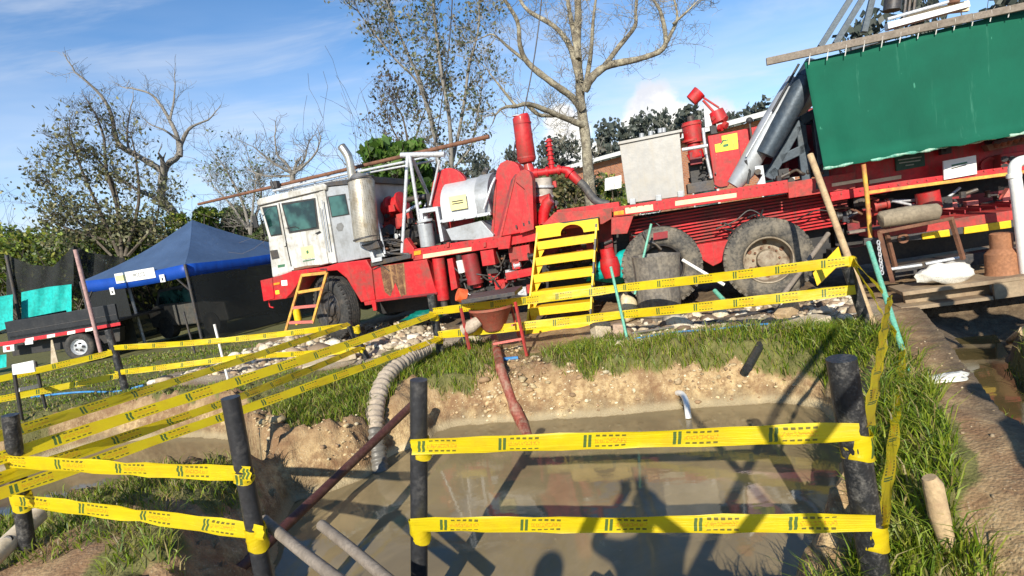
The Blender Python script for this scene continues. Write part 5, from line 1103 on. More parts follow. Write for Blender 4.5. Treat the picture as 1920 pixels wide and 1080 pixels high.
o = MB().tube([dpt(494, 975, 2.85), dpt(560, 1030, 2.6), dpt(690, 1130, 2.2)], [.030, .028, .032], 12).build('wooden_pole', WOODG, smooth=50); tag(o, 'mossy grey pole at the bottom edge touching the leaning post', 'pole', 'two grey poles at the bottom edge')
o = MB().tube([dpt(602, 984, 2.85), dpt(660, 1030, 2.6), dpt(790, 1140, 2.2)], [.029, .028, .031], 12).build('wooden_pole', WOODG, smooth=50); tag(o, 'mossy grey pole at the bottom edge standing free over the water', 'pole', 'two grey poles at the bottom edge')
c0 = at_z(1290, 783, ZW)
o = MB().tube(curve_pts([dpt(1268, 737, c0.y + .35), dpt(1279, 739, c0.y + .2), dpt(1287, 755, c0.y + .05), dpt(1291, 785, c0.y - .02)], 6), .03, 12).build('elbow_pipe', PVC, smooth=60); tag(o, 'small white plastic elbow pipe sticking out of the far bank', 'pipe')
g1_ = at_g(1425, 650)
o = MB().tube([dpt(1428, 643, g1_.y + .1), dpt(1402, 690, g1_.y - .28)], .042, 14).build('outlet_pipe', BLACKP, smooth=50); tag(o, 'black outlet pipe poking from the grass at the top of the far bank', 'pipe')
# perforated pale conduit, lower left corner
a, b = dpt(72, 965, 3.3), dpt(-30, 1062, 2.9); o = MB().tube([a, b], .055, 16).build('perforated_conduit', surf('cream_conduit', (.60, .50, .36), .6, dirt=(.25, .17, .1), amt=.3), smooth=50); tag(o, 'cut cream coloured pipe with round holes lying in the lower left corner', 'pipe')
for t in (.15, .5, .8):
    c = a.lerp(b, t) - o.location + Vector((.02, -.050, .018)); MB().lathe([(0, .012), (.026, .012), (.030, 0)], c, (.3, -.9, .35), 14).build('round_hole', DARK, o)
# stakes and litter at right
gs_ = at_g(1780, 1035)
tp1 = dpt(1742, 895, gs_.y + .05)
o = MB().tube([tp1, tp1.lerp(gs_, .1) + Vector((.01, 0, 0)), tp1.lerp(gs_, .5), tp1.lerp(gs_, .85), gs_ - Vector((0, 0, .04))], [.032, .044, .046, .038, .008], 9).build('wooden_stake', WOODL, smooth=45, bev=.0); tag(o, 'short thick sharpened wooden stake leaning in the grass beside the footpath', 'stake')
def crumple(name, label, cat, c, rx, ry, rz, m, seed, grp=None, amp=.35):
    random.seed(seed); mb = MB(); mb.ellipsoid((0, 0, 0), (rx, ry, rz), 22, 12); vs = []
    for v in mb.v:
        q = Vector((v[0] / rx, v[1] / ry, v[2] / rz)); k = 1 + amp * mnoise.noise(q * 1.3 + Vector((seed, 0, 0))) + amp * .5 * mnoise.noise(q * 3.5 + Vector((0, seed, 0))); vs.append((c[0] + v[0] * k, c[1] + v[1] * k, c[2] + v[2] * k))
    mb.v = vs; return tag(mb.build(name, m, smooth=60), label, cat, grp)
g_ = at_g(1768, 714); crumple('crumpled_paper', 'crumpled white paper lying on the mud beside the ditch', 'litter', g_ + Vector((0, 0, .02)), .17, .07, .022, BAGM, 5, amp=.7)
g_ = at_g(1150, 606)
# hopper
gh = at_g(930, 655); HF = Frame((at_g(930, 655).x, at_g(985, 668).y + .05, 0), rad(-12)); hp = HF.empty('mud_hopper', 'rusty orange cone hopper on a faded red stand under a dark lid board', 'hopper')
def hb_(name, m, p0, p1, w0, w1, r): return MB().bar(HF(*p0, w0), HF(*p1, w1), r * .8, r * .8).build(name, m, hp, bev=.003)
for (p0, p1, w0, w1) in (((864, 578), (880, 655), .0, -.02), ((966, 566), (988, 668), .0, -.02), ((880, 575), (892, 630), .5, .5), ((955, 560), (975, 640), .5, .5)): hb_('leg', REDW, p0, p1, w0, w1, .038)
hb_('crossbar', PINKR, (925, 645), (980, 635), .0, .0, .035); hb_('crossbar', PINKR, (960, 610), (975, 606), .0, .4, .03)
ct_, cb_ = HF(920, 574, .25), HF(926, 615, .25); rt = abs(HF(960, 570, .25).x - HF(880, 578, .25).x) / 2
cn = MB().lathe([(rt, 0), (rt * 1.02, -.03), (rt * .95, -.04), (rt * .50, -(ct_.z - cb_.z) + .0), (rt * .44, -(ct_.z - cb_.z) - .02)], (ct_.x, .25, ct_.z), (0, 0, 1), 28).build('cone', ORRUST, hp, smooth=45)
MB().lathe([(rt, 0), (rt * .9, -.02), (0, -.04)], (ct_.x, .25, ct_.z - .002), (0, 0, 1), 28).build('cone_inside', RUST, cn, smooth=45)
q0, q1 = HF(866, 566, -.05), HF(966, 550, -.05); MB().bar(q0 + Vector((0, .25, 0)), q1 + Vector((0, .25, 0)), .55, .045).build('lid_board', IRON, hp, bev=.003); MB().bar(q0, q1, .03, .035).build('board_edge', PINKR, hp, bev=.003)
MB().tube([HF(858, 552, .05), HF(872, 556, .1)], [.085, .095], 14).build('valve_wheel', surf('orange_valve', (.70, .12, .03), .5), hp, smooth=45); MB().tube([HF(868, 620, .05), HF(884, 612, .05), HF(897, 602, .1)], [.075, .085, .07], 12).build('coupling', HOSE, hp, smooth=45)
# old bin, jug, sticks in front of the rear wheels
gb = at_g(1250, 606); bc = Vector((gb.x, gb.y + .28, gb.z)); lean = (dpt(1229, 474, gb.y + .28) - bc).normalized(); Hh = (dpt(1229, 478, gb.y + .28) - bc).length
mb = MB().lathe([(0, 0), (.26, 0), (.275, .02), (.285, .30), (.29, .34), (.285, .36), (.30, Hh * .8), (.315, Hh * .97), (.32, Hh), (.30, Hh), (.29, Hh - .05), (.26, .1), (0, .08)], bc, lean, 36)
o = mb.build('old_bin', GREYC, smooth=40); tag(o, 'tall old grey bin with dark open top standing before the rear wheels', 'bin')
for i in range(3):
    hh = (.10, .16, .9)[i] * Hh; MB().lathe([(.292, -.012), (.30, 0), (.292, .012)], bc - o.location + lean * hh, lean, 30).build('rib', GREYC, o, smooth=40)
def stick(label, p, q, d0, d1, r, m, name='stick', cat='stick', grp=None): return tag(MB().tube([dpt(*p, d0), dpt(*q, d1)], r, 10).build(name, m, smooth=50), label, cat, grp)
gt = at_g(1177, 642)
stick('thin turquoise stick standing in front of the second tape left of the old bin', (1145, 500), (1178, 645), gt.y + .2, gt.y, .018, GREENP)
stick('thin turquoise stick leaning out from behind the old bin', (1221, 420), (1190, 552), 7.3, 7.1, .017, GREENP)
stick('white plastic rod lying slantwise between the old bin and the rear wheel', (1279, 487), (1358, 534), 7.0, 6.8, .022, PVC, 'rod', 'rod')
stick('dark board leaning slantwise against the rear wheel beside the yellow plate', (1553, 438), (1452, 575), 6.9, 6.35, .03, WOODG, 'board', 'board')
stick('green pipe piece lying on the rubble between the two rear wheels', (1340, 545), (1356, 562), 6.9, 6.7, .03, GREENP, 'pipe', 'pipe')
def boxat(name, label, cat, x, y, sx_, sy_, sz_, m, rz=0, tilt=(0, 0), dz=0, grp=None, bev=.012):
    g = at_g(x, y); M_ = Matrix.Rotation(rz, 3, 'Z') @ Matrix.Rotation(tilt[0], 3, 'X') @ Matrix.Rotation(tilt[1], 3, 'Y'); mb = MB().box(-sx_ / 2, sx_ / 2, -sy_ / 2, sy_ / 2, 0, sz_)
    mb.v = [tuple(M_ @ Vector(v) + g + Vector((0, 0, dz))) for v in mb.v]; return tag(mb.build(name, m, bev=bev), label, cat, grp)
CB = 'pale blocks lying on the rubble'
o = crumple('plastic_jug', 'dirty cream plastic jug left of the old bin', 'jug', at_g(1184, 606) + Vector((0, .1, .19)), .13, .10, .20, surf('dirty_cream_plastic', (.66, .56, .34), .5, dirt=(.3, .2, .1), amt=.5, scale=9), 9, amp=.25); cpj = MB().tube([Vector((0, 0, .40)), Vector((0, 0, .46))], .035, 10).build('cap', DARK, o, smooth=40)
boxat('concrete_slab', 'long pale concrete slab at the edge of the far bank below the rear wheel', 'slab', 1500, 622, .62, .24, .15, CONC, rad(12), (0, rad(-3)), -.03, CB)
boxat('concrete_block', 'rough concrete block at the foot of the yellow stair', 'block', 1128, 630, .22, .16, .17, CONC, rad(20), (0, 0), 0, CB)
boxat('concrete_block', 'small pinkish block next to the turquoise stick', 'block', 1160, 634, .13, .12, .18, surf('pinkish_block', (.42, .30, .22), .9, bmp=.5), rad(-15), (0, .1), 0, CB)
boxat('wood_block', 'yellowish squared timber offcut propped in front of the rear wheel', 'timber', 1478, 592, .34, .16, .13, WOODL, rad(35), (0, rad(-18)), .0)
boxat('broken_slab', 'flat broken pale slab in the rubble before the front wheel', 'slab', 620, 680, .75, .3, .07, CONC, rad(15), (.05, -.04), .0, CB)
boxat('broken_slab', 'flat reddish slab in the rubble left of the front wheel', 'slab', 540, 690, .85, .35, .06, surf('reddish_slab', (.40, .26, .18), .9, bmp=.5), rad(22), (.05, -.03), .0, CB)
boxat('wood_chip', 'small upright pale wood splinter beside the ribbed hose', 'wood', 768, 690, .05, .03, .14, WOODL, .3, (0, 0), 0)
g_ = at_g(1560, 545)
a_, b_, c_, d_ = dpt(1524, 512, 6.4), dpt(1572, 462, 6.5), dpt(1580, 490, 6.4), dpt(1532, 536, 6.3)
o = MB().add([a_, b_, c_, d_] + [v + Vector((.06, .09, -.02)) for v in (a_, b_, c_, d_)], [(3, 2, 1, 0), (4, 5, 6, 7), (0, 1, 5, 4), (1, 2, 6, 5), (2, 3, 7, 6), (3, 0, 4, 7)]).build('wheel_chock_plate', YEL, bev=.004); tag(o, 'tilted yellow steel plate wedged behind the rear wheel', 'plate')
pts = [at_g(x, y) + Vector((0, 0, .03)) for x, y in ((1190, 640), (1260, 628), (1340, 622), (1400, 615), (1440, 612))]
tag(MB().tube(curve_pts(pts, 6), .012, 6).build('blue_rope', BLUEC, smooth=60), 'blue rope lying along the rubble behind the far bank grass', 'rope')
pts = [at_g(x, y) + Vector((0, 0, .03)) for x, y in ((60, 748), (110, 742), (160, 738), (220, 737), (270, 726))]
tag(MB().tube(curve_pts(pts, 6), .016, 6).build('blue_rope', BLUEC, smooth=60), 'blue cord lying on the left grass beyond the long tapes', 'rope')
pts = [at_g(x, y) + Vector((0, 0, .03)) for x, y in ((1180, 630), (1260, 618), (1340, 606), (1420, 590), (1480, 575))]
tag(MB().tube(curve_pts(pts, 6), .020, 6).build('rubber_hose', IRON, smooth=60), 'dark rubber hose curving over the rubble in front of the rear wheels', 'hose')
tag(MB().tube([at_g(945, 678) + Vector((0, 0, .03)), at_g(972, 674) + Vector((0, 0, .02))], .022, 8).build('blue_pipe', BLUEC, smooth=50), 'short light blue pipe piece beside the top of the rusty drain pipe', 'pipe')
for i, (x, y, s_, lb) in enumerate(((735, 655, .11, 'pale stone chunk beside the black post at the pond corner'), (1545, 590, .10, 'grey stone lying below the yellow plate'), (890, 640, .10, 'stone lying by the left hopper leg'), (700, 640, .13, 'largest pale stone in the rubble right of the front wheel'), (1530, 555, .12, 'stone heap lump behind the far right tape'))):
    crumple('stone', lb, 'stone', at_g(x, y) + Vector((0, 0, s_ * .3)), s_, s_ * .8, s_ * .55, CONC, 30 + i, 'larger stones in the rubble', amp=.6)
g_ = at_g(790, 612)
crumple('teal_tarp_heap', 'crumpled teal plastic sheet under the truck behind the front wheel', 'tarpaulin', at_y(800, 590, 9.4), .38, .2, .10, surf('dark_teal_plastic', (.0, .16, .13), .5), 41, amp=.6)
crumple('teal_tarp_heap', 'crumpled teal plastic sheet under the truck behind the yellow stair', 'tarpaulin', at_y(1170, 500, 8.1), .5, .2, .2, TEAL, 42, amp=.6)

# ------------------------------------------------------------------ rear support stuff at right
W9 = -.9
def TW(x, y, w): return T.world(T(x, y, w))
def tprism(pts, w0, w1): # world-space prism on the truck-parallel plane
    q = T.xz(pts, w0); mb = MB().prism(q, w0, w1); mb.v = [tuple(T.world(v)) for v in mb.v]; return mb
sbm = tprism([(1692, 548), (1845, 528), (1990, 508), (1990, 514), (1845, 535), (1694, 555)], -1.0, -.55).build('steel_beam', BEIGEST, bev=.003); tag(sbm, 'muddy beige steel beam lying under the rig floor at right', 'beam')
def sub(mb, name, m, par, **k): o = mb.build(name, m, **k); o.location = o.location - par.location; o.parent = par; return o
sub(tprism([(1696, 555), (1855, 533), (1857, 562), (1700, 578)], -.82, -.76), 'web', BEIGEST, sbm); sub(tprism([(1690, 577), (1862, 556), (1863, 562), (1690, 584)], -1.0, -.55), 'bottom_flange', BEIGEST, sbm)
sub(tprism([(1862, 526), (1990, 508), (1990, 545), (1866, 562)], -.99, -.95), 'end_plate', BEIGEST, sbm, bev=.005)
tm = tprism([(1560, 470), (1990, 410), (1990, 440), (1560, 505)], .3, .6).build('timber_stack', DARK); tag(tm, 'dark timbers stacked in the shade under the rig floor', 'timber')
b2_ = MB().bar(TW(1672, 508, -.3), TW(1990, 458, -.3), .2, .14).build('steel_beam', IRON, bev=.004); tag(b2_, 'dark second beam lying behind the muddy beige one', 'beam')
for p0, p1, lb in (((1668, 505), (1728, 497), 'short pale pipe lying left of the dark joint'), ((1735, 495), (1800, 483), 'pale pipe lying behind the white sack')):
    tag(MB().tube([TW(*p0, -.6), TW(*p1, -.6)], .02, 8).build('loose_pipe', PIPEW, smooth=50), lb, 'pipe', 'pale pipes behind the beam')
stb = MB().lathe([(0, .47), (.085, .47), (.10, .46), (.10, .30), (.15, .24), (.15, .03), (.165, .0)], TW(1880, 515, -.72), (0, 0, 1), 28).build('pipe_stub', surf('orange_brown_rust', (.34, .15, .07), .8, dirt=(.2, .1, .06), amt=.5, scale=6, bmp=.4), smooth=35); tag(stb, 'rusty brown bottle shaped pipe stub standing on the beam', 'pipe stub')
crumple('white_sack', 'dirty white sack lying on the steel beam', 'sack', TW(1772, 512, -.80), .30, .17, .12, BAGM, 12, amp=.28)
sh = MB().bar(TW(1648, 436, -.8), TW(1788, 409, -.8), .035, .035).build('rusty_trestle', RUST, bev=.003); tag(sh, 'rusty metal trestle frame standing on the beam under a grey roll', 'trestle')
for p0, p1, w0, w1 in (((1649, 436), (1674, 530), -.8, -.85), ((1783, 410), (1806, 486), -.8, -.7), ((1660, 428), (1680, 505), -.5, -.45), ((1649, 436), (1665, 428), -.8, -.5)): sub(MB().bar(TW(*p0, w0), TW(*p1, w1), .04, .04), 'leg', RUST, sh, bev=.003)
mb = MB().tube([TW(1649, 413, -.7), TW(1652, 412, -.7), TW(1700, 404, -.7), TW(1757, 397, -.7), TW(1761, 397, -.7)], [.07, .098, .105, .095, .07], 18)
tag(mb.build('fender_roll', surf('grey_brown_rubber_roll', (.27, .22, .15), .85, dirt=(.13, .10, .07), amt=.5, scale=5, bmp=.4), smooth=50), 'grey brown rubber roll lying on the rusty trestle', 'roll')
o = MB().tube(curve_pts([TW(1960, 296, -.9), TW(1925, 300, -.9), TW(1907, 306, -.9), TW(1902, 322, -.9), TW(1908, 370, -.9), TW(1925, 520, -.85)], 8), .055, 16).build('vent_pipe', PVC, smooth=60); tag(o, 'white plastic pipe with an elbow at the right edge of the picture', 'pipe')
el = MB().tube([TW(1901, 325, -.9), TW(1901.5, 333, -.9)], .064, 16); sub(el, 'collar', PVC, o, smooth=45)
cmb = MB()
for i in range(11):
    c = TW(1647 + i * .7, 455 + i * 5.6, -.9); R_ = .026
    ax = Vector((1, 0, 0)) if i % 2 else Vector((0, 1, 0)); s2 = Vector((0, 1, 0)) if i % 2 else Vector((1, 0, 0))
    cmb.tube([c + s2 * (math.cos(a) * R_ * .6) + Vector((0, 0, math.sin(a) * R_)) for a in [2 * math.pi * j / 10 for j in range(11)]], .006, 5)
tag(cmb.build('chain', PIPEW, smooth=60), 'small pale chain hanging beside the slanted green pole', 'chain')
tag(MB().bar(TW(1590, 436, -.3), TW(1660, 425, -.3), .12, .03).build('wood_scrap', WOODG, bev=.003), 'broken wood scrap at the end of the truck walkway', 'wood')
tag(MB().tube([at_g(1925, 632) + Vector((0, 0, .05)), at_g(1893, 645) + Vector((0, 0, .03))], [.05, .03], 8).build('root_stub', WOODL, smooth=50), 'pale broken root sticking from the ditch edge at right', 'wood')

# ------------------------------------------------------------------ left field: tent, trailer, screens
def gz(x, y): return hz(x, y)
N_ = at_y(382, 652, 13.2); N_.z = gz(N_.x, N_.y); Lc = at_y(187, 672, 14.8); Lc.z = gz(Lc.x, Lc.y)
ed = (Lc - N_); ed.z = 0; wt = ed.length; ed.normalize(); pd = Vector((-ed.y, ed.x, 0)); pd = pd if pd.y > 0 else -pd
yaw = math.atan2(-ed.y, -ed.x)            # local x from L to N
zt = at_y(356, 494, 13.2).z - N_.z; zl = at_y(358, 518, 13.2).z - N_.z; apz = at_y(379, 403, 15).z - N_.z
tent = empty('canopy_tent', Vector((Lc.x, Lc.y, N_.z)), yaw, 'blue canopy tent with pyramid roof and black net walls beside the truck cab', 'tent')
dp = wt
rf = MB(); C4 = [(0, 0), (wt, 0), (wt, dp), (0, dp)]; apx = Vector((wt / 2, dp / 2, apz)); rows = None
for k in range(4):
    a, b = C4[k], C4[(k + 1) % 4]; n = 10; rr = []
    for j in range(n + 1):
        t = j / n; row = []
        for i in range(n + 1):
            u = i / n; e = Vector((a[0] + (b[0] - a[0]) * u, a[1] + (b[1] - a[1]) * u, zt - .05 * math.sin(u * math.pi))); q = e.lerp(apx, t); q.z -= .10 * math.sin(t * math.pi) * (1 - .3 * math.cos((u - .5) * 6)); row.append(q)
        rr.append(row)
    rf.grid(rr)
roof = rf.build('roof', TENTB, tent, smooth=30)
vl = MB()
for k in range(4):
    a, b = C4[k], C4[(k + 1) % 4]; vl.grid([[Vector((a[0] + (b[0] - a[0]) * i / 16, a[1] + (b[1] - a[1]) * i / 16 + (-.008 if k == 0 else .0) + .012 * math.sin(i * 2.1), z - .05 * math.sin(i / 16 * math.pi))) for i in range(17)] for z in (zl, (zl + zt) / 2, zt + .004)])
val = vl.build('valance', TENTV, tent, smooth=60, solid=.006)
for a in C4: MB().tube([(a[0], a[1], -.05), (a[0], a[1], zt)], .035, 10).build('pole', IRON, tent, smooth=40)
for a, sx2, sy2 in ((C4[1], -1, 0), (C4[1], 0, 1), (C4[0], 1, 0)): MB().bar((a[0], a[1], zl - .35), (a[0] + sx2 * .4, a[1] + sy2 * .4, zl), .03).build('corner_brace', IRON, tent)
def netw(pts, name='net_wall'): 
    return pts
MB().grid([[Vector((wt + .02 + .02 * math.sin(i), dp * i / 12, z)) for i in range(13)] for z in (0.0, zl * .5, zl)]).build('net_wall', NET, tent, smooth=80)
MB().grid([[Vector((wt * .42 * i / 8, -.02 + .03 * math.sin(i), z)) for i in range(9)] for z in (0.0, zl * .5, zl - .02)]).build('net_wall', NET, tent, smooth=80)
MB().grid([[Vector((.0, dp * i / 12, z)) for i in range(13)] for z in (0, zl * .5, zl)]).build('net_wall', NET, tent, smooth=80)
MB().grid([[Vector((wt * i / 12, dp - .02, z)) for i in range(13)] for z in (0, zl * .5, zl)]).build('net_wall', NET, tent, smooth=80)
def tl(x, y): # pixel to tent front plane
    F_ = Frame((Lc.x, Lc.y, N_.z), yaw); q = F_(x, y, -.02); return q
b0, b1 = tl(215, 515), tl(289, 504); bh = tl(218, 532).z
ban = MB().box(b0.x, b1.x, -.03, -.02, bh, bh + .26).build('banner', SIGNW, tent, bev=0)
MB().box(b0.x + .02, b0.x + .42, -.034, -.03, bh + .05, bh + .2).build('banner_logo', STICK, ban, bev=0)
lettering('PCCCS', .15, (b0.x + (b1.x - b0.x) * .62, -.036, bh + .13), ban, surf('grey_printing', (.25, .25, .25), .6, amt=0))
for x, y in ((212, 546), (306, 522)): q = tl(x, y); nt_ = MB().box(q.x - .09, q.x + .09, -.045, -.035, q.z - .09, q.z + .10).build('paper_notice', SIGNW, tent, bev=0); MB().box(q.x - .02, q.x + .03, -.05, -.045, q.z - .05, q.z + .02).build('print', INK, nt_)
# grey utility vehicle parked behind the net inside the tent, simplified to what shows through
MB().tube([tuple(Vector((wt * .30, .5, 0))), tuple(Vector((wt * .27, .5, zl)))], .04, 8).build('inner_post', PIPEW, tent)
# grey pickup inside tent
TF = Frame((Lc.x, Lc.y, N_.z), yaw)
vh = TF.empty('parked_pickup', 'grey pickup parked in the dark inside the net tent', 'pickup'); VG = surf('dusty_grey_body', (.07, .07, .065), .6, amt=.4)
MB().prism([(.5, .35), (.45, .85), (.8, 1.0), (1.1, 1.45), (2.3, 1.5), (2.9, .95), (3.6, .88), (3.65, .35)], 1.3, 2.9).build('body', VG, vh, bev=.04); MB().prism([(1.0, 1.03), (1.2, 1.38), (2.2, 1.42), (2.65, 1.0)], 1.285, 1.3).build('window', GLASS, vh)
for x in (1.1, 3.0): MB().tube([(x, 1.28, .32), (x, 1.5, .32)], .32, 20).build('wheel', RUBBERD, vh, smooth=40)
# trailer
tA, tB = at_y(14, 640, 13.2), at_y(196, 606, 13.2)
TR = Frame((tA.x, 13.2, 0), rad(4)); tr = TR.empty('flatbed_trailer', 'black flatbed trailer with red and white reflective strip on the grass at left', 'trailer')
def trp(name, m, pts, w0, w1, par=None, bev=.006): return MB().prism(TR.xz(pts, w0), w0, w1).build(name, m, par or tr, bev=bev)
bdy = trp('side_board', BLACKPAINT, [(11, 604), (215, 570), (222, 604), (19, 640)], 0, .06); trp('tail_board', BLACKPAINT, [(8, 604), (12, 604), (20, 640), (16, 641)], 0, 2.0); MB().box(TR(11, 604, 0).x, TR(215, 570, 0).x, 0, 2.0, TR(15, 636, 0).z, TR(15, 632, 0).z).build('bed', BLACKPAINT, tr)
trp('board_seam', IRON, [(13, 624), (218, 589), (218, 590), (13, 625)], -.01, 0, bdy, bev=0)
stp_ = trp('reflective_strip', surf('red_reflector', (.55, .02, .03), .4, amt=.1), [(-70, 652), (14, 640), (225, 604), (226, 610), (16, 647), (-70, 660)], -.03, .0)
for x in (48, 88, 126, 160): trp('white_segment', SIGNW, [(x, 635.5 - (x - 45) * .167), (x + 15, 632.8 - (x - 45) * .167), (x + 15, 638.5 - (x - 45) * .167), (x, 641.5 - (x - 45) * .167)], -.034, -.03, stp_, bev=0)
trp('frame_rail', DARK, [(20, 648), (225, 613), (225, 640), (24, 668)], .3, .5)
lmp = trp('rear_lamp_box', SIGNW, [(5, 649), (26, 646), (27, 658), (6, 661)], -.04, .06); trp('red_lens', RED, [(11, 650), (18, 649), (19, 656), (12, 657)], -.05, -.04, lmp)
trp('side_lamp', SIGNW, [(46, 640), (61, 637), (62, 645), (47, 647)], -.05, -.02); trp('mud_flap', CONC, [(95, 638), (98, 636), (109, 680), (95, 683)], .1, .12)
wc = TR(148, 651, .02); w1 = bpy.data.objects.new('wheel', None); COL.objects.link(w1); w1.parent = tr; w1.location = wc
MB().lathe([(.2, .02), (.22, .0), (.30, -.02), (.345, .0), (.36, .03), (.36, .2), (.33, .24), (.2, .24)], (0, 0, 0), (0, 1, 0), 40).build('tyre', RUBBERD, w1, smooth=40)
MB().lathe([(.205, .015), (.20, 0), (.185, .02), (.17, .06), (.12, .05), (.09, .02), (.05, .0), (0, .0)], (0, 0, 0), (0, 1, 0), 32).build('rim', PIPEW, w1, smooth=40)
for j in range(5): a = 2 * math.pi * j / 5; MB().tube([(math.cos(a) * .09, .0, math.sin(a) * .09), (math.cos(a) * .09, .04, math.sin(a) * .09)], .03, 8).build('wheel_hole', DARK, w1)
MB().tube([(wc.x, .1, wc.z), (wc.x, 2.0, wc.z)], .05, 8).build('axle', DARK, tr)
# shade screens
def wsheet(name, label, cat, cols, m, solid=.0, sag=0.0):
    """cols: list of (px, ytop, ybottom, D)"""
    rows = [[], [], [], []]
    for k in range(len(cols) - 1):
        for j in range(6 + (k == len(cols) - 2)):
            t = j / 6; x = cols[k][0] + (cols[k + 1][0] - cols[k][0]) * t; y0 = cols[k][1] + (cols[k + 1][1] - cols[k][1]) * t + sag * math.sin(t * math.pi); y1 = cols[k][2] + (cols[k + 1][2] - cols[k][2]) * t; d = cols[k][3] + (cols[k + 1][3] - cols[k][3]) * t
            for r in range(4): rows[r].append(at_y(x, y0 + (y1 - y0) * r / 3, d + .06 * math.sin(j * 1.3 + r + k)))
    return tag(MB().grid(rows).build(name, m, smooth=80, solid=solid), label, cat)
wsheet('shade_net', 'black shade net sagging between posts behind the trailer, left half', 'net', [(12, 478, 580, 16.6), (58, 496, 575, 16.6), (100, 500, 560, 16.6), (138, 460, 560, 16.6)], NET)
wsheet('shade_net', 'black shade net behind the trailer and tent corner, right half', 'net', [(138, 460, 560, 16.7), (165, 473, 560, 17), (235, 484, 560, 17.6)], NET)
wsheet('turquoise_sheet', 'turquoise plastic sheet stretched behind the trailer, right piece', 'sheet', [(40, 548, 620, 16.4), (90, 538, 600, 16.4), (134, 533, 590, 16.4)], TEAL)
wsheet('turquoise_sheet', 'turquoise plastic sheet at the far left edge behind the trailer', 'sheet', [(-60, 566, 640, 16.0), (24, 552, 612, 16.0)], TEAL)
wsheet('turquoise_sheet', 'low turquoise sheet below the trailer tail at the left edge', 'sheet', [(-60, 674, 704, 14.2), (12, 664, 688, 14.2)], TEAL)
g_ = at_g(190, 690)
pole('screen_post', 'slanted pinkish post standing before the trailer at the tent corner', 'post', (141, 468), (190, 664), 13.0, .045, surf('pinkish_wood', (.42, .26, .24), .7), .1)
pole('screen_post', 'dark post at the left end of the black shade net', 'post', (12, 478), (42, 620), 16.5, .05, IRON, .3)
# small sign on two stakes
gq = at_g(40, 790)
bs = tag(MB().tube([at_y(24, 683, gq.y), at_y(42, 792, gq.y)], .022, 8).build('small_board_stand', DARK, smooth=40), 'white board on two thin dark stakes at the left edge of the field', 'sign')
sub(MB().tube([at_y(66, 678, gq.y + .5), at_y(86, 768, gq.y + .5)], .02, 8), 'stake', DARK, bs, smooth=40)
f_ = [at_y(x, y, gq.y + d) for x, y, d in ((22, 684, -.05), (62, 676, -.05), (65, 697, -.05), (24, 703, -.05))]; sub(MB().add(f_ + [v + Vector((0, .02, 0)) for v in f_], [(3, 2, 1, 0), (4, 5, 6, 7), (0, 1, 5, 4), (1, 2, 6, 5), (2, 3, 7, 6), (3, 0, 4, 7)]), 'board', SIGNW, bs)
sub(MB().bar(at_y(34, 731, gq.y), at_y(70, 724, gq.y + .4), .03, .05), 'lower_strip', SIGNW, bs)
if 0: crumple('white_bucket', 'pale bucket shape standing behind the tent net near the bumper', 'bucket', at_y(448, 590, 13.0), .14, .14, .22, PVC, 61, amp=.15)
# ------------------------------------------------------------------ trees
def leaves(name, pts, size, cols, m, parent=None, seed=0, aspect=1.8, loc=None, shadev=None):
    rs = np.random.RandomState(seed); P = np.array([tuple(p) for p in pts], np.float32); n = len(P)
    a = rs.randn(n, 3); a[:, 2] = np.abs(a[:, 2]) * .6; a /= np.linalg.norm(a, axis=1)[:, None]; b = rs.randn(n, 3); b -= (b * a).sum(1)[:, None] * a; b /= np.linalg.norm(b, axis=1)[:, None]; c = np.cross(a, b)
    s = size * (.6 + .8 * rs.rand(n, 1)); L = b * s * aspect / 2; Wd = c * s / 2
    V = np.stack([P - L, P + Wd, P + L, P - Wd], 1); F = np.arange(n * 4).reshape(n, 4)
    me = bpy.data.meshes.new(name); me.vertices.add(n * 4); me.vertices.foreach_set('co', V.reshape(-1).astype(np.float32)); me.loops.add(n * 4); me.loops.foreach_set('vertex_index', F.reshape(-1).astype(np.int32))
    me.polygons.add(n); me.polygons.foreach_set('loop_start', np.arange(0, n * 4, 4).astype(np.int32)); me.polygons.foreach_set('loop_total', np.full(n, 4, np.int32)); me.update(calc_edges=True)
    C = np.ones((n, 4, 4), np.float32); C[:, :, :3] = (np.array(cols)[rs.randint(0, len(cols), n)] * (.6 + .8 * rs.rand(n, 1)))[:, None]
    at = me.color_attributes.new('tint', 'FLOAT_COLOR', 'POINT'); at.data.foreach_set('color', C.reshape(-1)); me.materials.append(LEAFM)
    o = bpy.data.objects.new(name, me); COL.objects.link(o)
    if parent: o.parent = parent
    return o
BARK = surf('grey_lichen_bark', (0.15, 0.125, 0.09), 0.9, dirt=(0.42, 0.38, 0.27), amt=.62, scale=5, bmp=.8, bscale=12)
BARKD = surf('dark_brown_bark', (0.10, 0.08, 0.06), 0.9, dirt=(0.18, 0.16, 0.12), amt=.5, scale=3, bmp=.5)
BARKP = surf('pale_grey_bark', (0.24, 0.22, 0.19), 0.9, dirt=(0.12, 0.10, 0.08), amt=.4, scale=3, bmp=.4)
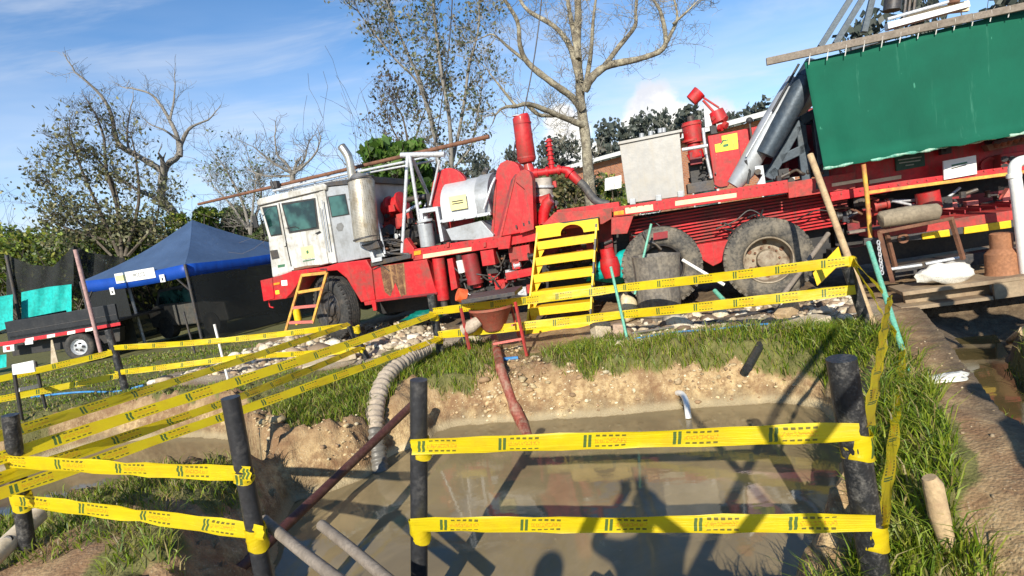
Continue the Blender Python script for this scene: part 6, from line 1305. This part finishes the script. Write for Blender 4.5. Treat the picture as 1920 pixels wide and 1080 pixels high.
def grow(mb, p, d, L, r, lv, tips, up=.25, spread=.8, kids=4, rmin=.004, nseg=4, gnarl=.25, shrink=.55):
    path = [p]; q = p.copy(); dd = d.normalized(); radii = [r]
    for i in range(nseg):
        dd = (dd + Vector((random.gauss(0, gnarl), random.gauss(0, gnarl), random.gauss(0, gnarl) + up * .35))).normalized(); q = q + dd * (L / nseg); path.append(q); radii.append(max(rmin, r * (1 - .75 * (i + 1) / nseg)))
        if lv > 0:
            for _ in range(kids if i else max(0, kids - 1)):
                if random.random() < .72:
                    s = Vector((random.gauss(0, 1), random.gauss(0, 1), random.gauss(0, .8) + up)); s = (s - dd * s.dot(dd) * .5).normalized()
                    grow(mb, q, (dd * (1 - spread * .5) + s * spread), L * shrink * random.uniform(.6, 1.1), max(rmin, radii[-1] * .6), lv - 1, tips, up, spread, max(1, kids - 1), rmin, 3, gnarl, shrink)
    mb.tube(path, radii, 7 if r > .03 else (4 if r > .012 else 3), cap=False); tips.append(q)
    if lv <= 1: tips += path[2:]
def limb_tree(name, label, Y, limbs, twigs=(2, 1.2, .02), leaf=None, bark=BARK, seed=1, group=None, yj=.8, base=None, cat='tree', rscale=1.0, dens=3, lowleaf=0):
    """limbs traced as (points in pixels, start radius px, end radius px, depth drift); given real depth, thickness and twigs"""
    random.seed(seed); rs_ = Y / 1000 * rscale; mb = MB(); tips = []
    for pts, r0, r1, dr in limbs:
        n = len(pts); P = [at_y(x, y, Y + dr * (i / max(1, n - 1)) + random.uniform(-.1, .1) * (i > 0)) for i, (x, y) in enumerate(pts)]
        C_ = curve_pts(P, 4); m = len(C_); R_ = [(r0 + (r1 - r0) * i / (m - 1)) * rs_ * random.uniform(.9, 1.1) for i in range(m)]; mb.tube(C_, R_, 8 if r0 > 3 else 5)
        lv, L, r = twigs
        for i in range(1, m):
            for _ in range(dens):
                if random.random() < .3 + .5 * i / m:
                    t = (C_[i] - C_[i - 1]).normalized(); s = Vector((random.gauss(0, 1), random.gauss(0, 1), random.gauss(.3, .8))).normalized()
                    grow(mb, C_[i], t * .6 + s, L * random.uniform(.5, 1.1), min(r, R_[i] * .7), lv, tips, kids=3)
        grow(mb, C_[-1], (C_[-1] - C_[-2]), L, R_[-1], lv, tips, kids=3)
    root = at_y(limbs[0][0][0][0], limbs[0][0][0][1], Y); root.z = hz(root.x, root.y)
    e = empty(name, root, 0, label, cat, group)
    mb.v = [tuple(Vector(v) - root) for v in mb.v]; mb.build('trunk', bark, e, smooth=60)
    if leaf:
        if lowleaf: zs = [t.z for t in tips]; z0, z1 = min(zs), max(zs); tips = [t for t in tips if random.random() < (1 - (t.z - z0) / (z1 - z0)) ** lowleaf] or tips
        n, size, cols, jit = leaf; tips = random.sample(tips, max(30, int(len(tips) * .28))); P = [random.choice(tips) - root + Vector((random.gauss(0, jit), random.gauss(0, jit), random.gauss(0, jit))) for _ in range(n)]
        leaves('crown', P, size, cols, None, e, seed)
    return e
DG_ = [(.09, .14, .04), (.13, .18, .06), (.06, .10, .03), (.18, .20, .09)]
YG_ = [(.25, .32, .035), (.17, .25, .03), (.36, .36, .07), (.09, .15, .02)]
# big bare tree in the middle
Yb = 15.0
limb_tree('bare_tree', 'big leafless tree with forked lichen covered limbs rising behind the truck', Yb, [
    ([(1112, 420), (1104, 330), (1098, 260), (1090, 200), (1086, 140), (1082, 80), (1084, 20), (1080, -60)], 12, 6, .3),
    ([(1092, 205), (1070, 180), (1035, 155), (990, 118), (975, 85), (970, 40), (940, -10)], 8, 3, -1.0),
    ([(1096, 170), (1110, 145), (1135, 125), (1160, 118), (1200, 110), (1243, 92), (1247, 60), (1238, 20)], 9, 3.5, -.6),
    ([(1243, 92), (1262, 55), (1270, 30), (1262, -10)], 4.5, 2, .3), ([(1262, 45), (1290, 20), (1310, 0)], 3, 1.2, .2),
    ([(1135, 122), (1160, 88), (1190, 50), (1192, 20), (1196, -20)], 6, 2.5, .8), ([(1086, 150), (1070, 90), (1040, 50), (990, 20), (970, -10)], 7, 3, 1.0),
    ([(1094, 235), (1060, 222), (1020, 205), (990, 195), (965, 200)], 7, 3.5, -1.2), ([(990, 197), (1010, 215), (1035, 218)], 5, 3, .2), ([(968, 200), (940, 165), (920, 140)], 3.5, 1.5, .3),
    ([(1084, 110), (1075, 60), (1066, 10), (1060, -40)], 6, 3, .8), ([(990, 118), (955, 90), (925, 65), (905, 70)], 3.5, 1.2, .6), ([(1096, 170), (1108, 100), (1112, 40), (1120, -20)], 5, 2, -.5)],
    twigs=(2, .9, .010), leaf=None, bark=BARK, seed=3, dens=1, rscale=.9)
limb_tree('slender_tree', 'slender multi stemmed tree with sparse grey green leaves behind the drum', 16.5, [
    ([(830, 420), (822, 330), (815, 250), (790, 160), (760, 90), (735, 30), (715, -30)], 4.5, 1.5, .5),
    ([(835, 420), (846, 320), (842, 220), (828, 140), (818, 60), (810, -20)], 4.5, 2, -.5),
    ([(842, 330), (860, 250), (872, 180), (880, 120), (896, 60), (900, -10)], 3.5, 1.5, .6),
    ([(815, 260), (800, 200), (780, 150), (740, 110), (700, 60), (670, 20)], 3, 1, -.7), ([(846, 320), (880, 280), (895, 220), (905, 150)], 2.5, 1, .4)],
    twigs=(2, 1.0, .010), leaf=(4200, .065, [(.12, .15, .08), (.08, .11, .05), (.17, .19, .12), (.20, .17, .08)], .10), bark=BARKP, seed=5, dens=2)
limb_tree('bare_tree', 'leafless tree forking into a wide Y above the blue tent', 20.0, [
    ([(345, 430), (318, 390), (303, 375), (304, 345), (307, 322)], 7, 5.5, .0),
    ([(307, 322), (280, 305), (245, 285), (232, 278), (222, 268), (215, 250), (212, 230), (205, 205), (190, 180), (165, 155), (140, 135)], 5, 1.2, -.8),
    ([(307, 322), (318, 305), (333, 294), (335, 270), (330, 250), (318, 225), (300, 195), (280, 175), (245, 165)], 4.5, 1.2, .8),
    ([(338, 293), (340, 270), (352, 245), (365, 235), (390, 225)], 3.5, 1.2, .6), ([(320, 390), (290, 370), (260, 357), (225, 335), (215, 320)], 4.5, 1.5, .8), ([(318, 225), (325, 195), (328, 165)], 2, .8, .2), ([(242, 285), (238, 250), (245, 200)], 2, .8, .3), ([(333, 262), (310, 245), (285, 235)], 2, .8, -.4)],
    twigs=(1, .8, .010), leaf=None, bark=BARKP, seed=8, dens=1, rscale=1.25)
limb_tree('scrub_tree', 'tall tangled scrub tree with sparse dull leaves at left behind the shade net', 18.5, [
    ([(230, 500), (222, 400), (200, 320), (195, 260), (180, 215)], 4, 1.5, .5), ([(225, 480), (180, 380), (150, 310), (130, 250)], 3.5, 1, -.6), ([(235, 480), (260, 380), (255, 300), (245, 250)], 3.5, 1, .6), ([(210, 480), (150, 420), (110, 370), (85, 330)], 3, 1, .4), ([(240, 480), (290, 420), (300, 370)], 3, 1, -.4), ([(200, 450), (130, 430), (90, 410)], 3, 1, -.4), ([(225, 440), (215, 350), (175, 290), (140, 280)], 3, 1, .8)],
    twigs=(2, .85, .009), leaf=(4200, .075, [(.14, .15, .07), (.10, .115, .05), (.20, .20, .09), (.22, .20, .08)], .16), bark=BARKD, seed=9, dens=3, lowleaf=1.5)
limb_tree('bare_tree', 'small pruned leafless tree poking up behind the cab roof', 17.0, [
    ([(545, 400), (548, 340), (550, 325)], 5, 4, 0), ([(550, 328), (535, 305), (520, 290), (515, 255)], 3.5, 1.2, .3), ([(550, 328), (505, 300), (475, 275)], 3, 1, -.4), ([(552, 326), (570, 300), (578, 270)], 3, 1, .4), ([(560, 320), (590, 290), (600, 265)], 2.5, 1, .2), ([(545, 330), (500, 330), (468, 320)], 2.5, 1, .3)],
    twigs=(1, .6, .012), leaf=None, bark=BARKP, seed=12, dens=2)
limb_tree('thicket_tree', 'leafless brown thicket tree between the tent roof and the cab', 18.0, [
    ([(470, 440), (455, 380), (430, 330), (415, 305)], 3.5, 1, .3), ([(470, 440), (475, 380), (480, 340)], 3, 1, -.3), ([(465, 430), (430, 380), (400, 350)], 3, 1, .5), ([(475, 420), (490, 360), (470, 310)], 2.5, 1, .2)],
    twigs=(2, .9, .008), leaf=(500, .06, DG_, .1), bark=BARKP, seed=13, dens=2)
limb_tree('thicket_tree', 'purplish twiggy thicket tree left of the slender tree', 19.0, [
    ([(770, 330), (765, 270), (755, 220), (740, 195)], 3, 1, .3), ([(768, 300), (785, 240), (800, 200)], 2.5, 1, -.3), ([(765, 290), (740, 250), (725, 215)], 2.5, 1, .3)],
    twigs=(2, 1.0, .008), leaf=(900, .07, [(.14, .11, .09), (.10, .10, .05)], .12), bark=BARKD, seed=14, dens=2)
def bush(name, label, px, py_top, py_bot, wpx, Y, n, size, cols, seed, group=None, cat='bush', twiggy=8, par=None):
    rs = np.random.RandomState(seed); random.seed(seed); top = at_y(px, py_top, Y); bot = at_y(px + (py_bot - py_top) * .15, py_bot, Y); gzv = hz(bot.x, Y); zb = min(bot.z, top.z - .6); rx = wpx / 1000 * Y / 2; H = top.z - zb; c = Vector((top.x + .0, Y, zb))
    e = empty(name, Vector((c.x, Y, gzv)), 0, label, cat, group); base = Vector((c.x, Y, gzv)); K = 26; P = []
    for k in range(K):
        u = rs.rand(); v = rs.randn(3); v /= np.linalg.norm(v); rr = .45 + .4 * rs.rand(); cc = np.array([v[0] * rx * rr, v[1] * rx * .8 * rr, H * (.5 + v[2] * .5 * rr)]); s = (.16 + .22 * rs.rand()) * min(rx, H) * 1.1
        m = n // K; d = rs.randn(m, 3); d /= np.linalg.norm(d, axis=1)[:, None]; q = cc + d * s * (.55 + .5 * rs.rand(m, 1)) * np.array([1.1, 1.1, .8]); P.append(q)
    P = np.concatenate(P) + np.array([0, 0, zb - gzv]); leaves('crown', P, size, cols, None, e, seed)
    mb = MB(); tips = []
    for i in range(twiggy): grow(mb, Vector((random.uniform(-.2, .2) * rx, random.uniform(-.2, .2) * rx, 0)), Vector((random.gauss(0, .45), random.gauss(0, .45), 1)), (H + zb - gzv) * random.uniform(.7, 1.0), .03 + .01 * rx, 2, tips, kids=3)
    mb.build('trunk', BARKD, e, smooth=60); return e
HB = 'bushes beyond the tent and the screens'
bush('hedge_bush', 'yellow green leafy bush at the far left edge above the shade net', 20, 425, 560, 190, 21, 9000, .11, YG_, 31, HB)
bush('hedge_bush', 'green bush behind the tent roof peak with a few yellow leaves', 345, 382, 520, 130, 19.5, 8000, .09, YG_, 32, HB)
bush('hedge_bush', 'leafy green bush at the foot of the scrub tree behind the tent', 245, 395, 540, 170, 20.0, 9000, .09, YG_ + DG_, 33, HB)
bush('hedge_bush', 'dark bush behind the shade net between left edge and scrub tree', 110, 440, 560, 130, 20.5, 6000, .10, DG_ + YG_, 34, HB)
bush('hedge_bush', 'dark green bush between the tent roof and the thicket', 430, 385, 520, 110, 21, 5000, .10, DG_, 35, HB)
bush('hedge_bush', 'dark bush low behind the white cab', 540, 385, 520, 150, 21, 5000, .10, DG_, 36, HB)
bush('broadleaf_shrub', 'dense bright green broad leaved shrub above the exhaust behind the roof rack', 735, 240, 420, 150, 15.0, 5200, .16, [(.08, .17, .02), (.05, .11, .015), (.13, .21, .04)], 37, cat='shrub')
BB = 'bushes behind the drum and tank'
bush('scrub_bush', 'brown green scrub behind the gap beside the exhaust', 690, 330, 470, 150, 16.5, 4500, .08, DG_ + [(.2, .16, .08)], 38, BB)
bush('scrub_bush', 'scrub with pale dry stems behind the a frame', 790, 310, 450, 130, 17, 4500, .09, DG_ + [(.2, .16, .08)], 39, BB)
bush('scrub_bush', 'scrub growing behind the red chain guards', 900, 335, 450, 150, 18, 4500, .09, DG_, 40, BB)
bush('scrub_bush', 'dry brown scrub behind the red pump pipe', 1050, 330, 440, 150, 16, 4500, .08, [(.2, .16, .07), (.12, .12, .04), (.08, .09, .03)], 41, BB)
bush('scrub_bush', 'green scrub between the bare trunk and the tank', 1140, 325, 430, 110, 17, 4500, .08, DG_ + YG_, 42, BB)
# far row of eucalyptus on the rise behind
def far_tree(seed):
    rs = np.random.RandomState(seed); random.seed(seed); e = empty('eucalyptus_tree', (0, 0, 0), 0, None, None); P = []
    for k in range(16):
        h = .38 + .58 * rs.rand(); a = rs.rand() * 6.28; r = .17 * (1.1 - h) + .07 * rs.rand(); c = np.array([math.cos(a) * r, math.sin(a) * r, h]); s = .055 + .07 * rs.rand(); m = 62; d = rs.randn(m, 3); d /= np.linalg.norm(d, axis=1)[:, None]; P.append(c + d * s * (.5 + .6 * rs.rand(m, 1)))
    leaves('crown', np.concatenate(P), .034, [(.085, .10, .08), (.065, .08, .065), (.12, .13, .10)], None, e, seed, aspect=1.4)  # grey-green leaf colours, greyed in place of distance haze
    mb = MB(); tips = []; mb.tube([(0, 0, -.05), (.01, 0, .4), (0, .01, .9)], [.016, .012, .004], 6)
    for i in range(5): grow(mb, Vector((0, 0, .3 + .1 * i)), Vector((random.gauss(0, 1), random.gauss(0, 1), .7)), .25, .006, 1, tips, kids=2, rmin=.002)
    mb.build('trunk', BARKP, e, smooth=60); return e
def copy_tree(o, parent=None):
    c = o.copy(); COL.objects.link(c); c.parent = parent
    for ch in [q for q in bpy.data.objects if q.parent == o]: copy_tree(ch, c)
    return c
protos = [far_tree(s) for s in (71, 72, 73)]
FT = [(878, 283, 60), (897, 288, 55), (952, 282, 58), (1015, 270, 60), (1040, 258, 58), (1060, 262, 62), (1118, 240, 60), (1140, 226, 62), (1160, 238, 55), (1183, 224, 60), (1207, 212, 62), (1232, 214, 58), (1254, 204, 60), (1276, 214, 60), (1300, 200, 50), (1322, 208, 60), (1345, 214, 58), (1372, 214, 60), (1402, 206, 62), (1424, 191, 48), (1444, 196, 56), (1470, 205, 60), (1640, 25, 26), (1735, -20, 26), (1870, -12, 30), (1910, -20, 28)]
kind_lb = ['first', 'second', 'third', 'fourth', 'fifth', 'sixth', 'seventh', 'eighth', 'ninth', 'tenth', 'eleventh', 'twelfth', 'thirteenth', 'fourteenth', 'fifteenth', 'sixteenth', 'seventeenth', 'eighteenth', 'nineteenth', 'twentieth', 'twenty-first', 'twenty-second', 'twenty-third', 'twenty-fourth', 'twenty-fifth', 'twenty-sixth']
for i, (x, y, Y) in enumerate(FT):
    o = protos[i] if i < 3 else copy_tree(protos[i % 3]); top = at_y(x, y, Y); g0 = -.2; H = (top.z - g0) * .98; ws = random.uniform(.85, 1.25) * (1.0 if i < 22 else .9)
    o.location = (top.x, Y, g0); o.scale = (H * ws, H * ws, H); o.rotation_euler = (0, 0, random.uniform(0, 6.28))
    wh = 'far dusky eucalyptus on the skyline' if i < 22 else 'tall tree showing behind the mast and tarpaulin top'
    tag(o, f'{wh}, {kind_lb[i]} from the left of the row', 'tree', 'skyline trees behind the truck')
for i, (x, y, w, Y, lb) in enumerate(((1250, 285, 420, 45, 'low dark undergrowth belt below the skyline trees behind the tank'), (960, 330, 300, 48, 'low dark undergrowth belt below the skyline trees behind the drum'), (1600, 260, 420, 45, 'low dark undergrowth belt behind the rig floor'))):
    bush('undergrowth', lb, x, y, 420, w, Y, 9000, .34, DG_, 80 + i, 'undergrowth belts on the skyline')
# far hedge on the left horizon
for i, (x, y, w, lb) in enumerate(((-60, 470, 300, 'far hedge clump at the left edge'), (180, 450, 300, 'far hedge clump behind the scrub tree'), (420, 415, 300, 'far hedge clump behind the tent peak'), (620, 385, 300, 'far hedge clump behind the cab'))):
    bush('far_hedge', lb, x, y, 600, w, 34, 7000, .22, DG_ + YG_, 90 + i, 'far hedge clumps')
# house behind
a, b = at_y(1062, 302, 32), at_y(1500, 204, 20.5); yw = math.atan2(b.y - a.y, b.x - a.x); L = (Vector((b.x, b.y, 0)) - Vector((a.x, a.y, 0))).length; ht = (a.z + b.z) / 2
hs = empty('brick_house', Vector((a.x, a.y, 0)), yw, 'low orange brick house with a white roof edge far behind the bare tree', 'house')
def brick_mat():
    m, nt, p = newmat('orange_brick_wall'); tc = nd(nt, 'ShaderNodeTexCoord').outputs['Object']; mp = nd(nt, 'ShaderNodeMapping'); mp.inputs['Rotation'].default_value = (rad(90), 0, 0); nt.links.new(tc, mp.inputs[0])
    b = nd(nt, 'ShaderNodeTexBrick'); b.inputs['Scale'].default_value = 3.2; b.inputs['Color1'].default_value = (.45, .17, .07, 1); b.inputs['Color2'].default_value = (.36, .13, .06, 1); b.inputs['Mortar'].default_value = (.4, .34, .27, 1); nt.links.new(mp.outputs[0], b.inputs['Vector']); nt.links.new(b.outputs[0], p.inputs['Base Color']); p.inputs['Roughness'].default_value = .9; return m
BRK = brick_mat()
MB().box(0.3, L, .3, 6, -.3, ht - .25).build('wall', BRK, hs)
rfh = MB().prism([(0, 0), (L + .5, 0), (L + .5, .2), (0, .2)], -.2, 3.3); rfh.v = [(x, y, z + ht - .22 + (y + .2) * .12) for x, y, z in rfh.v]; rfh.build('roof', SIGNW, hs)
for i in range(4): w_ = MB().box(1.5 + i * 3.4, 2.9 + i * 3.4, .27, .32, 1.0, 2.3).build('window', SIGNW, hs); MB().box(1.6 + i * 3.4, 2.8 + i * 3.4, .25, .27, 1.1, 2.2).build('pane', GLASS, w_)
wsheet('white_sheet', 'white sheet hanging between the bare trunk and the tank in the background', 'sheet', [(1134, 335, 358, 16.2), (1165, 328, 352, 16.2)], SIGNW)

# ------------------------------------------------------------------ the people whose shadows fall on the pond (they stand beside the lens); ditch pair and poles are unseen, added for shadows
SKIN = surf('skin', (.35, .20, .13), .55, amt=0); JKT = surf('navy_jacket', (.03, .045, .10), .8, amt=.1); JEAN = surf('dark_jeans', (.03, .04, .07), .85, amt=.1); HAIRM = surf('dark_hair', (.015, .012, .01), .6, amt=0)
def person(label, x, y, h, arms, rz=0.0):
    z0 = hz(x, y); k = h / 1.75
    bodyv = {'pel': (0, 0, .95, .14), 'bel': (0, 0, 1.10, .135), 'che': (0, 0, 1.32, .155), 'nk': (0, .0, 1.47, .062), 'hd0': (0, .01, 1.56, .075), 'hd': (0, .01, 1.64, .095), 'top': (0, .01, 1.71, .07)}
    E_ = [('pel', 'bel'), ('bel', 'che'), ('che', 'nk'), ('nk', 'hd0'), ('hd0', 'hd'), ('hd', 'top')]
    for s, sn in ((-1, 'l'), (1, 'r')):
        bodyv.update({'hip' + sn: (s * .10, 0, .90, .105), 'kn' + sn: (s * .12, .02, .50, .068), 'an' + sn: (s * .13, -.01, .09, .046), 'to' + sn: (s * .15, .16, .04, .038), 'sh' + sn: (s * .18, 0, 1.40, .068)})
        el, ha = arms[0 if s < 0 else 1]; bodyv['el' + sn] = (s * abs(el[0]), el[1], el[2], .046); bodyv['wr' + sn] = (s * ha[0], ha[1], ha[2], .032); d = Vector(ha) - Vector(el); d.normalize(); bodyv['pa' + sn] = (s * ha[0] + d.x * .07 * s, ha[1] + d.y * .07, ha[2] + d.z * .07, .036)
        E_ += [('pel', 'hip' + sn), ('hip' + sn, 'kn' + sn), ('kn' + sn, 'an' + sn), ('an' + sn, 'to' + sn), ('che', 'sh' + sn), ('sh' + sn, 'el' + sn), ('el' + sn, 'wr' + sn), ('wr' + sn, 'pa' + sn)]
        for f in range(4):
            o = (f - 1.5) * .019; bodyv[f'f{f}{sn}'] = (bodyv['pa' + sn][0] + o * 1.3, bodyv['pa' + sn][1] + d.y * .05 + .015, bodyv['pa' + sn][2] + d.z * .06 + .01, .009); E_.append(('pa' + sn, f'f{f}{sn}')); bodyv[f'g{f}{sn}'] = (bodyv['pa' + sn][0] + o * 1.5, bodyv['pa' + sn][1] + d.y * .08 + .03, bodyv['pa' + sn][2] + d.z * .09 + .01, .008); E_.append((f'f{f}{sn}', f'g{f}{sn}'))
        bodyv['t' + sn] = (bodyv['pa' + sn][0] - s * .045, bodyv['pa' + sn][1] + .02, bodyv['pa' + sn][2], .011); E_.append(('wr' + sn, 't' + sn))
    names = list(bodyv); me = bpy.data.meshes.new('person'); me.from_pydata([tuple(c * k for c in bodyv[n][:3]) for n in names], [(names.index(a), names.index(b)) for a, b in E_], [])
    o = bpy.data.objects.new('person', me); COL.objects.link(o); o.location = (x, y, z0); o.rotation_euler = (0, 0, rz); sk = o.modifiers.new('skin', 'SKIN'); me.skin_vertices if hasattr(me, 'skin_vertices') else None
    if not len(me.skin_vertices): 
        bpy.context.view_layer.objects.active = o; o.select_set(True); bpy.ops.object.mode_set(mode='EDIT'); bpy.ops.mesh.customdata_skin_add() if hasattr(bpy.ops.mesh, 'customdata_skin_add') else None; bpy.ops.object.mode_set(mode='OBJECT')
    lay = me.skin_vertices[0].data
    for i, n in enumerate(names): r = bodyv[n][3] * k; lay[i].radius = (r, r); lay[i].use_root = (n == 'pel')
    o.modifiers.new('sub', 'SUBSURF').render_levels = 2; me.materials.append(JKT); tag(o, label, 'person')
    MB().ellipsoid((0, .005 * k, 1.665 * k), (.10 * k, .115 * k, .10 * k), 16, 10).build('hair', HAIRM, o, smooth=60)
    return o
try:
    person('person in dark clothes holding up a phone, whose shadow falls on the pond', -.27, -.36, 1.74, (((.30, .20, 1.36), (.10, .34, 1.55)), ((.30, .20, 1.36), (.10, .34, 1.55))))
    person('person in dark clothes standing left of the photographer, casting a head shaped shadow', -.98, -.75, 1.62, (((.26, .02, 1.12), (.24, .12, .88)), ((.26, .02, 1.12), (.24, .12, .88))))
    person('person in dark clothes standing at the footpath, casting the big shadow on it', 2.3, .42, 1.75, (((.34, .02, 1.15), (.20, .10, 1.0)), ((.34, .02, 1.15), (.20, .10, 1.0))))
    person('unseen figure added past the ditch at right to cast a round shadow on the steel beam', 4.0, 2.85, 1.75, (((.34, .02, 1.15), (.28, .10, .95)), ((.34, .02, 1.15), (.28, .10, .95))))  # this figure and the next are added out of view for one wide shadow
    person('unseen second figure added right of the ditch to widen the shadow on the beam', 4.45, 2.75, 1.70, (((.34, .02, 1.15), (.28, .10, .95)), ((.34, .02, 1.15), (.28, .10, .95))))
    for pts, lb in ((((-1.39, -.70, 0), (1.9, .6, 2.53)), 'unseen long pole leaning to the right, added to cast a shadow across the far bank'), (((1.1, -.1, 0), (.3, .31, 2.3)), 'unseen long pole leaning to the left, added to cast a shadow across the water')): tag(MB().tube([Vector(p) for p in pts], .033, 10).build('added_shadow_pole', WOODG, smooth=50), lb, 'pole', 'unseen crossed poles added for their shadows')  # poles added out of view, placed by the shadow lines they cast
except Exception as ex: print('person failed', ex)
